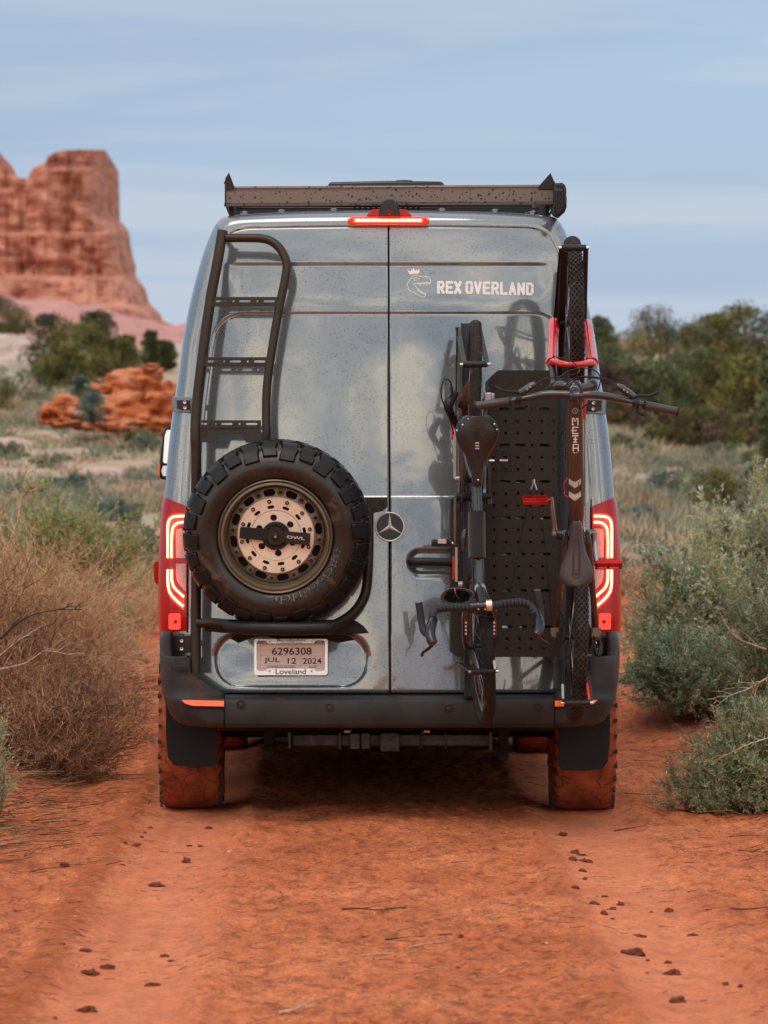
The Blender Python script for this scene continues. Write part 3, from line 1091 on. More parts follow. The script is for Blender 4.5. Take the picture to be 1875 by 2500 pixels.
hinge(1, 1434, 1502, 1546, 1606, 'bluegrey', 0)

# roof gutter trims: thin dark rubber lines, small round plugs along the roof edge
for x, y in ((597, 520), (687, 516), (815, 513), (1079, 513), (1209, 515), (1301, 519)):
    p = P(x, y + 1, 0.34)
    mb = MB()
    mb.lathe([(-0.01, 0.02), (0.004, 0.019), (0.010, 0.012), (0.012, 0.0001)], p, (0, 0, 1), 14)
    V_(mb.build('roof_plug', 'bluegrey'))

# ------------------------------------------------------------------ third brake light with camera hood
mb = MB()
def lensform(x0, x1, y0, y1, d0, d1):
    n = 24
    vs, fs = [], []
    for i in range(n + 1):
        t = i / n
        x = x0 + (x1 - x0) * t
        e = min(1, min(t, 1 - t) * 9)
        ht = math.sqrt(1 - (1 - e) ** 2) * 0.7 + 0.3
        yc = (y0 + y1) / 2
        a, b = yc - (yc - y0) * ht, yc + (y1 - yc) * ht
        vs += [SK(x, b, d0), SK(x, b, d1 * 0.7), SK(x, yc, d1), SK(x, a, d1 * 0.7), SK(x, a, d0)]
    for i in range(n):
        for k in range(4):
            a = i * 5 + k
            fs.append((a, a + 1, a + 6, a + 5))
    fs.append((0, 1, 2, 3, 4))
    fs.append(tuple(n * 5 + k for k in range(5)))
    mb.add(vs, fs)
lensform(849, 1048, 528.5, 548, -0.01, 0.030)
bl = V_(mb.build('brake_light', 'lampglow', smooth=50))
for k in range(12):
    x0 = 867 + k * 13.7
    mb = MB()
    px_prism(mb, [(x0, 534.5), (x0 + 12.2, 534.5), (x0 + 12.2, 541.5), (x0, 541.5)], SK, 0.026, 0.034)
    SUB(bl, mb.build('light_segment', 'led'))
for x in (859, 1038):
    mb = MB()
    mb.lathe([(0, 0.0001), (0, 0.006), (0.003, 0.006), (0.003, 0.0001)], SK(x, 538, 0.026), (0, -1, 0), 8)
    SUB(bl, mb.build('bolt', 'plastic'))
mb = MB()
px_prism(mb, [(894, 527), (907, 512), (935, 510), (970, 510), (993, 512), (1006, 527)], SK, -0.04, 0.022)
SUB(bl, mb.build('lamp_base', 'lampred', bevel=0.004))
mb = MB()
vs = []
for dy, sc_, top in ((0.05, 1.0, 0), (0.02, 1.0, 0.004), (-0.02, 0.0, 0), ):
    pass
sec = [(-27, 528), (-24, 510), (-19, 494), (-13, 483.5), (-5, 481.5), (5, 481.5), (13, 483.5), (19, 494), (24, 510), (27, 528)]
rows_ = [(-0.10, 0.94), (0.0, 1.0), (0.045, 0.98), (0.06, 0.86)]
for off, s_ in rows_:
    for a, b in sec:
        yy = 528 - (528 - b) * s_
        vs.append(P(951 + a * s_, yy, 0.17 - off))
fs = []
n = len(sec)
for i in range(len(rows_) - 1):
    for k in range(n - 1):
        a = i * n + k
        fs.append((a, a + 1, a + 1 + n, a + n))
fs.append(tuple((len(rows_) - 1) * n + k for k in range(n)))
mb = MB().add(vs, fs)
SUB(bl, mb.build('camera_hood', 'glossblack', smooth=50))
mb = MB()
mb.lathe([(0, 0.0001), (0, 0.011), (0.004, 0.010), (0.002, 0.0001)], P(951, 519, 0.108), (0, -1, -0.2), 14)
SUB(bl, mb.build('camera_lens', 'lampred'))

# ------------------------------------------------------------------ tail lights
def tail(side):
    X = lambda px: px if side > 0 else 2 * cx(1400) - px
    def T(px, py, off):
        return PIL(X(px), py, off)
    rows = np.linspace(0, 1, 26)
    vs, fs = [], []
    sgrid = [0.0, 0.15, 0.3, 0.45, 0.6, 0.75, 0.88, 0.97, 1.0]
    for t in rows:
        row = []
        for s in sgrid:
            ytop = 1236 - 22 * s
            ybot = 1541 + 3 * s
            py = ybot + (ytop - ybot) * t
            wi, wo = Win(py), Wout(py)
            p = pil_raw(side, (wi - 1, py), (wo, py), s)
            e = 0.006 * min(1, min(t, 1 - t) * 14)
            bul = 0.012 * math.sin(math.pi * min(1, max(0, t)))
            c_ = math.sqrt(max(0, 1 - s * s))
            o_ = 0.004 + e + bul * 0.4
            row.append(p + Vector((side * s * o_, -c_ * o_, 0)))
        e = row[-1]
        row.append(e + Vector((0, 0.06, 0)))
        row.append(e + Vector((-side * 0.004, 0.13, 0)))
        row.insert(0, row[0] + Vector((0, 0.02, 0)))
        vs += row
    n = len(sgrid) + 3
    for i in range(len(rows) - 1):
        for k in range(n - 1):
            a = i * n + k
            fs.append((a, a + 1, a + 1 + n, a + n))
    # caps
    fs.append(tuple(range(n)))
    fs.append(tuple((len(rows) - 1) * n + k for k in range(n)))
    tl = V_(MB().add(vs, fs).build('tail_light', 'lampred', smooth=50))
    def strip(pts, name, w_, mat, off, rad=0.005):
        q = smooth_path([T(a, b, off) for a, b in pts], 5)
        m_ = MB()
        m_.tube(q, w_, 8, flat=1.0)
        return SUB(tl, m_.build(name, mat))
    outer1 = [(1449, 1260), (1460, 1260), (1470, 1261), (1478, 1264), (1483, 1271), (1485.5, 1284), (1486, 1310), (1486, 1362)]
    outer2 = [(1486, 1390), (1486, 1420), (1484.5, 1436), (1480, 1450), (1468, 1466), (1454, 1480)]
    inner1 = [(1449, 1275), (1459, 1275), (1467, 1278), (1473, 1284), (1476.5, 1295), (1478, 1320), (1478, 1362)]
    inner2 = [(1478, 1390), (1478, 1412), (1476, 1426), (1471, 1437), (1462, 1447), (1453, 1457)]
    for pts in (outer1, outer2, inner1, inner2):
        strip(pts, 'light_strip', 0.0054, 'led', 0.020)
    # glowing body under the strips
    def band(a, b, mat, off, name):
        m_ = MB()
        n_ = 14
        A = smooth_path([Vector((p[0], p[1], 0)) for p in a], 4)
        B = smooth_path([Vector((p[0], p[1], 0)) for p in b], 4)
        k = min(len(A), len(B))
        def rs(Q):
            return [Q[round(i * (len(Q) - 1) / (k - 1))] for i in range(k)]
        A, B = rs(A), rs(B)
        vs2, fs2 = [], []
        for p, q in zip(A, B):
            for j in range(4):
                t = j / 3
                x, y = p.x + (q.x - p.x) * t, p.y + (q.y - p.y) * t
                vs2.append(T(x, y, off))
        for i in range(k - 1):
            for j in range(3):
                a_ = i * 4 + j
                fs2.append((a_, a_ + 1, a_ + 5, a_ + 4))
        m_.add(vs2, fs2)
        return SUB(tl, m_.build(name, mat))
    o_edge = [(1449, 1253), (1468, 1253), (1483, 1258), (1491, 1270), (1492, 1290), (1492, 1340), (1492, 1390), (1492, 1425), (1489, 1446), (1478, 1466), (1454, 1490)]
    i_edge = [(1449, 1282), (1460, 1283), (1467, 1288), (1471, 1296), (1472, 1310), (1472, 1345), (1472, 1390), (1472, 1412), (1469, 1428), (1462, 1440), (1453, 1448)]
    band(o_edge, i_edge, 'lampglow', 0.0135, 'lit_panel')
    band([(1449, 1290), (1464, 1291), (1470, 1300), (1470, 1362)], [(1449, 1292), (1449, 1310), (1449, 1330), (1449, 1362)], 'clearlens', 0.0150, 'reversing_lens')
    band([(1470, 1376), (1470, 1404), (1466, 1422), (1451, 1442)], [(1449, 1376), (1449, 1400), (1449, 1420), (1449, 1442)], 'clearlens', 0.0150, 'indicator_lens')
    m_ = MB()
    px_prism(m_, [(1449, 1363), (1495, 1363), (1495, 1375), (1449, 1375)], T, 0.010, 0.017)
    SUB(tl, m_.build('lens_divider', 'lampred'))
    m_ = MB()
    px_prism(m_, rrect(1460, 1486, 1497, 1537, 5, 3), T, 0.006, 0.017)
    SUB(tl, m_.build('fog_lens', 'foglens', bevel=0.001))
    m_ = MB()
    m_.lathe([(0, 0.0001), (0, 0.0085), (0.003, 0.0075), (0.002, 0.0001)], T(1471, 1518, 0.017), (0, -1, 0), 16)
    SUB(tl, m_.build('bulb_ring', 'lampred'))
    return tl
tail(-1)
tail(1)

# ------------------------------------------------------------------ bumper
YB = -0.13
def bump_y(h, t):
    """depth of the bumper at half width h (px) and fraction t up its face"""
    k = max(0, (h - 440) / 122)
    return YB + 0.16 * min(1, k) ** 2.4 + 0.02 * (h / 560) ** 2 + (0.012 * (1 - t) if t < 1 else 0)
mb = MB()
prof = [(1770, 0.10), (1776, 0.03), (1774, 0.012), (1764, 0.002), (1740, 0.0), (1716, 0.003), (1708, 0.008), (1704, 0.02), (1700, 0.045), (1696, 0.10), (1695, 0.16)]
vs, fs = [], []
NX = 40
for i in range(NX + 1):
    h = -401.5 + 803 * i / NX
    for py, o_ in prof:
        yy = bump_y(abs(h), 1) + o_
        vs.append(P(951 + h, py + (2.0 * (1 - abs(h) / 400) if py > 1760 else 0), yy))
n = len(prof)
for i in range(NX):
    for k in range(n - 1):
        a = i * n + k
        fs.append((a, a + 1, a + 1 + n, a + n))
fs.append(tuple(range(n)))
fs.append(tuple(NX * n + k for k in range(n)))
mb.add(vs, fs)
bum = V_(mb.build('bumper', 'bumper', smooth=50))
bout_py = [1541, 1550, 1590, 1663, 1700, 1724, 1750, 1762, 1772, 1777]
bout = [556, 558, 562, 558, 552, 545, 533, 520, 495, 440]
bin_py = [1541, 1601, 1604, 1645, 1663, 1680, 1692, 1777]
binn = [540, 540, 486, 485, 455, 425, 403, 403]
def bcorner(side):
    vs, fs = [], []
    pys = [1541, 1560, 1580, 1600, 1602, 1606, 1625, 1645, 1654, 1663, 1672, 1682, 1692, 1700, 1704, 1708, 1716, 1740, 1758, 1764, 1772, 1777]
    ns = 16
    for py in pys:
        wo = float(np.interp(py, bout_py, bout))
        wi = float(np.interp(py, bin_py, binn))
        step = 0.045 * (1 - sm(1690, 1712, py)) * 1.0
        bot = 0.06 * sm(1758, 1778, py) ** 2
        for k in range(ns + 1):
            t = k / ns
            h = wi + (wo - wi) * t
            edge = max(0, (h - (wo - 70)) / 70)
            yy = YB + 0.012 + 0.20 * (1 - math.sqrt(max(0, 1 - edge * edge))) + step * (1 - 0.6 * t) + bot
            vs.append(P(951 + side * h, py, yy))
        e = vs[-1]
        vs.append(e + Vector((-side * 0.002, 0.25, 0)))
        vs.append(e + Vector((-side * 0.01, 0.62, 0)))
        # inner return
    n = ns + 3
    for i in range(len(pys) - 1):
        for k in range(n - 1):
            a = i * n + k
            fs.append((a, a + 1, a + 1 + n, a + n))
    m_ = MB().add(vs, fs)
    o = V_(m_.build('bumper_corner', 'bumper', smooth=45))
    s_ = o.modifiers.new('thickness', 'SOLIDIFY')
    s_.thickness = 0.03
    s_.offset = -1 if side > 0 else -1
    def BC(px, py, off):
        h = abs(px - 951)
        wo = float(np.interp(py, bout_py, bout))
        edge = max(0, (h - (wo - 70)) / 70)
        step = 0.045 * (1 - sm(1690, 1712, py))
        return P(px, py, YB + 0.012 + 0.20 * (1 - math.sqrt(max(0, 1 - edge * edge))) + step - off)
    xs = lambda p: p if side < 0 else 1902 - p
    m_ = MB()
    px_prism(m_, [(xs(443), 1709), (xs(547), 1711), (xs(547), 1725), (xs(470), 1723.5), (xs(452), 1718)], BC, 0.0, 0.020)
    SUB(o, m_.build('reflector', 'orange', bevel=0.0015))
    m_ = MB()
    px_prism(m_, [(xs(435), 1705), (xs(549), 1706), (xs(549), 1729), (xs(468), 1728), (xs(446), 1721)], BC, -0.002, 0.012)
    SUB(o, m_.build('reflector_recess', 'plastic', bevel=0.0015))
    return o
bcL = bcorner(-1)
bcorner(1)
for x, y in ((588, 1721), (805, 1729), (1096, 1731), (1314, 1729)):
    q = P(x, y, bump_y(abs(x - 951), 1) - 0.001)
    m_ = MB()
    m_.lathe([(-0.004, 0.019), (0.001, 0.019), (0.001, 0.0165), (-0.003, 0.0165)], q, (0, -1, 0), 24)
    rg = SUB(bum, m_.build('sensor_ring', 'plastic'))
    m_ = MB()
    m_.lathe([(-0.004, 0.012), (0.002, 0.0118), (0.0035, 0.009), (0.0035, 0.0001)], q, (0, -1, 0), 24)
    SUB(bum, m_.build('parking_sensor', 'bumper'))
m_ = MB()
for k in range(5):
    x0 = 418 + k * 9
    px_prism(m_, [(x0, 1628), (x0 + 7, 1628), (x0 + 6, 1639), (x0 + 1, 1639)], lambda a, b, o_: P(a, b, YB + 0.012 + 0.03 - o_), 0.0, 0.012)
o = m_.build('trim_clips', 'plastic')
o['kind'] = 'stuff'
SUB(bcL, o)
# side items
m_ = MB()
px_prism(m_, [(375, 1378), (379, 1370), (392, 1368), (398, 1370), (398, 1428), (384, 1428), (376, 1418)], lambda a, b, o_: P(a, b, 0.35 - o_), 0.0, 0.05)
V_(m_.build('side_door_stop', 'lampred', bevel=0.004))
# mirror
m_ = MB()
mp = [(418, 1036), (403, 1048), (398, 1062), (393, 1100), (389, 1135), (387, 1160), (395, 1171), (407, 1171), (430, 1172), (430, 1036)]
px_prism(m_, mp, lambda a, b, o_: P(a, b, 4.7 - o_), -0.10, 0.0)
mi = V_(m_.build('side_mirror', 'plastic', bevel=0.01))
m_ = MB()
px_prism(m_, [(418, 1043), (406, 1052), (402, 1066), (398, 1128), (403, 1131), (430, 1131), (430, 1043)], lambda a, b, o_: P(a, b, 4.688 + (1131 - b) / 453 * 0.10 - o_), 0.001, 0.006)
SUB(mi, m_.build('mirror_glass', 'chrome'))
m_ = MB()
px_prism(m_, [(398, 1137), (394, 1150), (398, 1162), (430, 1163), (430, 1137)], lambda a, b, o_: P(a, b, 4.688 + (1163 - b) / 453 * 0.14 - o_), 0.001, 0.006)
SUB(mi, m_.build('wide_angle_glass', 'chrome'))
m_ = MB()
px_prism(m_, [(391, 1130), (386.5, 1136), (386, 1158), (389.5, 1166)], lambda a, b, o_: P(a, b, 4.68 - o_), -0.03, 0.004)
SUB(mi, m_.build('turn_signal', 'orange'))

# ------------------------------------------------------------------ wheels, flaps, underbody
tread_m = pbr('mud_caked_tread', (0.44, 0.115, 0.042), 0.85, c2=(0.20, 0.048, 0.020), vscale=9, bump=0.9, bscale=30)
def add_cracks(m):
    t = m.node_tree
    b = t.nodes['Principled BSDF']
    co = N(t, 'ShaderNodeTexCoord').outputs['Object']
    nz = N(t, 'ShaderNodeTexNoise')
    nz.inputs['Scale'].default_value = 9
    L(t, co, nz.inputs['Vector'])
    ad = mixc(t, 0.12, co, nz.outputs['Color'])
    v = N(t, 'ShaderNodeTexVoronoi', feature='DISTANCE_TO_EDGE')
    v.inputs['Scale'].default_value = 9
    L(t, ad, v.inputs['Vector'])
    k = ramp(t, v.outputs['Distance'], [(0.0, (0.35, 0.35, 0.35)), (0.022, (1, 1, 1))])
    old = b.inputs['Base Color'].links[0].from_socket
    L(t, mixc(t, k, mixc(t, 1.0, old, (0.35, 0.3, 0.3), 'MULTIPLY'), old), b.inputs['Base Color'])
    bn = N(t, 'ShaderNodeBump')
    bn.inputs['Distance'].default_value = 0.006
    L(t, k, bn.inputs['Height'])
    L(t, b.inputs['Normal'].links[0].from_socket, bn.inputs['Normal'])
    L(t, bn.outputs[0], b.inputs['Normal'])
add_cracks(tread_m)
def road_wheel(x0, x1, y, name='wheel', rad=0.405):
    xc, w2 = (x0 + x1) / 2, (x1 - x0) / 2
    zg = gzf(xc, y) - 0.004
    c_ = Vector((xc, y, zg + rad))
    side = 1 if xc > 0 else -1
    mb = MB()
    prof = [(-w2 * 0.75, 0.24), (-w2 * 0.98, 0.28), (-w2, 0.33), (-w2 * 0.96, 0.375), (-w2 * 0.86, 0.396), (-w2 * 0.6, rad), (-w2 * 0.2, rad + 0.002),
            (w2 * 0.2, rad + 0.002), (w2 * 0.6, rad), (w2 * 0.86, 0.396), (w2 * 0.96, 0.375), (w2, 0.33), (w2 * 0.98, 0.28), (w2 * 0.75, 0.24)]
    mb.lathe(prof, c_, (1, 0, 0), 120)
    for i, p in enumerate(mb.v):
        q = Vector(p)
        d = q - c_
        a = math.atan2(d.z, d.y)
        n_ = mnoise.noise(Vector((p[0] * 9, a * 5, 3.3 * side)))
        rr = math.hypot(d.y, d.z)
        if rr > 0.36:
            k = 1 + 0.012 * n_
            q = Vector((p[0] + 0.006 * mnoise.noise(Vector((a * 20, p[0] * 3, 1))), c_.y + d.y * k, c_.z + d.z * k))
            if q.z < zg + 0.004:
                q.z = zg + 0.004 + (q.z - zg) * 0.15
            mb.v[i] = tuple(q)
    wh = V_(mb.build(name, tread_m, smooth=60))
    # shoulder lugs, partly clogged
    lug = MB()
    lug.box((0, 0, 0), (0.012, 0.060, 0.014))
    lm = lug.mesh('lug', 20)
    lm.materials.append(pbr('clogged_lug', (0.10, 0.035, 0.02), 0.85, c2=(0.025, 0.02, 0.018), vscale=25))
    for s_ in (-1, 1):
        for k in range(34):
            a = 2 * math.pi * (k + 0.5 * (s_ > 0)) / 34
            if math.sin(a) < -0.985:
                continue
            o = bpy.data.objects.new('tread_block', lm)
            col.objects.link(o)
            o.parent = wh
            o.rotation_euler = Euler((a + 0.12 * math.sin(k * 5.1), 0, 0))
            o.scale = (1, 0.8 + 0.35 * math.sin(k * 3.3) ** 2, 1)
            o.location = c_ + Vector((s_ * (w2 * (0.955 + 0.015 * math.sin(k * 7.7))), math.cos(a) * 0.378, math.sin(a) * 0.378))
    mb = MB()
    mb.lathe([(side * w2 * 0.6, 0.24), (side * w2 * 0.8, 0.235), (side * w2 * 0.2, 0.215), (side * w2 * 0.15, 0.05), (side * w2 * 0.5, 0.045), (side * w2 * 0.5, 0.0001)], c_, (1, 0, 0), 40)
    SUB(wh, mb.build('rim', 'rim'))
    return wh
road_wheel(-1.050, -0.762, 1.0)
road_wheel(0.762, 1.050, 1.0)
road_wheel(-1.000, -0.735, 4.66)
road_wheel(0.735, 1.000, 4.66)
for side in (-1, 1):
    m_ = MB()
    xs = lambda p: p if side < 0 else 1894 - p
    px_prism(m_, [(xs(404), 1640), (xs(530), 1640), (xs(530), 1862), (xs(522), 1871), (xs(470), 1873), (xs(424), 1868), (xs(410), 1850), (xs(405), 1800)],
             lambda a, b, o_: P(a, b + (9 if side > 0 else 0), 0.40 + o_), 0.0, 0.012)
    V_(m_.build('mud_flap', 'flap', bevel=0.002))
    m_ = MB()      # wheel arch behind the flap
    m_.box((side * 0.86, 0.9, 0.86), (0.34, 1.1, 0.16))
    V_(m_.build('wheel_arch', 'dark'))
m_ = MB()
m_.box((0, 3.05, 0.53), (1.45, 4.3, 0.24))
m_.box((0, 0.42, 0.50), (1.5, 0.5, 0.14))
m_.box((-0.94, 2.85, 0.44), (0.10, 2.6, 0.38))  # sills and front box added, set low to block light under the van
m_.box((0.94, 2.85, 0.44), (0.10, 2.6, 0.38))
m_.box((0, 5.4, 0.40), (1.9, 0.3, 0.46))
m_.box((0, 3.6, 0.36), (0.9, 1.4, 0.20))
V_(m_.build('underbody', 'dark'))
m_ = MB()
m_.tube([(-0.9, 1.0, 0.40), (-0.2, 1.0, 0.40)], 0.055, 14)
m_.tube([(0.9, 1.0, 0.40), (0.2, 1.0, 0.40)], 0.055, 14)
m_.sphere((0.0, 1.0, 0.42), 0.15, (1.2, 1, 1), 10)
V_(m_.build('rear_axle', 'dark'))
m_ = MB()
m_.box((-0.3, 2.6, 0.47), (0.22, 1.6, 0.14))
V_(m_.build('exhaust', 'dark', bevel=0.03))
for x0, x1, y0, y1 in ((645, 670, 1770, 1850), (1217, 1242, 1775, 1857)):
    m_ = MB()
    px_prism(m_, [(x0, y0), (x1, y0), (x1, y1 - 6), (x1 - 4, y1), (x0 + 4, y1), (x0, y1 - 6)], lambda a, b, o_: P(a, b, 0.42 + o_), 0, 0.10)
    sp_ = V_(m_.build('spring_bracket', 'dark', bevel=0.004))
    m_ = MB()
    m_.tube([P((x0 + x1) / 2 - 22, y1 - 24, 0.40), P((x0 + x1) / 2 + 22, y1 - 24, 0.40)], 0.008, 8)
    SUB(sp_, m_.build('bracket_bolt', 'plastic'))
# tow bar
tow_m = pbr('scuffed_tow_bar', (0.035, 0.034, 0.036), 0.38, 0.5, var=0.5, vscale=30, bump=0.4, bscale=120, rvar=0.15)
m_ = MB()
m_.box((P(955, 1806, 0.16)), ((1196 - 707) / 548, 0.06, 0.058))
tow = V_(m_.build('tow_bar', tow_m, bevel=0.008))
for x0, x1, y0, y1, d_ in ((703, 711, 1784, 1826, 0.10), (1193, 1201, 1783, 1832, 0.10), (854, 879, 1789, 1829, 0.04), (881, 904, 1789, 1829, 0.035), (928, 975, 1788, 1834, 0.075), (826, 834, 1787, 1830, 0.03), (1026, 1031, 1788, 1829, 0.012), (1086, 1091, 1788, 1829, 0.012)):
    m_ = MB()
    a, b = P(x0, y0, 0.13 - d_ * 0.5), P(x1, y1, 0.13 - d_ * 0.5)
    m_.box(((a.x + b.x) / 2, 0.15 - d_ / 2, (a.z + b.z) / 2), (b.x - a.x, 0.04 + d_, a.z - b.z))
    SUB(tow, m_.build('hitch_bracket', tow_m, bevel=0.004))

# ------------------------------------------------------------------ number plate
def PLf(px, py, off):
    return P(px, py, -0.016 + (1600 - py) * 0.00017 - off)
m_ = MB()
px_prism(m_, rrect(623, 798, 1560, 1646, 3, 3), PLf, -0.012, 0.0)
lp = V_(m_.build('number_plate', 'plate'))
lp['label'] = 'paper temporary permit plate in a chrome frame'
def zp(x, y):
    return 600 + x * 0.1326, 1540 + y * 0.1326
m_ = MB()
fr_o = rrect(*[zp(150, 0)[0], zp(1510, 0)[0], zp(0, 145)[1], zp(0, 822)[1]], 5, 4)
q = lambda pts: [zp(*p) for p in pts]
inner = q([(205, 260), (205, 700), (235, 730), (370, 730), (400, 690), (1262, 690), (1290, 735), (1420, 735), (1455, 700), (1455, 215), (1430, 175), (1290, 175), (1255, 215), (560, 215), (390, 215), (370, 180), (235, 180), (205, 210)])
# frame: four sides as solid pieces of one moulding
def fbar(pts):
    px_prism(m_, q(pts), PLf, -0.002, 0.006)
fbar([(150, 185), (205, 205), (205, 710), (240, 735), (370, 735), (400, 690), (1262, 690), (1290, 738), (1420, 738), (1455, 705), (1455, 205), (1510, 180), (1510, 780), (1480, 820), (185, 820), (150, 785)])
fbar([(150, 184), (175, 148), (1485, 148), (1510, 180), (1455, 204), (1430, 178), (1290, 178), (1255, 235), (400, 235), (375, 182), (235, 182), (205, 204)])
fr = SUB(lp, m_.build('plate_frame', 'chromef', bevel=0.0008))
m_ = MB()
px_prism(m_, q([(206, 182), (1454, 182), (1454, 252), (206, 252)]), PLf, 0.0, 0.0012)
SUB(lp, m_.build('green_band', 'green'))
def ptext(s, x0, x1, y0, y1, mat='ink', bold=0.0, off=0.0015, nm='lettering'):
    a, b = zp(x0, y0), zp(x1, y1)
    return SUB(lp, decal_text(nm, s, a[0], b[0], a[1], b[1], mat, PLf, bold, lift=off))
ptext('6296308', 480, 1215, 308, 445, bold=0.012)
ptext('JUL', 335, 630, 492, 605, bold=0.012)
ptext('12', 770, 930, 498, 608, bold=0.012)
ptext('2024', 1048, 1395, 500, 612, bold=0.012)
ptext('W1W4NC5Y7RE157815', 390, 915, 645, 680)
ptext('BLUE', 1168, 1298, 648, 684)
ptext('Loveland', 548, 1108, 700, 802, 'inkb', 0.014, off=0.0068)
ptext('Mercedes-Benz', 575, 1100, 142, 198, 'inkb', 0.01, off=0.0068)
ptext('OF LOVELAND', 640, 1050, 205, 232, 'inkb', 0.004, off=0.0068)
m_ = MB()
for a, b, c_, d_ in ((268, 270, 1432, 272), (268, 456, 1420, 466), (268, 628, 1420, 640), (268, 684, 1240, 688)):
    ribbon(m_, [zp(a, b), zp(c_, d_)], 0.5, PLf, 0.0013)
for a, b, c_, d_ in ((268, 270, 268, 690), (672, 462, 672, 545), (1014, 466, 1016, 690), (1420, 290, 1422, 730)):
    ribbon(m_, [zp(a, b), zp(c_, d_)], 0.5, PLf, 0.0013)
SUB(lp, link('ruled_lines', m_.mesh('ruled_lines', 0), None, 'ink2'))
for x, y in ((440, 195), (1218, 195), (438, 735), (1212, 738)):
    m_ = MB()
    m_.lathe([(0, 0.0001), (0, 0.006), (0.002, 0.0055), (0.0025, 0.0001)], PLf(*zp(x, y), 0.0065), (0, -1, 0), 12)
    SUB(lp, m_.build('bolt', 'steel'))

# ------------------------------------------------------------------ ladder
def LD(px, py, off=0.15):
    return SK(px, py, off)
lr = smooth_path([LD(543.6, 564), LD(530, 645), LD(513, 736), LD(492, 889), LD(480, 994), LD(477, 1064, .16), LD(479, 1110, .15), LD(479, 1300, .12), LD(478, 1500, .11), LD(478, 1644, .11)], 5)
m_ = MB()
m_.tube(lr, 0.0235, 16)
rr_ = smooth_path([LD(552, 581), LD(600, 581), LD(636, 582), LD(660, 588), LD(680, 603), LD(694, 625), LD(700, 648), LD(696, 682), LD(681, 755), LD(667, 837), LD(656, 907), LD(651, 959), LD(650, 1010), LD(651, 1064), LD(651, 1120, .12)], 5)
m_.tube(rr_, 0.0195, 16)
lad = V_(m_.build('ladder', 'tubecoat', smooth=50))
lad['label'] = 'dark tube ladder bolted to the left rear door'
def slot_bar(x0, x1, y0, y1, lean, extra=None):
    m_ = MB()
    fn = lambda u, v, w_: LD(u + lean * (v - y0) / (y1 - y0), v, 0.165) + Vector((0, w_, 0))
    W_ = x1 - x0
    cl = []
    ym, hh = (y0 + y1) / 2 - 1, 2.6
    spec = [(0.14, 0.085), (0.32, 0.012), (0.49, 0.085), (0.68, 0.012), (0.86, 0.085)]
    eds = [0, 0.27, 0.37, 0.62, 0.74, 1.0]
    for (c_, hw), a, b in zip(spec, eds[:-1], eds[1:]):
        cl.append((x0 + W_ * a, x0 + W_ * b, y0, y1, (x0 + W_ * c_, ym, max(hw * W_, 2.3), hh)))
    cells(m_, cl, fn, 0.005)
    # back skirts
    o = SUB(lad, m_.build('rung', 'peg', smooth=0))
    s_ = o.modifiers.new('thickness', 'SOLIDIFY')
    s_.thickness = 0.004
    m2 = MB()
    m2.prism([(x0, y0), (x1, y0), (x1, y0 + 1), (x0, y0 + 1)], 0.035, fn)
    m2.prism([(x0 + lean, y1 - 1), (x1 + lean, y1 - 1), (x1 + lean, y1), (x0 + lean, y1)], 0.035, lambda u, v, w_: LD(u, v, 0.165) + Vector((0, w_, 0)))
    SUB(lad, m2.build('rung_flange', 'peg'))
slot_bar(520, 682, 725, 748, -4)
slot_bar(498, 658, 872, 895, -4)
slot_bar(474, 637, 1026, 1046, 0)
m_ = MB()
px_prism(m_, [(474, 1046), (637, 1046), (639, 1081), (600, 1081), (589, 1059.5), (531, 1059.5), (521, 1080), (474, 1080)], lambda a, b, o_: LD(a, b, 0.160 + o_), 0.0, 0.005)
SUB(lad, m_.build('step_plate', 'peg', bevel=0.001))
m_ = MB()   # small crest on the plate: ring with a face
for pts in ([(492, 1058), (494, 1052), (499, 1050), (504, 1052), (506, 1058), (503, 1064), (506, 1068), (499, 1066), (492, 1068), (495, 1064)],):
    ribbon(m_, pts, 1.2, lambda a, b, o_: LD(a, b, 0.1655 + o_), 0.0005, True)
ribbon(m_, [(496, 1058), (499, 1062), (502, 1058)], 1.2, lambda a, b, o_: LD(a, b, 0.1655 + o_), 0.0005)
SUB(lad, link('crest', m_.mesh('crest', 0), None, 'gap'))
# standoffs to the door
for x, y in ((543, 570), (696, 672), (480, 985), (478, 1570)):
    m_ = MB()
    m_.tube([SK(x, y, 0.0), SK(x, y, 0.13)], 0.013, 10)
    SUB(lad, m_.build('ladder_mount', 'tubecoat'))
# wheel carrier
m_ = MB()
pc = smooth_path([LD(482, 1521, .12), LD(530, 1521, .14), LD(560, 1526, .20), LD(600, 1530, .26), LD(700, 1532, .28), LD(790, 1531, .26), LD(820, 1523, .20), LD(850, 1506, .15), LD(872, 1485, .12), LD(888, 1458, .10), LD(895, 1430, .09), LD(898, 1395, .09), LD(900, 1340, .08), LD(900, 1240, .06)], 5)
m_.tube(pc, 0.0215, 14)
car = V_(m_.build('wheel_carrier', 'tubecoat', smooth=50))
m_ = MB()
pp = smooth_path([LD(552, 1527, .215), LD(600, 1532, .275), LD(700, 1535, .295), LD(790, 1533, .275), LD(806, 1530, .255)], 5)
m_.tube(pp, [0.022] + [0.029] * (len(pp) - 2) + [0.022], 14)
SUB(car, m_.build('foam_sleeve', 'plastic', smooth=50))
m_ = MB()
px_prism(m_, [(840, 1214), (946, 1214), (946, 1236), (935, 1246), (915, 1250), (900, 1262), (840, 1300)], SK, 0.030, 0.040)
SUB(car, m_.build('carrier_plate', 'peg', bevel=0.001))
m_ = MB()
m_.lathe([(0, 0.0001), (0, 0.010), (0.006, 0.009), (0.006, 0.004), (0.003, 0.0001)], SK(932, 1228, 0.04), (0, -1, 0), 12)
SUB(car, m_.build('bolt', 'plastic'))
m_ = MB()
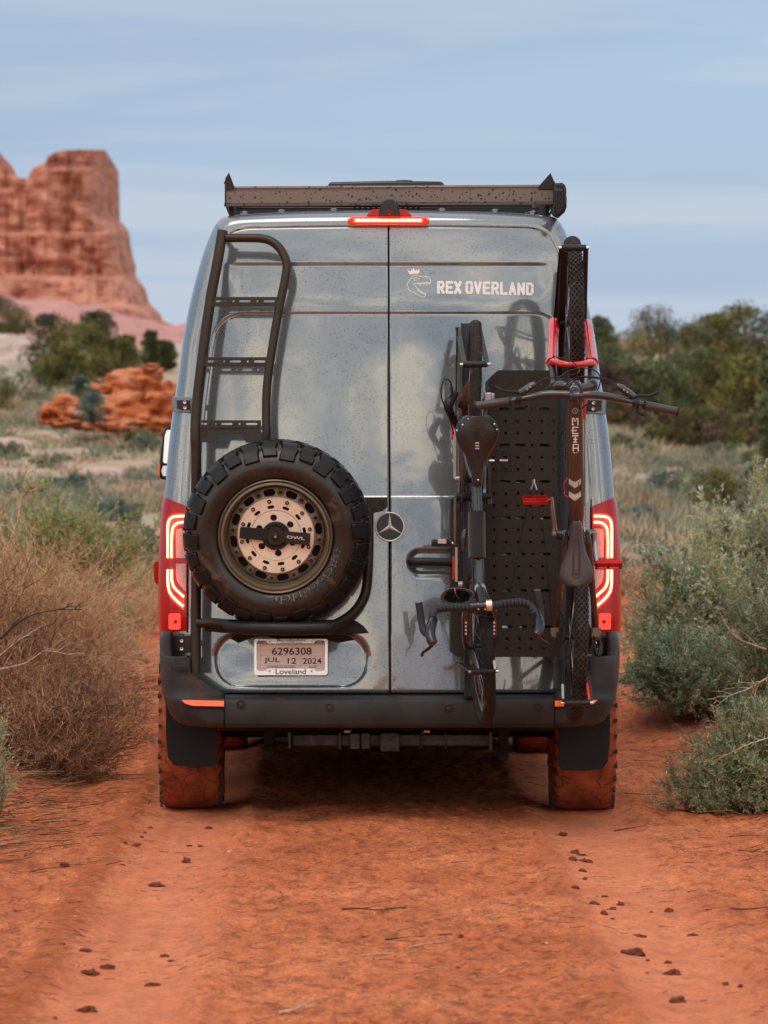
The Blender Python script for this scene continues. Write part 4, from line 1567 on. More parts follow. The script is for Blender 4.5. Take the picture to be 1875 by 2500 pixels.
m_.tube([P(560, 1310, -0.05), P(900, 1250, -0.06)], 0.02, 10)
m_.tube([P(478, 1350, -0.09), P(660, 1310, -0.06)], 0.02, 10)
SUB(car, m_.build('carrier_arm', 'tubecoat'))

# ------------------------------------------------------------------ roof rack, fan, awning
YR = 0.30
def RR(px, py, off=0):
    return P(px, py - (px - 551) * 0.0055, YR - off)
m_ = MB()
secr = [(455, 0.0, 0.006), (459, 0, 0), (466, 0, 0)]
prof = [(455, -0.03), (455, 0.0), (459.5, 0.003), (460, -0.004), (466, -0.004), (468, 0.002), (496, 0.002), (498, 0.0), (498.5, 0.006), (503, 0.004), (504, -0.03)]
xs_ = np.linspace(552, 1350, 30)
vs = [RR(x, py, o_) for x in xs_ for py, o_ in prof]
n = len(prof)
fs = []
for i in range(len(xs_) - 1):
    for k in range(n):
        a, b = i * n + k, i * n + (k + 1) % n
        fs.append((a, b, b + n, a + n))
fs.append(tuple(range(n)))
fs.append(tuple((len(xs_) - 1) * n + k for k in range(n)))
m_.add(vs, fs)
rack = V_(m_.build('roof_rack', 'rackface', smooth=20))
rack['label'] = 'black flat roof rack with winglet end plates'
for side in (-1, 1):
    m_ = MB()
    if side < 0:
        pl = [(549.5, 436), (559, 421), (572, 455), (572, 462), (552, 462), (552, 500), (563, 524), (558, 524), (549.5, 502)]
    else:
        pl = [(1352, 440), (1344, 422), (1314, 456), (1314, 462), (1350, 462), (1350, 500), (1338, 526), (1344, 528), (1352.5, 502)]
    px_prism(m_, pl, lambda a, b, o_: P(a, b, YR - o_), -0.012, 0.008)
    SUB(rack, m_.build('end_plate', 'peg', bevel=0.001))
    m_ = MB()
    x = P(556 if side < 0 else 1347, 480, YR).x
    m_.box((x, 2.0, P(0, 472, YR).z), (0.03, 3.3, 0.10))
    SUB(rack, m_.build('side_rail', 'peg', bevel=0.004))
    m_ = MB()
    x2 = P(563 if side < 0 else 1338, 480, 0.35).x
    for yy in (0.5, 1.7, 2.9):
        m_.box((x2, yy, P(0, 514, 0.3).z + 0.02), (0.02, 0.10, 0.07))
    SUB(rack, m_.build('rack_foot', 'peg'))
    for k, yy in ((0, 446), (1, 500)):
        m_ = MB()
        m_.lathe([(0, 0.0001), (0, 0.007), (0.005, 0.007), (0.005, 0.0001)], P(550 if side < 0 else 1352, yy, YR + 0.0), (side, 0, 0), 8)
        SUB(rack, m_.build('bolt', 'plastic'))
for k in range(9):
    m_ = MB()
    m_.box((0.0, 0.50 + k * 0.38, P(0, 462, 0.4).z), (1.40, 0.09, 0.025))
    SUB(rack, m_.build('slat', 'peg', bevel=0.003))
m_ = MB()
a, b = P(576, 505, 0.42), P(1316, 514, 0.42)
m_.box(((a.x + b.x) / 2, 0.46, (a.z + b.z) / 2), (b.x - a.x, 0.04, a.z - b.z))
SUB(rack, m_.build('wind_deflector', 'glossblack', bevel=0.003))
for k in range(13):
    x = 866 + k * 13
    if 922 < x < 982:
        continue
    m_ = MB()
    a = P(x, 508, 0.40)
    m_.box(a, (0.010, 0.02, 0.014))
    SUB(rack, m_.build('fin', 'peg'))
m_ = MB()
px_prism(m_, [(799, 458), (803, 447), (808, 444.5), (950, 441.5), (1074, 443), (1081, 446), (1088, 457)], lambda a, b, o_: P(a, b, 1.2 + o_), 0, 0.6)
fan = V_(m_.build('roof_fan', 'glossblack', bevel=0.008))
m_ = MB()
px_prism(m_, [(962, 443), (968, 440), (985, 439), (1004, 440), (1012, 443)], lambda a, b, o_: P(a, b, 1.3 + o_), 0, 0.3)
SUB(fan, m_.build('fan_lid', 'glossblack', bevel=0.004))
m_ = MB()
aw = [(1353, 447), (1372, 446), (1380, 451), (1382.5, 462), (1383, 472), (1381.5, 478), (1383.5, 481), (1383.5, 505), (1379, 518), (1368, 528), (1362, 534), (1350, 528), (1345, 520), (1352, 500)]
px_prism(m_, aw, lambda a, b, o_: P(a, b, 0.10 + o_), 0, 3.2)
awn = V_(m_.build('awning_case', 'glossblack', bevel=0.012))
m_ = MB()
px_prism(m_, [(1354, 449), (1371, 448), (1378, 453), (1380, 476), (1380, 504), (1375, 516), (1362, 528), (1354, 520)], lambda a, b, o_: P(a, b, 0.10 - o_), 0, 0.02)
SUB(awn, m_.build('awning_cap', 'plastic', bevel=0.006))
SUB(awn, decal_text('lettering', 'Fiamma', 1355, 1373, 458, 466, 'rackface', lambda a, b, o_: P(a, b, 0.079 - o_), 0.0))

# ------------------------------------------------------------------ perforated panel
def ypeg(py):
    a = SK(1230, 904).y - 0.075
    b = SK(1230, 1604).y - 0.06
    return a + (b - a) * (py - 904) / 700
def PG(px, py, w_=0.0):
    p = P(px, py, ypeg(py))
    return p + Vector((0, w_, 0))
m_ = MB()
rowy = 963.0 - 24
pitch = 29.55
cl = []
yrow = 939.0
k = 0
y0 = 904.0
r_i = 0
while True:
    yc = yrow + r_i * pitch
    ya, yb = yc - pitch / 2, yc + pitch / 2
    if r_i == 0:
        ya = 925
    last = yb > 1590
    if last:
        yb = 1590
    left = 1193 if yc < 1222 else 1100
    right = 1361
    sh = (yc - 939) * 0.0085
    slot = (r_i % 3 == 2)
    holes = []
    if slot:
        x = 1230 + sh
        seq = [(0, 13), (38, 13), (67, 3.6), (97, 13), (126, 3.6)]
        base_x = 1231 + sh
        allh = [(base_x + a, w_) for a, w_ in seq]
        if left < 1150:
            allh = [(base_x - 97 + a, w_) for a, w_ in seq[:3]] + allh
        holes = allh
    else:
        holes = [(1233 + sh + j * pitch, 3.6) for j in range(-5, 5)]
    holes = [(x, w_) for x, w_ in holes if x - w_ > left + 4 and x + w_ < right - 3]
    eds = [left] + [((holes[j][0] + holes[j][1]) + (holes[j + 1][0] - holes[j + 1][1])) / 2 for j in range(len(holes) - 1)] + [right]
    for j, (x, w_) in enumerate(holes):
        cl.append((eds[j], eds[j + 1], ya, yb, (x, yc if not last else min(yc, 1583), w_, 3.6)))
    r_i += 1
    if last:
        break
cells(m_, cl, PG, 0.005)
def flat(poly):
    m_.add([PG(a, b, 0) for a, b in poly], [tuple(range(len(poly)))])
flat([(1193, 925), (1361, 925), (1361, 904), (1215, 904)])
flat([(1100, 1590), (1361, 1590), (1361, 1604), (1119, 1604)])
yl = 939 + 10 * pitch - pitch / 2
flat([(1100, yl), (1193, yl), (1193, 1206), (1118, 1206), (1100, 1222)])
o = m_.build('gear_panel', 'peg', smooth=0)
s_ = o.modifiers.new('thickness', 'SOLIDIFY')
s_.thickness = 0.004
peg = V_(o)
peg['label'] = 'perforated black panel behind the bicycles'
m_ = MB()   # frame bars that hold it off the door
for x, y0_, y1_ in ((1215, 930, 1600), (1345, 930, 1600)):
    m_.bar(SK(x, y0_, 0.028), SK(x, y1_, 0.028), 0.03, 0.03)
SUB(peg, m_.build('panel_mount', 'dark'))
# blue-black bike tray rails fixed to the door
def tray(xa, ya, xb, yb, w_, y_off):
    m_ = MB()
    a, b = SK(xa, ya, y_off), SK(xb, yb, y_off)
    m_.bar(a, b, w_, 0.03)
    m_.bar(a + Vector((-w_ / 2, -0.02, 0)), b + Vector((-w_ / 2, -0.02, 0)), 0.006, 0.05)
    m_.bar(a + Vector((w_ / 2, -0.02, 0)), b + Vector((w_ / 2, -0.02, 0)), 0.006, 0.05)
    return V_(m_.build('bike_tray', pbr('bike_tray_paint', (0.030, 0.036, 0.050), 0.35, 0.4, drops=0.5, dscale=90), bevel=0.001))
trayA = tray(1150, 790, 1158, 1700, 0.085, 0.10)
trayB = tray(1400, 640, 1408, 1700, 0.080, 0.12)
# ------------------------------------------------------------------ spare wheel on the door
sw_c = P(676.5, 1302, -0.215)
spare = thing('spare_wheel', 'spare wheel with chunky black tyre and tan bolted disc hung on the left rear door', 'spare wheel', tuple(sw_c))
n_ = Vector((-0.05, -1, -0.105)).normalized()
RU, UU, NN = frame_of(n_)       # RU x UU = NN
if RU.x < 0:
    RU, UU = -RU, -UU
RU = Vector((1, 0, 0)) - n_ * n_.x
RU.normalize()
UU = n_.cross(RU)
if UU.z < 0:
    UU = -UU
def SWp(u, v, a):
    """u right, v up, a along the axle towards the camera"""
    return sw_c + RU * u + UU * v + n_ * a
def SWr(ang, r, a):
    return SWp(r * math.cos(ang), r * math.sin(ang), a)
def SB(o, parent=None):
    return rel(spare, o) if parent is None else SUB(parent, o)
mb = MB()
W2 = 0.128
prof = [(W2 - 0.035, 0.243), (W2 - 0.012, 0.256), (W2 - 0.002, 0.275), (W2 + 0.003, 0.300), (W2, 0.322), (W2 - 0.006, 0.336), (W2 - 0.020, 0.360), (W2 - 0.036, 0.380), (W2 - 0.06, 0.392), (0.03, 0.397), (0, 0.398)]
prof = prof + [(-a, r) for a, r in prof[:-1][::-1]]
mb.lathe(prof, sw_c, n_, 120)
tyre = SB(mb.build('tyre', 'sidewall', smooth=50))
# tread blocks
def block(curve, width, hgt, taper, zig=0.0):
    """curve: (a,r) inner profile points; block follows it; local X = tangent, Y = axle, Z = radial at angle 0"""
    m_ = MB()
    vs, fs = [], []
    n = len(curve)
    for i, (a, r) in enumerate(curve):
        t = i / (n - 1)
        w_ = width * (1 - taper * (1 - t))
        sh = zig * (1 if 0.3 < t < 0.7 else -0.3)
        # outward direction in (a,r)
        p0, p1 = curve[max(i - 1, 0)], curve[min(i + 1, n - 1)]
        da, dr = p1[0] - p0[0], p1[1] - p0[1]
        l = math.hypot(da, dr)
        oa, orr = -dr / l * -1, da / l * -1
        oa, orr = (dr / l, -da / l)
        if orr < 0 and oa < 0:
            oa, orr = -oa, -orr
        if orr < -0.3:
            oa, orr = -oa, -orr
        h = hgt
        for hh, ww in ((-0.004, 1.0), (h, 0.86)):
            for s_ in (-1, 1):
                vs.append((s_ * w_ / 2 * ww + sh, a + oa * hh, r + orr * hh))
    for i in range(n - 1):
        b = i * 4
        fs += [(b + 2, b + 3, b + 7, b + 6), (b, b + 2, b + 6, b + 4), (b + 1, b + 5, b + 7, b + 3)]
    fs += [(0, 1, 3, 2), ((n - 1) * 4, (n - 1) * 4 + 2, (n - 1) * 4 + 3, (n - 1) * 4 + 1)]
    m_.add(vs, fs)
    return m_
long_ = [(W2 - 0.004, 0.334), (W2 - 0.019, 0.360), (W2 - 0.036, 0.382), (W2 - 0.062, 0.395), (W2 - 0.078, 0.398)]
short_ = [(W2 - 0.012, 0.350), (W2 - 0.024, 0.368), (W2 - 0.038, 0.384), (W2 - 0.060, 0.396), (W2 - 0.074, 0.398)]
cent = [(0.036, 0.399), (0.015, 0.3995), (-0.015, 0.3995), (-0.036, 0.399)]
meshes = []
for cv_, w_, tp, zg_ in ((long_, 0.078, 0.10, 0.006), (short_, 0.070, 0.05, -0.006), (cent, 0.060, 0, 0.01)):
    me = block(cv_, w_, 0.012, tp, zg_).mesh('tread_block', 25)
    me.materials.append(M['rubber'])
    meshes.append(me)
base_rot = Matrix((RU, n_, UU)).transposed()     # local X->RU, Y->axle, Z->radial
NB = 28
def put_block(me, ang, mirror=False, parent=tyre):
    o = bpy.data.objects.new('tread_block', me)
    col.objects.link(o)
    o.parent = parent
    # rotate about the axle
    rad_d = RU * math.cos(ang) + UU * math.sin(ang)
    tan_d = (RU * -math.sin(ang) + UU * math.cos(ang))
    ay = n_ if not mirror else -n_
    m4 = Matrix((tan_d * (-1 if not mirror else 1), ay, rad_d)).transposed().to_4x4()
    m4.translation = sw_c
    o.matrix_basis = m4
    bv = o.modifiers.new('bevel', 'BEVEL')
    bv.width = 0.0018
    bv.segments = 1
    return o
for k in range(NB):
    a = 2 * math.pi * (k + 0.3) / NB
    put_block(meshes[k % 2], a)
    put_block(meshes[k % 2], a + 0.11, True)
    put_block(meshes[2], a + 0.05)
# small sipe bars between the blocks on the shoulder
sp_me = MB().box((0, W2 - 0.042, 0.386), (0.016, 0.03, 0.010)).mesh('shoulder_bar', 20)
sp_me.materials.append(M['rubber'])
# sidewall lettering
def arc_text(s, ang0, r, hgt, mat, dirn=-1, bold=0.02, spacing=0.5, nm='lettering', up_out=True, lift=0.0040, arc=None):
    vs, fs, wd, ht = text_geo(s, 1.0, bold, 0.0, space=1.05)
    k = hgt / max(ht, 1e-6) * 1.0
    if arc is not None:
        kx = arc * r / wd
    else:
        kx = k
    vv = []
    a_surf = lambda rr: float(np.interp(rr, [0.243, 0.256, 0.275, 0.300, 0.322, 0.336], [W2 - 0.035, W2 - 0.012, W2 - 0.002, W2 + 0.003, W2, W2 - 0.006]))
    for v in vs:
        ang = ang0 + dirn * (v.x + wd / 2) * kx / r
        rr = r + v.y * k * (1 if up_out else -1)
        vv.append(SWr(ang, rr, a_surf(rr) + lift))
    m_ = MB()
    m_.add(vv, fs)
    return SUB(tyre, link(nm, m_.mesh(nm, 0), None, mat))
arc_text('BFGoodrich', R(-9), 0.278, 0.037, 'letter2', bold=0.055, arc=R(83), lift=0.0045)
arc_text('BFGoodrich', R(-9), 0.278, 0.035, 'letter', bold=0.018, arc=R(83), lift=0.0060)
arc_text('All-Terrain', R(178), 0.284, 0.026, 'letter', bold=0.02, arc=R(62))
arc_text('T/A', R(98), 0.284, 0.028, 'letter', bold=0.02, arc=R(24))
arc_text('LT265/70R17  121/118S', R(232), 0.312, 0.010, 'letter', bold=0.01, arc=R(-46), dirn=-1, up_out=False)
arc_text('TUBELESS  RADIAL  MUD AND SNOW', R(262), 0.285, 0.008, 'letter', bold=0.008, arc=R(-36), dirn=-1, up_out=False)
# rim
mb = MB()
rp = [(W2 - 0.04, 0.236), (W2 - 0.020, 0.250), (W2 - 0.008, 0.250), (W2 - 0.004, 0.246), (W2 - 0.010, 0.240), (W2 - 0.014, 0.238), (W2 - 0.010, 0.236), (W2 - 0.008, 0.228), (W2 - 0.014, 0.224), (W2 - 0.030, 0.221),
      (W2 - 0.070, 0.215), (W2 - 0.085, 0.205)]
mb.lathe(rp, sw_c, n_, 96)
rim = SB(mb.build('rim', 'rim', smooth=28))
# holed ring
mb = MB()
cl = []
ring_a = W2 - 0.072
r0, r1 = 0.166, 0.210
def angmap(u, v, w_):
    return SWr(u, v, ring_a + 0.012 * (1 - (v - r0) / (r1 - r0)) - w_)
K12 = 2 * math.pi / 12
first = R(84)
for k in range(12):
    cb = first + K12 * k
    cs = cb + K12 / 2
    # around bolt: solid cell split in 3 so it follows the curve
    for a0, a1 in ((cb - 0.095, cb), (cb, cb + 0.095)):
        cl.append((a0, a1, r0, r1, None))
    cl.append((cb + 0.095, cb + K12 - 0.095, r0, r1, (cs, 0.188, 0.128, 0.0155)))
def angmap2(u, v, w_):
    # squash: hole half width given in radians on u, metres on v
    return angmap(u, v, w_)
for u0, u1, v0, v1, h in cl:
    if h is None:
        m = 3
        for j in range(m):
            ua, ub = u0 + (u1 - u0) * j / m, u0 + (u1 - u0) * (j + 1) / m
            mb.add([angmap(ua, v0, 0), angmap(ub, v0, 0), angmap(ub, v1, 0), angmap(ua, v1, 0)], [(0, 1, 2, 3)])
    else:
        # scale u into metres for the rounded hole
        rm = 0.189
        cells(mb, [((u0 - h[0]) * rm, (u1 - h[0]) * rm, v0, v1, (0, h[1], 0.0265, h[3]))], lambda u, v, w_, hh=h: angmap(hh[0] + u / rm, v, w_), 0.022)
SB(mb.build('spoke_ring', 'rim', smooth=20), rim)
mb = MB()
mb.disc(SWp(0, 0, ring_a - 0.035), n_, 0.214, 0.008, 60)
SB(mb.build('wheel_well', 'gap'), rim)
bolt = MB().lathe([(0, 0.0175), (0.004, 0.0175), (0.005, 0.0150), (0.0035, 0.0135), (0.0085, 0.0130), (0.0090, 0.0090), (-0.002, 0.0068), (-0.002, 0.0001)], (0, 0, 0), (0, 0, 1), 20).mesh('ring_bolt', 30)
bolt.materials.append(M['rim'])
core = MB().disc((0, 0, 0.001), (0, 0, 1), 0.0086, 0.0065, 12).mesh('bolt_core', 30)
core.materials.append(M['gap'])
sbolt = MB().lathe([(0, 0.0088), (0.005, 0.0085), (0.006, 0.0070), (0.006, 0.0042), (0.002, 0.0040), (0.002, 0.0001)], (0, 0, 0), (0, 0, 1), 14).mesh('small_bolt', 30)
sbolt.materials.append(M['plastic'])
socket = MB().disc((0, 0, 0), (0, 0, 1), 0.0038, 0.0035, 6).mesh('bolt_socket', 30)
socket.materials.append(M['steel'])
axle_rot = n_.to_track_quat('Z', 'Y').to_matrix().to_4x4()
def putm(me, nm, p, parent):
    o = bpy.data.objects.new(nm, me)
    col.objects.link(o)
    o.parent = parent
    m4 = axle_rot.copy()
    m4.translation = p
    o.matrix_basis = m4
    return o
for k in range(12):
    putm(bolt, 'ring_bolt', SWr(first + K12 * k, 0.190, ring_a + 0.005), rim)
    putm(core, 'bolt_core', SWr(first + K12 * k, 0.190, ring_a + 0.006), rim)
mb = MB()
mb.tube([SWr(R(50), 0.205, ring_a - 0.01), SWr(R(50), 0.200, ring_a + 0.03)], 0.004, 8)
SB(mb.build('valve_stem', 'steel'), rim)
# tan disc with slots and lug holes, in two rings of cells
disc_a = W2 - 0.050
mb = MB()
def dmap(u, v, w_):
    return SWr(u, v, disc_a - w_)
fs0 = R(100)
for k in range(12):
    ca = fs0 + K12 * k
    rm = 0.126
    cells(mb, [(-K12 / 2 * rm, K12 / 2 * rm, 0.112, 0.140, (0, rm, 0.0150, 0.0075))], lambda u, v, w_, c_=ca: dmap(c_ + u / rm, v, w_), 0.012)
    for j in range(4):
        a0, a1 = ca - K12 / 2 + K12 * j / 4, ca - K12 / 2 + K12 * (j + 1) / 4
        for q0, q1 in ((0.140, 0.164),):
            mb.add([dmap(a0, q0, 0), dmap(a1, q0, 0), dmap(a1, q1, 0), dmap(a0, q1, 0)], [(0, 1, 2, 3)])
        mb.add([dmap(a0, 0.164, 0), dmap(a1, 0.164, 0), dmap(a1, 0.168, 0.004), dmap(a0, 0.168, 0.004)], [(0, 1, 2, 3)])
        mb.add([dmap(a0, 0.168, 0.004), dmap(a1, 0.168, 0.004), dmap(a1, 0.168, 0.03), dmap(a0, 0.168, 0.03)], [(0, 1, 2, 3)])
        mb.add([dmap(a0, 0.1105, 0.002), dmap(a1, 0.1105, 0.002), dmap(a1, 0.112, 0), dmap(a0, 0.112, 0)], [(0, 1, 2, 3)])
dsc = SB(mb.build('wheel_disc', 'tan', smooth=20))
mb = MB()
K6 = 2 * math.pi / 6
for k in range(6):
    ca = R(97.5) + K6 * k
    rm = 0.078
    for j in range(6):
        pass
    cells(mb, [(-0.30 * rm, 0.30 * rm, 0.060, 0.098, (0, rm, 0.0150, 0.0150))], lambda u, v, w_, c_=ca: dmap(c_ + u / rm, v, w_), 0.02)
    for a0, a1 in ((ca + 0.30, ca + 0.45), (ca + 0.45, ca + 0.60), (ca + 0.60, ca + K6 - 0.30)):
        mb.add([dmap(a0, 0.060, 0), dmap(a1, 0.060, 0), dmap(a1, 0.098, 0), dmap(a0, 0.098, 0)], [(0, 1, 2, 3)])
    for j in range(8):
        a0, a1 = ca + K6 * j / 8, ca + K6 * (j + 1) / 8
        mb.add([dmap(a0, 0.098, 0), dmap(a1, 0.098, 0), dmap(a1, 0.1095, 0), dmap(a0, 0.1095, 0)], [(0, 1, 2, 3)])
        mb.add([dmap(a0, 0.03, 0), dmap(a1, 0.03, 0), dmap(a1, 0.060, 0), dmap(a0, 0.060, 0)], [(0, 1, 2, 3)])
SB(mb.build('hub_plate', 'tan', smooth=0), dsc)
mb = MB()
mb.disc(SWp(0, 0, disc_a - 0.02), n_, 0.165, 0.002, 50)
SB(mb.build('disc_backing', 'gap'), dsc)
for k in range(12):
    a = R(101) + K12 * k
    putm(sbolt, 'small_bolt', SWr(a, 0.151, disc_a), dsc)
    putm(socket, 'bolt_socket', SWr(a, 0.151, disc_a + 0.001), dsc)
mb = MB()
mb.lathe([(0, 0.040), (0, 0.062), (0.010, 0.062), (0.014, 0.058), (0.014, 0.046), (0.008, 0.044), (0.008, 0.0001)], SWp(0, 0, disc_a + 0.001), n_, 48)
SB(mb.build('centre_collar', 'plastic', smooth=30))
# clamp bar (u,v in metres about the hub)
def cpx(px, py):
    return ((px - 673.7) / 560, -(py - 1306.5) / 560)
def barpiece(poly, a0, a1, mat, name):
    m_ = MB()
    m_.prism([cpx(*p) for p in poly], 1.0, lambda u, v, w_: SWp(u, v, a0 + (a1 - a0) * w_))
    return m_.build(name, mat, bevel=0.0012)
b0 = disc_a + 0.016
cb_ = SB(barpiece([(655, 1293), (663, 1284.5), (684, 1285), (692, 1293), (692, 1321), (684, 1329), (663, 1328), (654, 1319)], b0, b0 + 0.008, 'peg', 'clamp_bar'))
SB(barpiece([(587, 1287), (589, 1284.5), (655, 1289), (654, 1318), (587, 1313), (585, 1311)], b0 - 0.001, b0 + 0.006, 'plastic', 'bar_arm'), cb_)
SB(barpiece([(692, 1294), (756, 1299), (758.5, 1301), (757, 1327), (754, 1329), (691, 1322)], b0 - 0.001, b0 + 0.006, 'peg', 'bar_arm'), cb_)
mb = MB()
mb.lathe([(0, 0.018), (0.002, 0.018), (0.002, 0.0150), (0.010, 0.0150), (0.011, 0.012), (0.011, 0.0001)], SWp(0, 0, b0 + 0.008), n_, 6)
SB(mb.build('hub_nut', 'glossblack', smooth=0), cb_)
mb = MB()
mb.tube([SWp(0, 0, b0 + 0.015), SWp(0, 0, b0 + 0.026)], 0.006, 12)
SB(mb.build('threaded_stud', 'steel'), cb_)
vs, fs, wd, ht = text_geo('OWL', 1.0, 0.03)
mb = MB()
vv = []
for v in vs:
    px = 701 + (745 - 701) * (v.x / wd + 0.5)
    py = 1310 + 7.5 * -(v.y / ht) * 2 * 0.5 * 1.9 / 1.9 + (v.x / wd) * 4.5
    u_, v_ = cpx(px, py)
    vv.append(SWp(u_, v_, b0 + 0.0068))
mb.add(vv, fs)
SB(link('lettering', mb.mesh('lettering', 0), None, 'silverp'), cb_)

# ------------------------------------------------------------------ bicycles
def BW(bike, parent, c_, ax, Rr, tr, mat, knob=None, name='wheel', disc=None, spokes=28, rimmat='fblack'):
    """wheel: rim with hub, tyre, spokes; ax = axle direction"""
    ax = Vector(ax).normalized()
    mb = MB()
    rr = Rr - 2 * tr + 0.004
    mb.lathe([(-0.012, rr + 0.004), (-0.013, rr - 0.004), (-0.008, rr - 0.018), (0, rr - 0.024), (0.008, rr - 0.018), (0.013, rr - 0.004), (0.012, rr + 0.004)], c_, ax, 64)
    wh = rel(bike, mb.build(name, rimmat, smooth=40))
    mb = MB()
    n = 12
    prof = [(tr * math.sin(2 * math.pi * i / n + 0.26), Rr - tr + tr * math.cos(2 * math.pi * i / n + 0.26)) for i in range(n)]
    mb.lathe(prof, c_, ax, 80, close=True)
    ty = SUB(wh, mb.build('tyre', mat, smooth=60))
    u = Vector((0, -1, 0))
    u = (u - ax * u.dot(ax)).normalized()
    s_ = ax.cross(u)
    if knob:
        kb = MB()
        nrow, hgt, kw, kl = knob
        cnt = int(2 * math.pi * Rr / kl / 1.75)
        for k in range(cnt):
            a = 2 * math.pi * k / cnt
            for ri, off in enumerate(np.linspace(-0.9, 0.9, nrow)):
                aa = a + (ri % 2) * math.pi / cnt
                d = u * math.cos(aa) + s_ * math.sin(aa)
                tg = -u * math.sin(aa) + s_ * math.cos(aa)
                nd = (d * math.cos(off) + ax * math.sin(off)).normalized()
                p = c_ + d * (Rr - tr) + nd * (tr + hgt * 0.3)
                rot = Matrix((tg, nd.cross(tg), nd)).transposed()
                kb.box(p, (kl, kw, hgt), rot)
        me = kb.mesh('tread_knobs', 0, fix=False)
        o = link('tread_knobs', me, None, mat)
        o['kind'] = 'stuff'
        SUB(wh, o)
    mb = MB()
    mb.lathe([(-0.055, 0.0001), (-0.055, 0.012), (-0.03, 0.012), (-0.03, 0.026), (-0.025, 0.026), (-0.02, 0.014), (0.02, 0.014), (0.025, 0.026), (0.03, 0.026), (0.03, 0.012), (0.055, 0.012), (0.055, 0.0001)], c_, ax, 20)
    SUB(wh, mb.build('hub', 'plastic'))
    sm_ = MB().tube([(0, 0, 0), (0, 0, 1)], 0.0013, 4).mesh('spoke', 0)
    sm_.materials.append(M['alloy'])
    for k in range(spokes):
        a = 2 * math.pi * k / spokes
        sd_ = 1 if k % 2 else -1
        b_ = a + (0.35 if k % 4 < 2 else -0.35)
        p0 = c_ + (u * math.cos(b_) + s_ * math.sin(b_)) * 0.025 + ax * 0.027 * sd_
        p1 = c_ + (u * math.cos(a) + s_ * math.sin(a)) * (rr - 0.02)
        o = bpy.data.objects.new('spoke', sm_)
        col.objects.link(o)
        o.parent = wh
        d = p1 - p0
        m4 = d.to_track_quat('Z', 'Y').to_matrix().to_4x4() @ Matrix.Diagonal((1, 1, d.length, 1))
        m4.translation = p0
        o.matrix_basis = m4
    if disc:
        mb = MB()
        mb.lathe([(0.033 * disc, 0.05), (0.033 * disc, 0.085), (0.035 * disc, 0.085), (0.035 * disc, 0.05)], c_, ax, 40)
        SUB(wh, mb.build('brake_disc', 'alloy'))
    return wh
def crank(bike, c_, ax, aA, L_=0.172, mat='fblack', out_=0.075):
    pass
def pedal(bike, c_, mat, wx=0.10, wy=0.10, th=0.018, tilt=0.0, ax=(1, 0, 0)):
    """open cage platform"""
    mb = MB()
    rot = Euler((tilt, 0, 0)).to_matrix()
    c_ = Vector(c_)
    def B(x, y, z, a, b, c2):
        mb.box(c_ + rot @ Vector((x, y, z)), (a, b, c2), rot)
    B(0, wy / 2 - 0.005, 0, wx, 0.010, th)
    B(0, -wy / 2 + 0.005, 0, wx, 0.010, th)
    B(-wx / 2 + 0.005, 0, 0, 0.010, wy - 0.02, th)
    B(wx / 2 - 0.005, 0, 0, 0.010, wy - 0.02, th)
    B(0, 0, 0, wx - 0.02, 0.016, th * 0.9)
    B(0, 0.022, 0, 0.008, 0.04, th * 0.6)
    B(0, -0.022, 0, 0.008, 0.04, th * 0.6)
    for i in range(5):
        for s_ in (-1, 1):
            B(-wx / 2 + 0.012 + i * (wx - 0.024) / 4, s_ * (wy / 2 - 0.005), th / 2 + 0.002, 0.004, 0.004, 0.004)
    return rel(bike, mb.build('pedal', mat, bevel=0.0015))
def seat_shape(bike, fn, outline, crown_, mat, name='saddle', thick=0.03, rails=None):
    """outline: list of (t, half width) along the length; fn(t, s, h) -> world; s in -1..1"""
    vs, fs = [], []
    NS = 13
    for t, hw in outline:
        for k in range(NS):
            s_ = -1 + 2 * k / (NS - 1)
            s_ = math.sin(s_ * math.pi / 2)
            h = crown_ * (1 - abs(s_) ** 2.6) - 0.012 * (abs(s_) ** 6)
            vs.append(fn(t, s_ * hw, h))
    n = NS
    m = len(outline)
    for i in range(m - 1):
        for k in range(n - 1):
            a = i * n + k
            fs.append((a, a + 1, a + 1 + n, a + n))
    mb = MB().add(vs, fs)
    o = rel(bike, mb.build(name, mat, smooth=70))
    s_ = o.modifiers.new('thickness', 'SOLIDIFY')
    s_.thickness = 0.008
    s_.offset = 0
    return o

# ---- gravel bicycle (left), rear wheel up, dropped bars at the bottom
gb = thing('gravel_bicycle', 'black drop bar bicycle hung nose down on the right rear door', 'bicycle', tuple(P(1165, 1270, -0.5)))
g_rear = P(1154.5, 980, -0.49)
g_front = P(1172, 1578, -0.49)
wr = BW(gb, None, g_rear, (1, 0, -0.035), 0.350, 0.0255, 'bike_tyre', knob=(7, 0.003, 0.004, 0.009), disc=1)
wf = BW(gb, None, g_front, (1, 0.07, 0.075), 0.352, 0.0275, 'muddy', knob=(7, 0.002, 0.004, 0.008), disc=1)
bbg = P(1160, 1213, -0.42)
def gt(name, pts, r, mat='fblack', parent=None, n=12, sm_=4):
    mb = MB()
    q = smooth_path([P(*p) for p in pts], sm_) if len(pts) > 2 else [P(*p) for p in pts]
    if isinstance(r, (list, tuple)) and len(r) != len(q):
        r = list(np.interp(np.linspace(0, 1, len(q)), np.linspace(0, 1, len(r)), r))
    mb.tube(q, r, n)
    o = mb.build(name, mat, smooth=50)
    return rel(gb, o) if parent is None else SUB(parent, o)
mb = MB()
for a, b, r in (((1164, 1188, -0.86), (1172, 1440, -1.00), 0.021), ((1160, 1213, -0.42), (1170, 1452, -0.92), 0.026), ((1160, 1213, -0.42), (1164, 1165, -0.86), 0.017)):
    mb.tube([P(*a), P(*b)], r, 14)
mb.tube([P(1172, 1436, -1.02), P(1173, 1478, -0.86)], 0.024, 14)
gf = rel(gb, mb.build('frame', 'fblack', smooth=50))
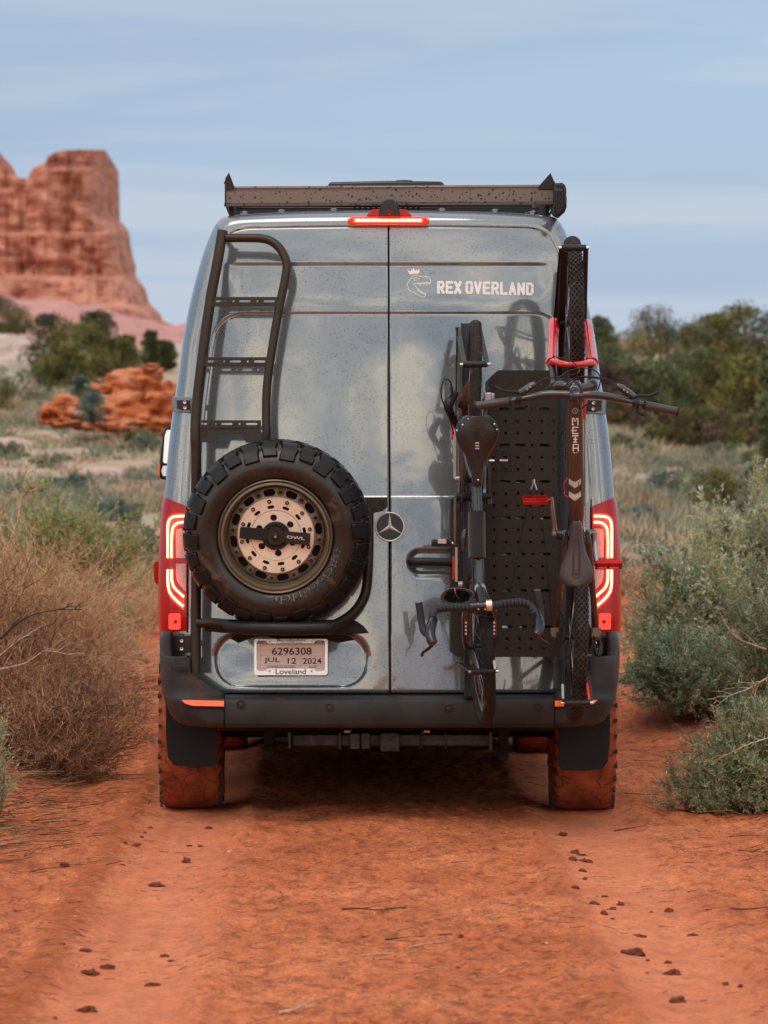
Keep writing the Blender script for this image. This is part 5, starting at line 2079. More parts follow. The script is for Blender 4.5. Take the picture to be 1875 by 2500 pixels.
for sx in (-1, 1):
    gt('seat_stay', [(1163 + sx * 10, 1168, -0.84), (1158 + sx * 22, 1110, -0.72), (1155 + sx * 30, 985, -0.50)], [0.010, 0.008, 0.008], parent=gf)
    gt('chain_stay', [(1160 + sx * 12, 1206, -0.42), (1157 + sx * 22, 1120, -0.44), (1155 + sx * 32, 985, -0.48)], [0.013, 0.010, 0.009], parent=gf)
fk = gt('fork', [(1173, 1440, -1.0), (1173, 1484, -0.86)], 0.022, 'fblack')
for sx in (-1, 1):
    gt('fork_leg', [(1173 + sx * 20, 1482, -0.87), (1172 + sx * 33, 1500, -0.82), (1172 + sx * 36, 1560, -0.60), (1172 + sx * 33, 1582, -0.48)], [0.017, 0.019, 0.014, 0.011], parent=fk)
mb = MB()
mb.tube([P(1152, 1482, -0.87), P(1194, 1482, -0.87)], 0.017, 10)
SUB(fk, mb.build('fork_crown', 'fblack'))
# fork mount bolts and orange cap
for sx in (-1, 1):
    for k in range(4):
        mb = MB()
        mb.lathe([(0, 0.0001), (0, 0.005), (0.003, 0.005), (0.003, 0.0001)], P(1172 + sx * (34.5), 1520 + k * 9, -0.80 + k * 0.028), (0, -1, 0), 8)
        SUB(fk, mb.build('mount_bolt', 'steel'))
# sleeve on the top tube
mb = MB()
q = [P(1164, 1252, -0.925), P(1164, 1300, -0.945), P(1165, 1362, -0.965)]
mb.tube(smooth_path(q, 6), 0.045, 20, flat=0.8)
rel(gb, mb.build('frame_bag', 'cloth', smooth=50))
sp_ = gt('seat_post', [(1164, 1190, -0.86), (1166, 1130, -1.0)], 0.0145, 'alloy')
# saddle: rear end up (py 1015), nose down (py 1185)
def gsf(t, s, h):
    px = 1164.5 + 1.5 * t
    py = 1016 + 170 * t
    y = -1.07 - 0.004 * math.sin(t * 3.1) + 0.02 * t - h
    p = P(px, py, y)
    return p + Vector((s, 0.016 * 0, 0))
ol = [(0.0, 0.045), (0.015, 0.055), (0.06, 0.070), (0.13, 0.0835), (0.22, 0.0885), (0.30, 0.0855), (0.38, 0.076), (0.46, 0.0625), (0.55, 0.048), (0.64, 0.0355), (0.74, 0.0265), (0.84, 0.0215), (0.93, 0.0195), (0.98, 0.0175), (1.0, 0.012)]
sad = seat_shape(gb, gsf, ol, 0.030, 'leather')
for x, y in ((1129, 1037), (1144, 1023), (1183.5, 1023), (1207, 1035.5), (1115.5, 1051), (1212, 1049), (1167, 1172)):
    mb = MB()
    mb.lathe([(0, 0.0001), (0, 0.0045), (0.002, 0.004), (0.003, 0.0001)], P(x, y, -1.094 if 1120 < x < 1208 else -1.070), (0, -1, 0), 10)
    SUB(sad, mb.build('rivet', 'chrome'))
mb = MB()
cut = [(1155.5, 1060), (1158, 1054), (1164, 1051.5), (1170, 1054), (1172.5, 1062), (1171, 1080), (1170.5, 1098), (1172, 1105), (1170, 1112), (1166.5, 1124), (1163, 1112), (1158, 1107), (1160.5, 1098), (1160, 1080)]
mb.prism(cut, 1.0, lambda u, v, w_: P(u, v, -1.1035 - 0.0015 * w_ + (v - 1080) * 0.0002))
SUB(sad, mb.build('saddle_cutout', 'gap', bevel=0))
for k in range(3):
    mb = MB()
    mb.box(P(1165, 1081 + k * 7, -1.105), (0.017, 0.003, 0.006))
    SUB(sad, mb.build('seat_clamp', 'alloy'))
for sx in (-1, 1):
    gt('saddle_rail', [(1165 + sx * 16, 1040, -1.03), (1165 + sx * 9, 1090, -1.01), (1166 + sx * 4, 1165, -1.03)], 0.0035, 'steel', parent=sad)
# stem and drop bars
st = gt('stem', [(1173, 1441, -1.05), (1178, 1478, -1.12)], [0.021, 0.019], 'glossblack')
mb = MB()
mb.lathe([(0, 0.0001), (0, 0.019), (0.006, 0.018), (0.006, 0.0001)], P(1173, 1440, -1.05), (0, -1, -0.3), 20)
SUB(st, mb.build('top_cap', 'alloy'))
mb = MB()
mb.tube([P(1148, 1481.5, -1.12), P(1199, 1480, -1.12)], 0.022, 14)
SUB(st, mb.build('bar_clamp', 'glossblack'))
for x, y in ((1168, 1474), (1184, 1473), (1168, 1487), (1184, 1487)):
    mb = MB()
    mb.lathe([(0, 0.0001), (0, 0.0035), (0.003, 0.0035), (0.003, 0.0001)], P(x, y, -1.143), (0, -1, 0), 8)
    SUB(st, mb.build('bolt', 'steel'))
tops = [(1058, 1520, -1.155), (1056, 1502, -1.15), (1063, 1490, -1.14), (1080, 1484, -1.13), (1108, 1483, -1.125), (1150, 1482, -1.12), (1178, 1480, -1.12), (1210, 1478, -1.12), (1245, 1472, -1.125), (1272, 1470.5, -1.13), (1290, 1476, -1.14), (1302, 1490, -1.15), (1311, 1508, -1.16)]
hb = gt('handlebar', tops, 0.0165, 'tape', sm_=6)
# tape wraps
for k in range(26):
    t = k / 25
    px = 1066 + t * 232
    if 1150 < px < 1205:
        continue
    py = float(np.interp(px, [1066, 1080, 1108, 1150, 1210, 1245, 1272, 1290, 1300], [1488, 1484, 1483, 1482, 1478, 1472, 1470.5, 1476, 1487]))
    yy = float(np.interp(px, [1058, 1178, 1300], [-1.14, -1.12, -1.15]))
    mb = MB()
    mb.lathe([(-0.006, 0.0165), (-0.004, 0.0182), (0.005, 0.0172), (0.006, 0.0160)], P(px, py, yy), (1, 0, 0.15), 12)
    SUB(hb, mb.build('tape_wrap', 'tape'))
for px0, hp_, dp_, lv in ((0, [(1058, 1512, -1.155), (1053, 1528, -1.20), (1050, 1545, -1.23), (1053, 1562, -1.25), (1059, 1571, -1.26)],
                           [(1056, 1506, -1.15), (1046, 1545, -1.10), (1034, 1540, -1.02), (1028, 1510, -1.00), (1022, 1471, -1.00)],
                           [(1056, 1574, -1.23), (1046, 1584, -1.20), (1034, 1592, -1.17), (1030, 1600, -1.15)]),
                          (1, [(1309, 1500, -1.155), (1316, 1516, -1.20), (1317, 1532, -1.23), (1313, 1545, -1.25), (1308, 1552, -1.26)],
                           [(1311, 1506, -1.15), (1318, 1530, -1.08), (1320, 1500, -1.0), (1316, 1465, -1.00), (1310, 1441, -1.00)],
                           [(1312, 1555, -1.23), (1322, 1562, -1.20), (1332, 1568, -1.17), (1338, 1574, -1.15)])):
    gt('drop', dp_, 0.0150, 'tape', parent=hb)
    hd = gt('brake_hood', hp_, [0.018, 0.022, 0.022, 0.021, 0.019], 'glossblack')
    gt('brake_lever', lv, [0.008, 0.007, 0.006, 0.007], 'plastic', parent=hd)
    e = dp_[-1]
    mb = MB()
    mb.lathe([(0, 0.0001), (0, 0.0165), (0.003, 0.0165), (0.003, 0.0001)], P(*e), (0, 0, 1), 16)
    SUB(hd, mb.build('bar_end_plug', 'alloy'))
# gold and white ring on the bar
mb = MB()
mb.lathe([(-0.012, 0.021), (-0.012, 0.025), (0.012, 0.025), (0.012, 0.021)], P(1194, 1478, -1.12), (1, 0, 0.08), 24, close=True)
rel(gb, mb.build('bar_bell', pbr('bell_gold', (0.75, 0.42, 0.22), 0.3, 0.8, c2=(0.8, 0.75, 0.68), vscale=40)))
# feed bag, an open topped oval bag
mb = MB()
N_ = 36
def bagp(a, k, d):
    sx_, sz_ = 41 * k, 23 * k
    px = 1116 + math.cos(a) * sx_ + 2 * math.sin(3 * a)
    py = 1457 - math.sin(a) * sz_ * (1 + 0.06 * math.cos(2 * a))
    return P(px, py, -1.03 + d)
vs, fs = [], []
rows_ = [(0.80, 0.22), (0.97, 0.14), (1.03, 0.04), (1.02, -0.02), (0.97, -0.035), (0.90, -0.03), (0.84, 0.0), (0.72, 0.05), (0.35, 0.07), (0.02, 0.06)]
for k_, d_ in rows_:
    for i in range(N_):
        a = 2 * math.pi * i / N_
        w_ = 0.012 * mnoise.noise(Vector((math.cos(a) * 2, math.sin(a) * 2, k_ * 4))) * (1 if k_ < 0.9 else 0.4)
        vs.append(bagp(a, k_, d_ + w_ * 2.0))
for i in range(len(rows_) - 1):
    for k in range(N_):
        fs.append((i * N_ + k, i * N_ + (k + 1) % N_, (i + 1) * N_ + (k + 1) % N_, (i + 1) * N_ + k))
mb.add(vs, fs)
bag = rel(gb, mb.build('stem_bag', 'cloth', smooth=50))
bag['label'] = 'open black feed bag strapped beside the stem'
gt('drawcord', [(1110, 1436, -1.08), (1112, 1448, -1.07), (1117, 1458, -1.02), (1121, 1459, -1.01)], 0.0018, 'silverp', parent=bag)
for r_ in range(2):
    gt('bag_strap', [(1075, 1470 + r_ * 3, -1.04), (1082, 1482, -1.10), (1090, 1488, -1.10)], 0.006, 'cloth', parent=bag)
# cassette, chain, chainring, derailleur
mb = MB()
for i in range(11):
    x = 1116 + i * 2.7
    rr = 0.022 + (i + 1) * 0.0062
    c_ = P(x - 1.0, 980, -0.49)
    mb.lathe([(-0.0009, 0.012), (-0.0009, rr), (0.0009, rr), (0.0009, 0.012)], c_, (1, 0, -0.035), 36)
o = mb.build('cassette', 'rust', smooth=0)
o['kind'] = 'stuff'
rel(gb, o)
link_m = MB().box((0, 0, 0), (0.006, 0.006, 0.0085)).mesh('chain_link', 0)
link_m.materials.append(M['rust'])
def chain(bike, a, b, nm, y_side, cnt=None):
    a, b = Vector(a), Vector(b)
    d = b - a
    cnt = cnt or int(d.length / 0.0127)
    ch = MB()
    for i in range(cnt):
        p = a + d * (i + 0.5) / cnt
        rot = d.to_track_quat('Z', 'Y').to_matrix()
        ch.box(p + Vector((0.0035 if i % 2 else 0.0025, 0, 0)), (0.0014, 0.008, 0.010), rot)
        ch.box(p - Vector((0.0035 if i % 2 else 0.0025, 0, 0)), (0.0014, 0.008, 0.010), rot)
        ch.tube([p - Vector((0.004, 0, 0)), p + Vector((0.004, 0, 0))], 0.0025, 5)
    o = ch.build('chain', nm, smooth=0)
    o['kind'] = 'stuff'
    return rel(bike, o)
ringc = P(1127, 1213, -0.42)
chain(gb, P(1126, 1000, -0.56), ringc + Vector((0, -0.10, 0)), 'rust', 1)
chain(gb, P(1120, 1015, -0.40), ringc + Vector((0, 0.085, -0.03)), 'rust', 1)
mb = MB()
mb.lathe([(-0.0015, 0.06), (-0.0015, 0.098), (0.0015, 0.098), (0.0015, 0.06)], ringc, (1, 0, 0), 48)
for k in range(4):
    a = R(20 + 90 * k)
    mb.bar(ringc, ringc + Vector((0, math.cos(a) * 0.07, math.sin(a) * 0.07)), 0.004, 0.014, (1, 0, 0))
rel(gb, mb.build('chainring', 'plastic', smooth=0))
mb = MB()
mb.tube(smooth_path([P(1112, 945, -0.50), P(1100, 975, -0.56), P(1093, 995, -0.58), P(1104, 1018, -0.54), P(1118, 1050, -0.50)], 5), [0.014, 0.02, 0.024, 0.018, 0.010], 10) if False else None
q = smooth_path([P(1112, 960, -0.50), P(1099, 978, -0.57), P(1095, 995, -0.58), P(1108, 1025, -0.52), P(1120, 1052, -0.46)], 4)
mb.tube(q, list(np.interp(np.linspace(0, 1, len(q)), [0, 0.3, 0.6, 1], [0.014, 0.024, 0.018, 0.010])), 10)
der = rel(gb, mb.build('rear_derailleur', 'plastic'))
for py_ in (1022, 1050):
    mb = MB()
    mb.disc(P(1113, py_, -0.50), (1, 0, 0), 0.020, 0.006, 20)
    SUB(der, mb.build('jockey_wheel', 'plastic'))
gt('gear_cable', [(1103, 958, -0.57), (1102, 940, -0.58), (1094, 927, -0.60), (1083, 930, -0.61), (1077, 950, -0.61), (1079, 975, -0.60), (1089, 1000, -0.58), (1100, 1030, -0.56), (1108, 1060, -0.52)], 0.0028, 'cable', sm_=8)
mb = MB()
mb.tube([P(1103, 946, -0.57), P(1103, 962, -0.57)], 0.007, 10)
SUB(der, mb.build('barrel_adjuster', 'plastic'))
mb = MB()
c_ = P(1191, 975, -0.52)
mb.box(c_, (0.035, 0.05, 0.06))
mb.box(c_ + Vector((0.02, 0.0, 0.012)), (0.02, 0.04, 0.03))
rel(gb, mb.build('brake_caliper', 'alloy', bevel=0.006))
mb = MB()
mb.tube([P(1183, 937, -0.5), P(1184, 962, -0.5)], 0.0018, 6)
rel(gb, mb.build('brake_cable', 'steel'))
# cranks and pedals
gt('crank_arm', [(1193, 1213, -0.42), (1194, 1230, -0.42)], 0.015, 'fblack')
mb = MB()
mb.bar(bbg + Vector((0.062, 0, 0)), P(1192, 1122, -0.44), 0.015, 0.03)
rel(gb, mb.build('crank_arm', 'fblack', bevel=0.004))
mb = MB()
a_, b_ = P(1112, 1215, -0.42), P(1110, 1326, -0.43)
mb.bar(a_, b_, 0.014, 0.028)
rel(gb, mb.build('crank_arm', 'brown', bevel=0.004))
mb = MB()
mb.tube([bbg - Vector((0.08, 0, 0)), bbg + Vector((0.07, 0, 0))], 0.018, 12)
rel(gb, mb.build('bottom_bracket', 'plastic'))
pd1 = pedal(gb, P(1228.5, 1125, -0.45), 'plastic', 0.074, 0.095, 0.018, tilt=R(90))
mb = MB()
mb.tube([P(1195, 1125, -0.45), P(1250, 1125, -0.45)], 0.006, 8)
for k in range(5):
    mb.lathe([(0, 0.010), (0.003, 0.011), (0.006, 0.010)], P(1220 + k * 4, 1125, -0.45), (1, 0, 0), 10)
SUB(pd1, mb.build('pedal_axle', 'steel'))
pd2 = pedal(gb, P(1078, 1326, -0.43), 'plastic', 0.086, 0.10, 0.022, tilt=R(4))
mb = MB()
mb.tube([P(1055, 1326, -0.43), P(1112, 1326, -0.43)], 0.006, 8)
mb.box(P(1079, 1321, -0.47), (0.036, 0.03, 0.02))
SUB(pd2, mb.build('pedal_axle', 'steel'))
# small pump strapped to the fork side
gt('mini_pump', [(1136, 1293, -0.60), (1133, 1308, -0.60), (1134, 1345, -0.60)], [0.006, 0.013, 0.012], 'fblack')
gt('brake_hose', [(1148, 1424, -0.95), (1165, 1420, -1.0), (1185, 1450, -1.08), (1192, 1470, -1.1)], 0.0025, 'cable')
gt('brake_hose', [(1100, 1492, -1.06), (1140, 1490, -1.02), (1165, 1500, -0.98), (1190, 1506, -0.95), (1203, 1507, -0.95)], 0.0026, 'cable')
gt('brake_hose', [(1172, 1418, -0.9), (1180, 1425, -0.95), (1190, 1450, -1.0), (1200, 1472, -1.1)], 0.0018, 'alloy')

# ---- mountain bicycle (right), front wheel up
mtb = thing('mountain_bicycle', 'brown mountain bike with red fork hung front wheel up on the right rear door', 'bicycle', tuple(P(1405, 1200, -0.6)))
m_front = P(1399, 787, -0.53)
m_rear = P(1408, 1556, -0.53)
BW(mtb, None, m_front, (1, 0, 0.012), 0.366, 0.0315, 'bike_tyre', knob=(7, 0.0065, 0.0115, 0.0150), disc=-1)
BW(mtb, None, m_rear, (1, 0, -0.02), 0.366, 0.0315, 'bike_tyre', knob=(7, 0.0065, 0.0115, 0.0150), disc=-1)
def mt(name, pts, r, mat='brown', parent=None, n=14, sm_=4, flat=1.0):
    mb = MB()
    q = smooth_path([P(*p) for p in pts], sm_) if len(pts) > 2 else [P(*p) for p in pts]
    if isinstance(r, (list, tuple)) and len(r) != len(q):
        r = list(np.interp(np.linspace(0, 1, len(q)), np.linspace(0, 1, len(r)), r))
    mb.tube(q, r, n, flat=flat)
    o = mb.build(name, mat, smooth=50)
    return rel(mtb, o) if parent is None else SUB(parent, o)
fr_ = mt('frame', [(1404, 975, -1.10), (1404, 1020, -1.08), (1405, 1120, -1.04), (1407, 1230, -0.98), (1408, 1300, -0.90)], [0.032, 0.034, 0.035, 0.035, 0.026])
mt('down_tube', [(1404, 1000, -1.04), (1405, 1150, -0.80), (1407, 1310, -0.52)], [0.034, 0.036, 0.032], parent=fr_)
mt('seat_tube', [(1407, 1320, -0.50), (1408, 1316, -0.93)], 0.019, parent=fr_)
mt('head_tube', [(1403, 962, -1.17), (1402, 940, -1.03)], 0.030, parent=fr_)
for sx in (-1, 1):
    mt('seat_stay', [(1408 + sx * 25, 1300, -0.86), (1408 + sx * 30, 1330, -0.84), (1407 + sx * 40, 1440, -0.72), (1406 + sx * 50, 1552, -0.54)], [0.012, 0.0125, 0.0125, 0.015], parent=fr_)
    mt('chain_stay', [(1407 + sx * 20, 1325, -0.50), (1407 + sx * 40, 1440, -0.50), (1406 + sx * 50, 1552, -0.50)], [0.018, 0.014, 0.013], parent=fr_)
    mb = MB()
    c_ = P(1406 + sx * 51, 1549, -0.56)
    mb.box(c_, (0.030, 0.08, 0.05))
    SUB(fr_, mb.build('dropout', 'brown', bevel=0.008))
    mb = MB()
    mb.lathe([(0, 0.0001), (0, 0.019), (0.004, 0.018), (0.004, 0.0001)], P(1406 + sx * 51, 1545, -0.601), (0, -1, 0), 20)
    mb.box(P(1406 + sx * 51, 1538, -0.6), (0.036, 0.012, 0.02))
    SUB(fr_, mb.build('pivot_bolt', 'rim'))
    mb = MB()
    mb.box(P(1408 + sx * 27, 1312, -0.87), (0.022, 0.05, 0.062))
    SUB(fr_, mb.build('rocker_link', 'fblack', bevel=0.006))
    mb = MB()
    mb.lathe([(0, 0.0001), (0, 0.008), (0.003, 0.007), (0.003, 0.0001)], P(1408 + sx * 33, 1300, -0.89), (sx, -1, 0), 12)
    SUB(fr_, mb.build('pivot_bolt', 'alloy'))
# frame decals on the top tube
def TT(px, py, off):
    yc = float(np.interp(py, [975, 1020, 1120, 1230, 1300], [-1.10, -1.08, -1.04, -0.98, -0.90]))
    rr = float(np.interp(py, [975, 1020, 1230, 1300], [0.032, 0.034, 0.035, 0.026]))
    xc = float(np.interp(py, [975, 1020, 1120, 1230, 1300], [1404, 1404, 1405, 1407, 1408]))
    dx = (px - xc) / 588
    return P(px, py, yc - math.sqrt(max(0, rr * rr - dx * dx)) - off - 0.004)
def glyph(polys, x0, y0, w_, h):
    mb = MB()
    for pts in polys:
        ribbon(mb, [(x0 + a * w_, y0 + b * h) for a, b in pts], 2.7, TT, 0.0016)
    o = link('lettering', mb.mesh('lettering', 0), None, 'white')
    return SUB(fr_, o)
glyph([[(0.08, 1), (0.08, 0.0)], [(0.0, 0.07), (0.3, 0.07), (0.5, 0.55), (0.72, 0.07), (1, 0.07)], [(0.92, 0), (0.92, 1)], [(0, 0.95), (0.3, 0.95)]], 1396.5, 1020, 15.5, 18)
glyph([[(0.12, 1), (0.12, 0.0)], [(0.0, 0.07), (1, 0.07)], [(-0.15, 0.5), (0.75, 0.5)], [(0, 0.93), (1, 0.93)]], 1397, 1042, 15, 18)
glyph([[(0.0, 0.07), (1, 0.07)], [(0.5, 0), (0.5, 1.0)], [(0.15, 0.55), (0.85, 0.55)], [(0.2, 0.95), (0.8, 0.95)]], 1397, 1063, 15, 17)
glyph([[(0.1, 1), (0.1, 0.07), (0.95, 0.07), (0.95, 1)], [(0.1, 0.58), (0.95, 0.58)]], 1398, 1084, 14.5, 18)
SUB(fr_, decal_text('lettering', 'TR|29', 1398, 1411, 1104, 1107.5, 'white', TT, 0.0, lift=0.0016))
mb = MB()
for y0_, c_ in ((1168, 0), (1199, 0)):
    for pts in ([(1388, y0_), (1403, y0_ + 9), (1419, y0_), (1419, y0_ + 14), (1403, y0_ + 24), (1388, y0_ + 12)],):
        # subdivide into strips so it wraps the tube
        xs2 = np.linspace(1388.5, 1418.5, 9)
        for a, b in zip(xs2[:-1], xs2[1:]):
            tp = lambda x: y0_ + 9 * (1 - abs(x - 1403.5) / 15)
            bt = lambda x: y0_ + 13 + 11 * (1 - abs(x - 1403.5) / 15)
            mb.add([TT(a, tp(a), 0.0016), TT(b, tp(b), 0.0016), TT(b, bt(b), 0.0016), TT(a, bt(a), 0.0016)], [(0, 1, 2, 3)])
SUB(fr_, link('chevron_decal', mb.mesh('chevron_decal', 0), None, pbr('pale_grey_decal', (0.62, 0.60, 0.57), 0.35, c2=(0.40, 0.38, 0.36), vscale=28)))
mb = MB()
mb.lathe([(0, 0.0155), (0.003, 0.0155), (0.003, 0.0105), (0.001, 0.010), (0.001, 0.0001)], TT(1404, 1003, 0.0), (0, -1, 0), 28)
cap = SUB(fr_, mb.build('steering_cap', 'fblack'))
mb = MB()
mb.lathe([(0, 0.0112), (0.0038, 0.0112), (0.0038, 0.0098), (0, 0.0098)], TT(1404, 1003, 0.0), (0, -1, 0), 28, close=True)
SUB(fr_, mb.build('cap_ring', 'alloy'))
mb = MB()
mb.lathe([(0, 0.0045), (0.004, 0.004), (0.004, 0.0001)], TT(1404, 1003, 0.001), (0, -1, 0), 12)
SUB(fr_, mb.build('cap_bolt', 'rim'))
# red fork: lowers, arch, stanchions, crown
fkm = mt('fork', [(1351, 784, -0.52), (1351, 800, -0.57), (1350, 840, -0.70), (1348, 886, -0.86)], [0.019, 0.025, 0.0225, 0.026], 'red')
mt('fork_leg', [(1432, 788, -0.52), (1434, 802, -0.57), (1439, 840, -0.70), (1446, 886, -0.86)], [0.019, 0.025, 0.0225, 0.026], 'red', parent=fkm)
mb = MB()
q = smooth_path([P(1341, 893, -0.88), P(1352, 884, -0.92), P(1372, 888, -0.97), P(1397, 890, -0.985), P(1424, 889, -0.97), P(1443, 886, -0.92), P(1453, 894, -0.88)], 5)
mb.tube(q, list(np.interp(np.linspace(0, 1, len(q)), [0, 0.15, 0.5, 0.85, 1], [0.010, 0.017, 0.012, 0.017, 0.010])), 12)
SUB(fkm, mb.build('fork_arch', 'red', smooth=60))
for x0, x1 in ((1348, 1353), (1446, 1443)):
    mt('stanchion', [(x0, 886, -0.87), (x1, 945, -1.06)], 0.0175, 'glossblack', parent=fkm)
    mb = MB()
    mb.tube([P(x0, 800, -0.60), P(x0, 860, -0.795)], 0.0006, 4)
for sx, xx in ((-1, 1345), (1, 1450)):
    for k in range(4):
        mb = MB()
        x_ = xx + k * 1.5 * -sx
        ribbon(mb, [(x_ - 4, 822 + k * 10), (x_ + 3, 818 + k * 10)], 2.0, lambda a, b, o_: P(a, b, float(np.interp(b, [800, 840, 886], [-0.57, -0.70, -0.86])) - 0.0235 - o_), 0.0)
        SUB(fkm, link('fork_decal', mb.mesh('fork_decal', 0), None, 'silverp'))
mb = MB()
q = smooth_path([P(1353, 944, -1.06), P(1372, 941, -1.08), P(1402, 950, -1.10), P(1426, 947, -1.08), P(1445, 942, -1.06)], 4)
mb.tube(q, list(np.interp(np.linspace(0, 1, len(q)), [0, 0.5, 1], [0.020, 0.022, 0.020])), 12)
SUB(fkm, mb.build('fork_crown', 'fblack'))
for x, y in ((1353, 944), (1445, 942)):
    mb = MB()
    mb.lathe([(0, 0.024), (0.004, 0.024), (0.006, 0.020), (0.005, 0.015), (0.009, 0.013), (0.009, 0.0001)], P(x, y, -1.07), (0.0, -1, 0.15), 24)
    SUB(fkm, mb.build('crown_cap', 'glossblack'))
# stem and wide bars
mb = MB()
mb.sphere(P(1402, 947, -1.17), 0.031, (1, 0.9, 1), 10)
mb.tube([P(1402, 947, -1.17), P(1403, 968, -1.22)], 0.024, 16)
stm = rel(mtb, mb.build('stem', 'glossblack', smooth=60))
mb = MB()
hexp = [(1393.5, 946), (1396, 942.5), (1408, 942.5), (1410, 946), (1409, 953), (1402, 956.5), (1395, 953)]
ribbon(mb, hexp, 1.1, lambda a, b, o_: P(a, b, -1.17 - 0.0285 - 0.0035 - o_), 0.0, True)
ribbon(mb, [(1397, 947), (1397, 951), (1406, 951), (1406, 947)], 1.1, lambda a, b, o_: P(a, b, -1.17 - 0.0285 - 0.0035 - o_), 0.0)
SUB(stm, link('stem_emblem', mb.mesh('stem_emblem', 0), None, 'white'))
for x in (1394, 1419):
    mb = MB()
    mb.lathe([(-0.007, 0.021), (-0.006, 0.0245), (0.006, 0.0245), (0.007, 0.021)], P(x, 966, -1.235), (1, 0, 0), 20)
    mb.box(P(x, 957, -1.25), (0.015, 0.014, 0.012))
    SUB(stm, mb.build('bar_clamp', 'fblack'))
hbm = mt('handlebar', [(1244, 979, -1.22), (1296, 969, -1.225), (1335, 962.5, -1.235), (1385, 963, -1.24), (1405, 966, -1.24), (1440, 964, -1.24), (1480, 967.5, -1.235), (1537, 980, -1.225), (1575, 988, -1.22)], [0.0115, 0.0125, 0.016, 0.017, 0.0175, 0.017, 0.016, 0.0125, 0.0115], 'fblack', sm_=6)
for pts in ([(1161, 991, -1.21), (1246, 979, -1.22)], [(1573, 988, -1.22), (1654, 1004, -1.21)]):
    g_ = mt('grip', pts, 0.0170, 'saddle', parent=hbm)
    for e in pts:
        mb = MB()
        d = (P(*pts[1]) - P(*pts[0])).normalized()
        mb.lathe([(-0.004, 0.0175), (-0.003, 0.0190), (0.003, 0.0190), (0.004, 0.0175)], P(*e), d, 18)
        SUB(hbm, mb.build('grip_collar', 'plastic'))
def lever(body, lev, shift, clampx):
    l_ = mt('brake_lever', body, [0.010, 0.015, 0.016, 0.013], 'fblack')
    mt('lever_blade', lev, [0.008, 0.006, 0.0055, 0.006], 'plastic', parent=l_)
    mt('shifter_paddle', shift, [0.006, 0.006, 0.010], 'plastic', parent=l_)
    for cxx, cyy in clampx:
        mb = MB()
        mb.lathe([(-0.006, 0.014), (-0.005, 0.019), (0.005, 0.019), (0.006, 0.014)], P(cxx, cyy, -1.222), (1, 0, -0.1), 16)
        SUB(l_, mb.build('clamp_ring', 'plastic'))
    for dx in (0.3, 0.8):
        mb = MB()
        p = P(*body[1]).lerp(P(*body[2]), dx)
        mb.lathe([(0, 0.0001), (0, 0.003), (0.002, 0.003), (0.002, 0.0001)], p + Vector((0, -0.0155, 0)), (0, -1, 0), 8)
        SUB(l_, mb.build('bolt', 'steel'))
    return l_
lever([(1308, 937, -1.22), (1298, 942, -1.22), (1284, 952, -1.22), (1268, 960, -1.22)], [(1270, 958, -1.22), (1250, 957, -1.235), (1226, 953, -1.25), (1209, 944, -1.24)],
      [(1268, 986, -1.215), (1275, 992, -1.22), (1290, 988, -1.23)], ((1262, 975), (1270, 974)))
lever([(1506, 941, -1.22), (1518, 948, -1.22), (1534, 960, -1.22), (1549, 970, -1.22)], [(1549, 968, -1.22), (1566, 966, -1.235), (1586, 966, -1.25), (1606, 957, -1.24)],
      [(1553, 994, -1.215), (1562, 1008, -1.22), (1575, 1011, -1.23)], ((1548, 983), (1557, 985)))
hoses = [[(1509, 941, -1.22), (1480, 925, -1.20), (1440, 920, -1.18), (1405, 922, -1.16), (1378, 943, -1.12)],
         [(1507, 944, -1.22), (1475, 928, -1.19), (1430, 921, -1.17), (1400, 930, -1.15), (1382, 940, -1.13)],
         [(1304, 938, -1.22), (1335, 925, -1.20), (1375, 918, -1.18), (1408, 912, -1.15), (1413, 898, -1.08), (1390, 880, -1.00), (1360, 872, -0.93), (1352, 868, -0.85)],
         [(1324, 958, -1.24), (1350, 936, -1.22), (1385, 908, -1.20), (1420, 899, -1.19), (1450, 903, -1.18), (1466, 922, -1.17), (1462, 945, -1.16), (1452, 962, -1.14)]]
for h_ in hoses:
    mt('brake_hose', h_, 0.0027, 'cable', sm_=8, n=8)
mt('brake_hose', [(1420, 998, -1.12), (1432, 988, -1.15), (1446, 980, -1.18)], 0.0026, 'cable', n=8)
for a_, b_ in (((1388, 1163, -1.02), (1379, 1200, -1.0)), ((1379, 1200, -1.0), (1388, 1215, -1.0))):
    mid = ((a_[0] + b_[0]) / 2 - 6, (a_[1] + b_[1]) / 2, a_[2])
    mt('red_cable_loop', [a_, mid, b_], 0.0018, 'strapred', n=6, sm_=6)
# saddle, nose up
def msf(t, s, h):
    px = 1408 - 1.0 * t
    py = 1273 + 157 * t
    y = -1.17 - h + 0.012 * math.sin(t * 3.14)
    return P(px, py, y) + Vector((s, 0, 0))
ol = [(0.0, 0.010), (0.02, 0.0165), (0.08, 0.0215), (0.18, 0.023), (0.30, 0.0255), (0.42, 0.031), (0.52, 0.041), (0.62, 0.053), (0.70, 0.0615), (0.78, 0.0665), (0.86, 0.0665), (0.93, 0.060), (0.97, 0.050), (0.99, 0.040), (1.0, 0.028)]
sdm = seat_shape(mtb, msf, ol, 0.026, 'saddle')
mb = MB()
chn = [(1402.5, 1320), (1408, 1313), (1413.5, 1320), (1416.5, 1360), (1416, 1405), (1413, 1411), (1401, 1411), (1398, 1405), (1398.5, 1360)]
ribbon(mb, chn, 1.3, lambda a, b, o_: P(a, b, -1.1985 - o_ + abs(a - 1407.5) ** 2 * 0.00002), 0.0, True)
SUB(sdm, link('saddle_seam', mb.mesh('saddle_seam', 0), None, 'gap'))
mb = MB()
px_prism(mb, [(1402, 1347), (1412, 1347), (1412, 1402), (1402, 1402)], lambda a, b, o_: P(a, b, -1.1965 - o_), 0, 0.003)
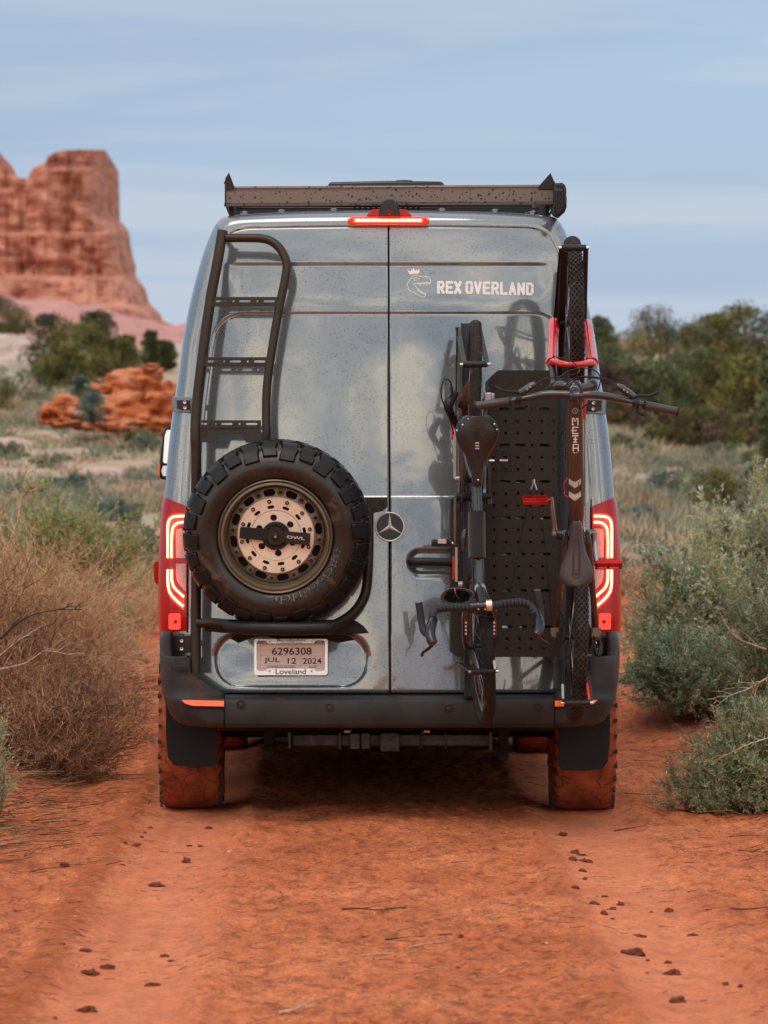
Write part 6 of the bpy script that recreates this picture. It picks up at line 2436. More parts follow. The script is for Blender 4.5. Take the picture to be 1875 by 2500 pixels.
SUB(sdm, mb.build('saddle_pad', pbr('saddle_pad', (0.07, 0.045, 0.04), 0.6), bevel=0.002))
vs, fs, wd, ht = text_geo('ERGON', 1.0, 0.01)
mb = MB()
mb.add([P(1407 - (v.y / ht) * 4.5, 1374 - (v.x / wd) * 30, -1.2005) for v in vs], fs)
SUB(sdm, link('lettering', mb.mesh('lettering', 0), None, 'rim'))
for sx in (-1, 1):
    mt('saddle_rail', [(1408 + sx * 5, 1292, -1.15), (1408 + sx * 12, 1330, -1.12), (1408 + sx * 16, 1410, -1.14)], 0.0035, 'steel', parent=sdm)
mt('seat_post', [(1408, 1316, -0.92), (1408, 1345, -1.12)], 0.0155, 'glossblack')
# chain side
chain(mtb, P(1424, 1330, -0.60), P(1427, 1545, -0.62), 'steel', 1)
mb = MB()
for i in range(10):
    rr = 0.10 - i * 0.0065
    mb.lathe([(-0.0009, 0.012), (-0.0009, rr), (0.0009, rr), (0.0009, 0.012)], P(1426 + i * 1.9, 1556, -0.53), (1, 0, 0), 36)
o = mb.build('cassette', 'plastic', smooth=0)
o['kind'] = 'stuff'
rel(mtb, o)
mb = MB()
mb.lathe([(-0.0015, 0.05), (-0.0015, 0.068), (0.0015, 0.068), (0.0015, 0.05)], P(1426, 1311, -0.50), (1, 0, 0), 40)
rel(mtb, mb.build('chainring', 'steel', smooth=0))
chain(mtb, P(1428, 1250, -0.70), P(1428, 1310, -0.60), 'steel', 1, 8)
ca1 = mt('crank_arm', [(1354, 1305, -0.52), (1353, 1285, -0.53), (1349, 1250, -0.55), (1346, 1214, -0.56)], [0.015, 0.010, 0.0095, 0.0085], 'alloy')
mb = MB()
mb.lathe([(0, 0.0001), (0, 0.018), (0.012, 0.017), (0.012, 0.0001)], P(1356, 1304, -0.52), (-1, 0, 0), 20)
SUB(ca1, mb.build('crank_boss', 'rim'))
ca2 = mt('crank_arm', [(1450, 1300, -0.52), (1452, 1330, -0.52), (1456, 1375, -0.54)], [0.014, 0.011, 0.010], 'alloy')
mt('bottom_bracket', [(1358, 1305, -0.50), (1452, 1305, -0.50)], 0.022, 'fblack')
pdl = pedal(mtb, P(1306, 1221, -0.56), 'redal', 0.108, 0.10, 0.016, tilt=R(14))
mt('pedal_axle', [(1278, 1222, -0.56), (1347, 1221, -0.56)], 0.008, 'redal', parent=pdl)
pdr = pedal(mtb, P(1486, 1379, -0.56), 'redal', 0.112, 0.10, 0.016, tilt=R(-16))
mt('pedal_axle', [(1450, 1377, -0.55), (1510, 1380, -0.56)], 0.008, 'redal', parent=pdr)
mt('pedal_cord', [(1512, 1392, -0.58), (1511, 1410, -0.58), (1512, 1427, -0.58)], 0.0012, 'cable', parent=pdr)
mb = MB()
mb.box(P(1368, 1556, -0.60), (0.035, 0.05, 0.05))
mb.tube([P(1368, 1530, -0.62), P(1368, 1556, -0.62)], 0.008, 10)
mb.bar(P(1357, 1556, -0.63), P(1368, 1574, -0.63), 0.006, 0.01)
mb.bar(P(1379, 1556, -0.63), P(1368, 1574, -0.63), 0.006, 0.01)
rel(mtb, mb.build('brake_caliper', 'plastic', bevel=0.004))
mt('brake_hose', [(1358, 1488, -0.70), (1368, 1494, -0.70), (1377, 1520, -0.66), (1370, 1545, -0.62)], 0.0026, 'cable')
mt('brake_hose', [(1392, 1240, -0.95), (1386, 1300, -0.92), (1384, 1350, -0.9), (1366, 1390, -0.85)], 0.0024, 'cable')
mb = MB()
q = smooth_path([P(1459, 1560, -0.55), P(1466, 1580, -0.58), P(1462, 1600, -0.60), P(1452, 1585, -0.58)], 4)
mb.tube(q, 0.010, 8)
rel(mtb, mb.build('rear_derailleur', 'plastic'))

# ---- wheel holders of the bike trays (parts of the van)
def holder(tray_, arms, cross, y0_, y1_, wx=0.016):
    m_ = MB()
    for (xa, ya), (xb, yb) in arms:
        m_.bar(P(xa, ya, y0_), P(xb, yb, y1_), 0.010, 0.022, (1, 0, 0))
    h_ = SUB(tray_, m_.build('wheel_holder', 'plastic', bevel=0.001))
    m_ = MB()
    m_.tube([P(cross[0], cross[2], y1_), P(cross[1], cross[3], y1_)], 0.0135, 12)
    SUB(tray_, m_.build('wheel_hoop', 'plastic'))
    for x, y in ((cross[0], cross[2]), (cross[1], cross[3])):
        m_ = MB()
        m_.lathe([(0, 0.0001), (0, 0.006), (0.012, 0.006), (0.012, 0.0001)], P(x, y, y1_), ((1 if x == cross[1] else -1), 0, 0), 10)
        SUB(tray_, m_.build('bolt', 'steel'))
holder(trayA, [((1117, 800), (1134, 888)), ((1170, 803), (1189, 888))], (1130, 1190, 890, 889), -0.10, -0.88)
holder(trayA, [((1122, 1620), (1152, 1640)), ((1196, 1600), (1209, 1640))], (1150, 1210, 1640, 1639), -0.10, -0.88)
holder(trayB, [((1356, 790), (1371, 606)), ((1426, 790), (1430, 606))], (1371, 1431, 605, 605), -0.12, -0.93)
holder(trayB, [((1366, 1610), (1379, 1716)), ((1434, 1640), (1441, 1716))], (1377, 1441, 1717, 1716), -0.12, -0.93)
m_ = MB()
m_.bar(P(1364, 920, -0.2), P(1378, 612, -0.90), 0.012, 0.03, (1, 0, 0))
SUB(trayB, m_.build('holder_strut', 'plastic'))
def vp(name, pts, r, mat, parent, n=8, sm_=5):
    m_ = MB()
    q = smooth_path([P(*p) for p in pts], sm_) if len(pts) > 2 else [P(*p) for p in pts]
    m_.tube(q, r, n)
    return SUB(parent, m_.build(name, mat))
vp('tension_rod', [(1116, 800, -0.30), (1113, 1010, -0.30)], 0.004, 'cable', trayA)
for y0_, y1_ in ((1026, 1074), (1358, 1415)):
    m_ = MB()
    m_.bar(P(1104 if y0_ < 1300 else 1107.5, y0_, -0.33), P(1104 if y0_ < 1300 else 1107.5, y1_, -0.33), 0.010, 0.02)
    SUB(trayA, m_.build('ratchet_lever', 'strapred', bevel=0.003))
def ladder_strap(x, y0_, y1_, y, parent):
    m_ = MB()
    m_.bar(P(x, y0_, y), P(x, y1_, y), 0.011, 0.003)
    k = int((y1_ - y0_) / 4)
    for i in range(k):
        m_.box(P(x, y0_ + 2 + i * 4, y - 0.003), (0.011, 0.003, 0.0025))
    o = m_.build('ladder_strap', 'silverp')
    return SUB(parent, o)
ladder_strap(1110, 1060, 1168, -0.34, trayA)
ladder_strap(1114, 1336, 1420, -0.34, trayA)
ladder_strap(1423, 1022, 1168, -0.30, trayB)
ladder_strap(1425, 1236, 1290, -0.30, trayB)
vp('strap_pin', [(1110, 1168, -0.34), (1122, 1168, -0.34)], 0.009, 'silverp', trayA)
vp('strap_pin', [(1119, 1426, -0.34), (1129, 1426, -0.34)], 0.012, 'silverp', trayA)
vp('strap_pin', [(1111, 1237, -0.30), (1112, 1262, -0.30)], 0.004, 'silverp', trayA)
m_ = MB()
m_.bar(P(1427.5, 955, -0.30), P(1427.5, 1024, -0.30), 0.010, 0.02)
SUB(trayB, m_.build('ratchet_lever', 'strapred', bevel=0.003))
m_ = MB()
m_.bar(P(1430, 1650, -0.80), P(1439, 1712, -0.90), 0.009, 0.012)
SUB(trayB, m_.build('hoop_strap', 'strapred', bevel=0.002))
vp('strap_pin', [(1373.5, 1672, -0.85), (1374.5, 1705, -0.93)], 0.0055, 'silverp', trayB)
vp('strap_pin', [(1206, 1613, -0.88), (1209, 1634, -0.90)], 0.0055, 'silverp', trayA)
# hook and cords down the panel
hk = vp('cord_hook', [(1303, 1170, -0.20), (1303, 1180, -0.20)], 0.008, 'steel', peg)
vp('cord_end', [(1302, 1180, -0.20), (1296, 1196, -0.20)], 0.005, 'alloy', peg)
vp('cord_end', [(1305, 1180, -0.20), (1310, 1196, -0.20)], 0.005, 'alloy', peg)
vp('cord', [(1296, 1196, -0.20), (1280, 1270, -0.21), (1255, 1400, -0.24), (1232, 1500, -0.35), (1206, 1614, -0.86)], 0.0022, 'cable', peg)
vp('cord', [(1310, 1196, -0.20), (1318, 1250, -0.20), (1332, 1340, -0.20), (1343, 1470, -0.20), (1352, 1560, -0.2)], 0.0022, 'cable', peg)
# ------------------------------------------------------------------ foliage and stone materials
def attr_mat(name, rough=0.8, trans=0.25, bump=0.0, vs=None):
    """material whose colour comes from the plant's own per-leaf colour"""
    m, t, b = new_mat(name)
    a = N(t, 'ShaderNodeAttribute')
    a.attribute_name = 'tint'
    L(t, a.outputs['Color'], b.inputs['Base Color'])
    b.inputs['Roughness'].default_value = rough
    b.inputs['Specular IOR Level'].default_value = 0.25
    if trans > 0:
        tr = N(t, 'ShaderNodeBsdfTranslucent')
        L(t, a.outputs['Color'], tr.inputs['Color'])
        mx = N(t, 'ShaderNodeMixShader')
        mx.inputs[0].default_value = trans
        L(t, b.outputs[0], mx.inputs[1])
        L(t, tr.outputs[0], mx.inputs[2])
        L(t, mx.outputs[0], t.nodes['Material Output'].inputs['Surface'])
    return m
M['leaf'] = attr_mat('leaf', 0.65, 0.3)
M['bark'] = pbr('bark', (0.16, 0.10, 0.07), 0.9, c2=(0.08, 0.055, 0.045), vscale=12, bump=0.8, bscale=30)
M['twig'] = attr_mat('twig', 0.85, 0.0)
def rock_mat(name, stops, band=4.0, scale=0.12, bump=1.0, bs=0.6, dist=0.6, bf=(1, 1, 9)):
    m, t, b = new_mat(name)
    co = N(t, 'ShaderNodeTexCoord').outputs['Object']
    n1 = vnoise(t, vmap(t, co, scale=bf), scale, 7, 0.62, dist)
    n2 = vnoise(t, co, scale * 3.2, 6, 0.65)
    c = ramp(t, n1, stops)
    c = mixc(t, 1.0, c, ramp(t, n2, [(0.3, (0.72,) * 3), (0.55, (1,) * 3), (0.75, (1.18,) * 3)]), 'MULTIPLY')
    # dark run-down stains
    st = ramp(t, vnoise(t, vmap(t, co, scale=(5, 5, 0.6)), scale, 5, 0.6), [(0.56, (0, 0, 0)), (0.66, (0.38,) * 3)])
    c = mixc(t, st, c, (0.24, 0.085, 0.06))
    L(t, c, b.inputs['Base Color'])
    b.inputs['Roughness'].default_value = 0.92
    b.inputs['Specular IOR Level'].default_value = 0.15
    bn = N(t, 'ShaderNodeBump')
    bn.inputs['Strength'].default_value = 1.0
    bn.inputs['Distance'].default_value = bump
    h = math_n(t, 'ADD', vnoise(t, co, bs, 7, 0.65), math_n(t, 'MULTIPLY', vnoise(t, vmap(t, co, scale=bf), scale * 2, 6, 0.6), 1.5))
    L(t, h, bn.inputs['Height'])
    L(t, bn.outputs[0], b.inputs['Normal'])
    return m
M['butte'] = rock_mat('red_sandstone', [(0.30, (0.34, 0.120, 0.090)), (0.42, (0.54, 0.215, 0.145)), (0.50, (0.66, 0.32, 0.225)), (0.58, (0.42, 0.155, 0.115)), (0.70, (0.66, 0.33, 0.24))], scale=0.05, bump=1.2, bs=0.12, bf=(1, 1, 5))
M['pinkhill'] = rock_mat('pink_slope', [(0.3, (0.48, 0.22, 0.19)), (0.55, (0.58, 0.30, 0.26)), (0.75, (0.50, 0.21, 0.16))], scale=0.05, bump=0.5, bs=0.2)
M['slick'] = rock_mat('pale_slickrock', [(0.3, (0.42, 0.28, 0.23)), (0.5, (0.60, 0.46, 0.39)), (0.7, (0.50, 0.33, 0.27))], scale=0.12, bump=0.4, bs=0.5)
M['outcrop'] = rock_mat('orange_rock', [(0.30, (0.40, 0.10, 0.035)), (0.45, (0.60, 0.19, 0.07)), (0.58, (0.68, 0.30, 0.17)), (0.72, (0.46, 0.12, 0.045))], scale=0.9, bump=0.12, bs=2.2, bf=(1, 1, 1.6), dist=1.2)

# ------------------------------------------------------------------ plant builders
def leaf_quads(p, d, ln, wd, colr, rg, droop=0.0, bend=0.3):
    """two-triangle lanceolate leaves: p base (n,3), d direction (n,3)"""
    n = len(p)
    d = d / (np.linalg.norm(d, axis=1, keepdims=True) + 1e-9)
    up = rg.normal(size=(n, 3))
    s = np.cross(d, up)
    s /= (np.linalg.norm(s, axis=1, keepdims=True) + 1e-9)
    nrm = np.cross(s, d)
    ln = np.asarray(ln).reshape(-1, 1)
    wd = np.asarray(wd).reshape(-1, 1)
    a = p
    b = p + d * ln * 0.45 + s * wd * 0.5 + nrm * ln * bend * 0.15
    c = p + d * ln + nrm * ln * -bend * 0.2
    e = p + d * ln * 0.45 - s * wd * 0.5 + nrm * ln * bend * 0.15
    V = np.stack([a, b, c, e], 1).reshape(-1, 3)
    Fq = (np.arange(n) * 4)[:, None] + np.array([0, 1, 2, 3])[None]
    C = np.repeat(colr, 4, 0)
    return V, Fq, C

def prisms(P0, P1, r0, r1, colr):
    """3-sided tapered sticks"""
    n = len(P0)
    d = P1 - P0
    d /= (np.linalg.norm(d, axis=1, keepdims=True) + 1e-9)
    u = np.cross(d, np.array([0.31, 0.2, 0.93]))
    u /= (np.linalg.norm(u, axis=1, keepdims=True) + 1e-9)
    v = np.cross(d, u)
    V = []
    for (Q, r) in ((P0, r0), (P1, r1)):
        for k in range(3):
            a = 2 * math.pi * k / 3
            V.append(Q + (u * math.cos(a) + v * math.sin(a)) * np.asarray(r).reshape(-1, 1))
    V = np.stack(V, 1).reshape(-1, 3)
    b = (np.arange(n) * 6)[:, None]
    F1 = b + np.array([0, 1, 4, 3])[None]
    F2 = b + np.array([1, 2, 5, 4])[None]
    F3 = b + np.array([2, 0, 3, 5])[None]
    return V, np.concatenate([F1, F2, F3]), np.repeat(colr, 6, 0)

def join(parts):
    V, Fc, C = [], [], []
    o = 0
    for v, f, c in parts:
        V.append(v)
        Fc.append(f + o)
        C.append(c)
        o += len(v)
    return np.concatenate(V), np.concatenate(Fc), np.concatenate(C)

def tints(cols, n, rg, jit=0.18):
    cols = np.array(cols)
    c = cols[rg.integers(0, len(cols), n)]
    return np.clip(c * (1 + rg.normal(0, jit, (n, 1))) * (1 + rg.normal(0, 0.05, (n, 3))), 0.004, 0.95)

def clump_crown(cx_, cy_, zb, w_, h, n_cl, per, leaf, cols, seed, depth=None, low=0.0, thin=1.0):
    """foliage as many small leaf faces in clumps spread through an uneven volume"""
    rg = np.random.default_rng(seed)
    depth = depth or w_
    ang = rg.uniform(0, 2 * math.pi, n_cl)
    hz = rg.uniform(low, 1, n_cl) ** 0.9
    prof = np.sqrt(np.clip(1 - (np.abs(hz - 0.42) / 0.62) ** 2.2, 0.05, 1))
    rr = np.sqrt(rg.uniform(0.05, 1, n_cl)) * prof * rg.uniform(0.75, 1.12, n_cl)
    C = np.stack([cx_ + np.cos(ang) * rr * w_ / 2, cy_ + np.sin(ang) * rr * depth / 2, zb + h * (0.06 + 0.90 * hz) + rg.normal(0, h * 0.03, n_cl)], 1)
    R_ = rg.uniform(0.09, 0.20, n_cl) * min(w_, h) * thin
    base = tints(cols, n_cl, rg, 0.22)
    pts = np.repeat(C, per, 0)
    q = rg.normal(size=(n_cl * per, 3))
    q /= np.linalg.norm(q, axis=1, keepdims=True)
    rad = rg.uniform(0.35, 1.0, (n_cl * per, 1)) ** 0.6
    pts = pts + q * rad * np.repeat(R_, per)[:, None] * np.array([1, 1, 0.75])
    d = q + np.array([0, 0, 0.5]) + rg.normal(0, 0.5, q.shape)
    colr = np.repeat(base, per, 0) * (1 + rg.normal(0, 0.16, (n_cl * per, 1)))
    n = len(pts)
    return leaf_quads(pts, d, rg.uniform(0.6, 1.3, n) * leaf, rg.uniform(0.5, 1, n) * leaf * 0.55, np.clip(colr, 0.004, 0.9), rg), C

def trunk_mesh(x, y, z0, h, C, seed, r):
    rnd = random.Random(seed)
    mb = MB()
    pts = [Vector((x, y, z0 - 0.1))]
    lean = Vector((rnd.uniform(-0.15, 0.15), rnd.uniform(-0.1, 0.1), 1))
    for i in range(1, 5):
        pts.append(Vector((x, y, z0)) + lean * (h * 0.6 * i / 4) + Vector((rnd.uniform(-1, 1), rnd.uniform(-1, 1), 0)) * 0.05 * h)
    mb.tube(smooth_path(pts, 3), [r * (1 - 0.75 * i / 12) for i in range(13)], 7)
    idx = rnd.sample(range(len(C)), min(10, len(C)))
    for i in idx:
        k = rnd.randint(1, 3)
        a = pts[k]
        b = Vector(C[i])
        m_ = (a + b) / 2 + Vector((0, 0, -0.08 * h))
        mb.tube([a, m_, b], [r * 0.45, r * 0.28, r * 0.10], 5)
    return mb
def top_h(px, d, top):
    z = at(px, d)[2]
    return max(0.4, (1100 + (1.68 - z) * F / d - top) * d / F / 1.02)
def tree(px, d, w_, h, cols, seed, label, group=None, n_cl=75, per=62, leaf=0.13, name='juniper_tree', low=0.05, thin=1.0, x_off=0, depth=None, sink=0.0, y_add=0):
    x, y, z = at(px, d)
    z -= sink
    t = thing(name, label, 'tree', (x, y, z), group)
    (V, Fq, C), cen = clump_crown(x, y, z, w_, h, n_cl, per, leaf, cols, seed, depth, low, thin)
    me = npmesh('crown', V, Fq, False, {'tint': C})
    rel(t, link('crown', me, None, 'leaf'))
    rel(t, trunk_mesh(x, y, z, h, cen, seed, 0.03 * h + 0.02).build('trunk', 'bark'))
    return t
JUN = [(0.15, 0.150, 0.045), (0.21, 0.195, 0.060), (0.085, 0.088, 0.034), (0.26, 0.23, 0.08)]
JUN_D = [(0.065, 0.080, 0.036), (0.095, 0.105, 0.046), (0.13, 0.135, 0.055)]
JUN_L = [(0.17, 0.20, 0.095), (0.22, 0.24, 0.12), (0.12, 0.15, 0.07)]
BROWN = [(0.15, 0.095, 0.075), (0.20, 0.13, 0.095), (0.10, 0.065, 0.058), (0.17, 0.14, 0.075)]
SAGE = [(0.27, 0.29, 0.20), (0.34, 0.35, 0.26), (0.20, 0.23, 0.15), (0.30, 0.34, 0.19)]
SAGE_B = [(0.16, 0.22, 0.18), (0.22, 0.28, 0.23), (0.12, 0.17, 0.14)]
def shrub(px, d, w_, h, cols, seed, label, group=None, n_cl=36, per=55, leaf=0.07, name='desert_shrub', low=0.0, depth=None, sink=0.02):
    x, y, z = at(px, d)
    z -= sink
    (V, Fq, C), cen = clump_crown(x, y, z, w_, h, n_cl, per, leaf, cols, seed, depth, low, 1.15)
    rg = np.random.default_rng(seed + 5)
    k = min(30, len(cen))
    P0 = np.tile(np.array([[x, y, z]]), (k, 1)) + rg.normal(0, 0.03 * w_, (k, 3)) * np.array([1, 1, 0])
    st = prisms(P0, cen[:k], np.full(k, 0.012 * h + 0.004), np.full(k, 0.003), np.tile(np.array([[0.12, 0.075, 0.05]]), (k, 1)))
    V, Fq, C = join([(V - np.array([[x, y, z]]), Fq, C), (st[0] - np.array([[x, y, z]]), st[1], st[2])])
    me = npmesh(name, V, Fq, False, {'tint': C})
    o = link(name, me, None, 'leaf')
    o.location = (x, y, z)
    return tag(o, label, 'shrub', group)

# ------------------------------------------------------------------ butte and far slopes
def butte():
    D = 900.0
    y0 = D - 19.2
    prof = [(-760, 560), (-640, 470), (-420, 430), (-260, 400), (-120, 362), (-40, 352), (-8, 362), (2, 397), (22, 419), (47, 435), (69, 435), (83, 408), (112, 397), (116, 383), (135, 372), (156, 366), (205, 366), (257, 366), (262, 379),
            (259, 422), (263, 448), (266, 473), (260, 495), (268, 527), (284, 537), (300, 545), (315, 567), (318, 596), (331, 650), (331, 672), (342, 690), (354, 704), (365, 741), (391, 766), (398, 784), (440, 800)]
    # the outline as a function of height: right edge at each level; top as function of px
    levels = np.concatenate([np.linspace(0, 0.5, 44), np.linspace(0.51, 1.0, 40)])
    pxs = np.concatenate([np.linspace(-760, 0, 60), np.linspace(4, 262, 110)])
    ptx = [p[0] for p in prof[:19]]
    pty = [p[1] for p in prof[:19]]
    ey = [p[1] for p in prof[18:]]
    ex = [p[0] for p in prof[18:]]
    BASE = 830.0
    nC = len(pxs)
    V = []
    rg = random.Random(3)
    for li, t in enumerate(levels):
        for j, px in enumerate(pxs):
            top = float(np.interp(px, ptx, pty))
            py = BASE + (top - BASE) * t
            # stretch columns so the last one follows the right-hand edge
            edge = float(np.interp(py, ey, ex))
            u = (px + 760) / (262 + 760)
            w_ = max(0, (px + 100) / 362) if px > -100 else 0
            pxx = px + (edge - 262) * w_ ** 1.3
            zrel = (BASE - py) / 464.0
            # ledges: terraces that step back with height
            led = 0
            for h0, s_ in ((0.06, 9), (0.17, 7), (0.33, 8), (0.56, 2), (0.90, 1)):
                led += s_ * sm(h0 - 0.012, h0 + 0.012, zrel + 0.012 * mnoise.noise(Vector((pxx * 0.02, 0, h0 * 9))))
            slope = 26 * sm(0, 0.35, zrel)
            n1 = mnoise.fractal(Vector((pxx * 0.018, zrel * 3.0, 1.7)), 1.0, 2.0, 5) * 3.5
            n2 = abs(mnoise.noise(Vector((pxx * 0.055, zrel * 0.8, 5.0)))) * 3.4
            n3 = mnoise.noise(Vector((pxx * 0.03, zrel * 22, 2.0))) * 1.6
            corner = 60 * max(0, (w_ - 0.82) / 0.18) ** 3
            yy = y0 + led + slope * 0.5 + n1 + n2 + n3 + corner
            p = P(pxx + mnoise.noise(Vector((pxx * 0.04, py * 0.05, 3))) * 0.9, py + (mnoise.noise(Vector((px * 0.07, 2.2, 0))) * 1.2 if t > 0.98 else 0), yy)
            V.append(tuple(p))
    Fc = []
    for i in range(len(levels) - 1):
        for k in range(nC - 1):
            a = i * nC + k
            Fc.append((a, a + 1, a + 1 + nC, a + nC))
    # back: top row pushed back, then down
    base_i = len(V)
    topi = (len(levels) - 1) * nC
    for k in range(nC):
        q = V[topi + k]
        V.append((q[0] * 1.02, q[1] + 70, q[2] * 1.0 + 0.5))
    for k in range(nC - 1):
        Fc.append((topi + k, topi + k + 1, base_i + k + 1, base_i + k))
    b2 = len(V)
    for k in range(nC):
        q = V[base_i + k]
        V.append((q[0], q[1] + 30, V[k][2] - 5))
    for k in range(nC - 1):
        Fc.append((base_i + k, base_i + k + 1, b2 + k + 1, b2 + k))
    # right side wall
    side = [i * nC + nC - 1 for i in range(len(levels))]
    b3 = len(V)
    for i in side:
        q = V[i]
        V.append((q[0] - 4, q[1] + 75, q[2]))
    for i in range(len(side) - 1):
        Fc.append((side[i], b3 + i, b3 + i + 1, side[i + 1]))
    me = npmesh('sandstone_butte', V, np.array(Fc), True)
    me.set_sharp_from_angle(angle=R(40))
    o = link('sandstone_butte', me, None, 'butte')
    o['kind'] = 'structure'
butte()
def ridge(name, mat, D, prof, depth, base_py, rough=1.0, seed=1):
    """a low hill: height profile over px at distance D, rounded towards the viewer and away"""
    pxs = np.linspace(prof[0][0], prof[-1][0], 150)
    V, Fc = [], []
    m = 26
    k_ = D / F
    for px in pxs:
        top = float(np.interp(px, [p[0] for p in prof], [p[1] for p in prof]))
        for j in range(m):
            t = j / (m - 1)
            hgt = math.sin(math.pi * min(1, t * 1.25) / 2) if t < 0.8 else math.cos((t - 0.8) / 0.2 * math.pi / 2)
            d = D - depth * 0.7 + depth * t * 1.4
            led = 0.10 * mnoise.noise(Vector((px * 0.02, t * 6, seed))) + 0.07 * mnoise.noise(Vector((px * 0.09, t * 14, seed)))
            z_top = 1.68 - (top - 1100) * k_
            z_b = 1.68 - (base_py - 1100) * k_
            z = z_b + (z_top - z_b) * max(0, hgt + led * rough * math.sin(math.pi * t))
            dr = ray(px, 1100)
            V.append((CAM.x + dr.x / dr.y * D, CAM.y + d, z))
    for i in range(len(pxs) - 1):
        for j in range(m - 1):
            a = i * m + j
            Fc.append((a, a + m, a + m + 1, a + 1))
    me = npmesh(name, V, np.array(Fc), True)
    me.set_sharp_from_angle(angle=R(30))
    o = link(name, me, None, mat)
    o['kind'] = 'structure'
ridge('pink_slope', 'pinkhill', 780, [(-700, 690), (-200, 705), (60, 715), (200, 728), (330, 768), (400, 784), (440, 778), (520, 790), (700, 800), (900, 812), (1100, 820), (1300, 822), (1450, 816), (1540, 822), (1700, 830), (2100, 830)], 120, 880, 1.0, 2)
ridge('slickrock_ledge', 'slick', 270, [(-500, 800), (-200, 796), (0, 806), (80, 812), (130, 840), (200, 862), (300, 868), (350, 836), (400, 828), (470, 834), (560, 850), (700, 880)], 30, 930, 1.0, 7)

# ------------------------------------------------------------------ rock outcrop
def outcrop():
    t = thing('rock_outcrop', 'layered orange rock outcrop behind the grass to the left of the van', 'rock', tuple(at(265, 96)))
    rg = random.Random(5)
    specs = [(345, 930, 62, 30, 0.2), (292, 936, 44, 22, 0.0), (250, 966, 56, 28, -0.2), (392, 968, 46, 40, 0.1), (330, 960, 75, 40, -0.3), (222, 994, 54, 26, -0.6), (180, 985, 48, 24, -0.7), (290, 1000, 80, 40, -0.8), (370, 1005, 60, 46, -0.7),
        (150, 1003, 42, 22, -0.9), (205, 1020, 60, 24, -1.1), (125, 1012, 26, 16, -1.0), (420, 1000, 40, 48, -0.4), (310, 1035, 70, 20, -1.3), (250, 1042, 50, 14, -1.5), (165, 1034, 40, 12, -1.4), (395, 1042, 50, 18, -1.2), (115, 1030, 20, 8, -1.3), (368, 898, 22, 10, 0.2)]
    for i, (px, py, hx, hy, dy) in enumerate(specs):
        c_ = P(px, py, 96 - 19.2 + dy)
        k = 96 / F
        mb = MB()
        n = 22
        mb.sphere((0, 0, 0), 1.0, (1, 1, 1), n)
        for j, v in enumerate(mb.v):
            q = Vector(v)
            # squarer, ledge-like shape
            s_ = max(abs(q.x), abs(q.y), abs(q.z))
            q = q.lerp(q / max(s_, 1e-6), 0.45)
            nn = mnoise.fractal(q * 1.4 + Vector((i * 3.1, 0, 0)), 0.9, 2.1, 6) * 0.42
            lay = 0.035 * math.sin(q.z * 9 + 5 * mnoise.noise(q * 1.5 + Vector((i, 2, 1)))) + 0.05 * mnoise.noise(q * 5 + Vector((i, 7, 1)))
            q = q * (1 + nn + lay)
            mb.v[j] = (c_.x + q.x * hx * k * 0.95, c_.y + q.y * 0.75, c_.z + q.z * hy * k * 0.95)
        rel(t, mb.build('boulder', 'outcrop', smooth=30))
outcrop()
# a pale pink slab lying in the field, left
def slab(px, d, w_, h, mat, label, seed):
    x, y, z = at(px, d)
    mb = MB()
    mb.sphere((0, 0, 0), 1, (1, 1, 1), 12)
    for j, v in enumerate(mb.v):
        q = Vector(v)
        q = q * (1 + 0.25 * mnoise.fractal(q * 1.3 + Vector((seed, 0, 0)), 1.0, 2.0, 4))
        mb.v[j] = (q.x * w_ / 2 , q.y * w_ / 2.5, q.z * h + q.x * h * -0.25)
    o = mb.build('field_rock', mat, smooth=30)
    o.location = (x, y, z + h * 0.1)
    return tag(o, label, 'rock')
slab(150, 48, 0.36, 0.16, M['pinkhill'], 'pale pink rock lying in the grass left of the van', 4)
slab(545 - 330, 47.5, 0.22, 0.13, M['outcrop'], 'small red rock just right of the pale pink rock', 9)
for px, d, w_, h, s_, lb in ((260, 74, 0.9, 0.13, 11, 'low pale slab between the grass tufts below the orange outcrop'), (40, 92, 1.3, 0.2, 13, 'pale flat boulder at the left picture edge beside the orange outcrop'), (390, 62, 0.5, 0.10, 15, 'flat pale stone in the grass near the van mirror')):
    slab(px, d, w_, h, M['slick'], lb, s_)

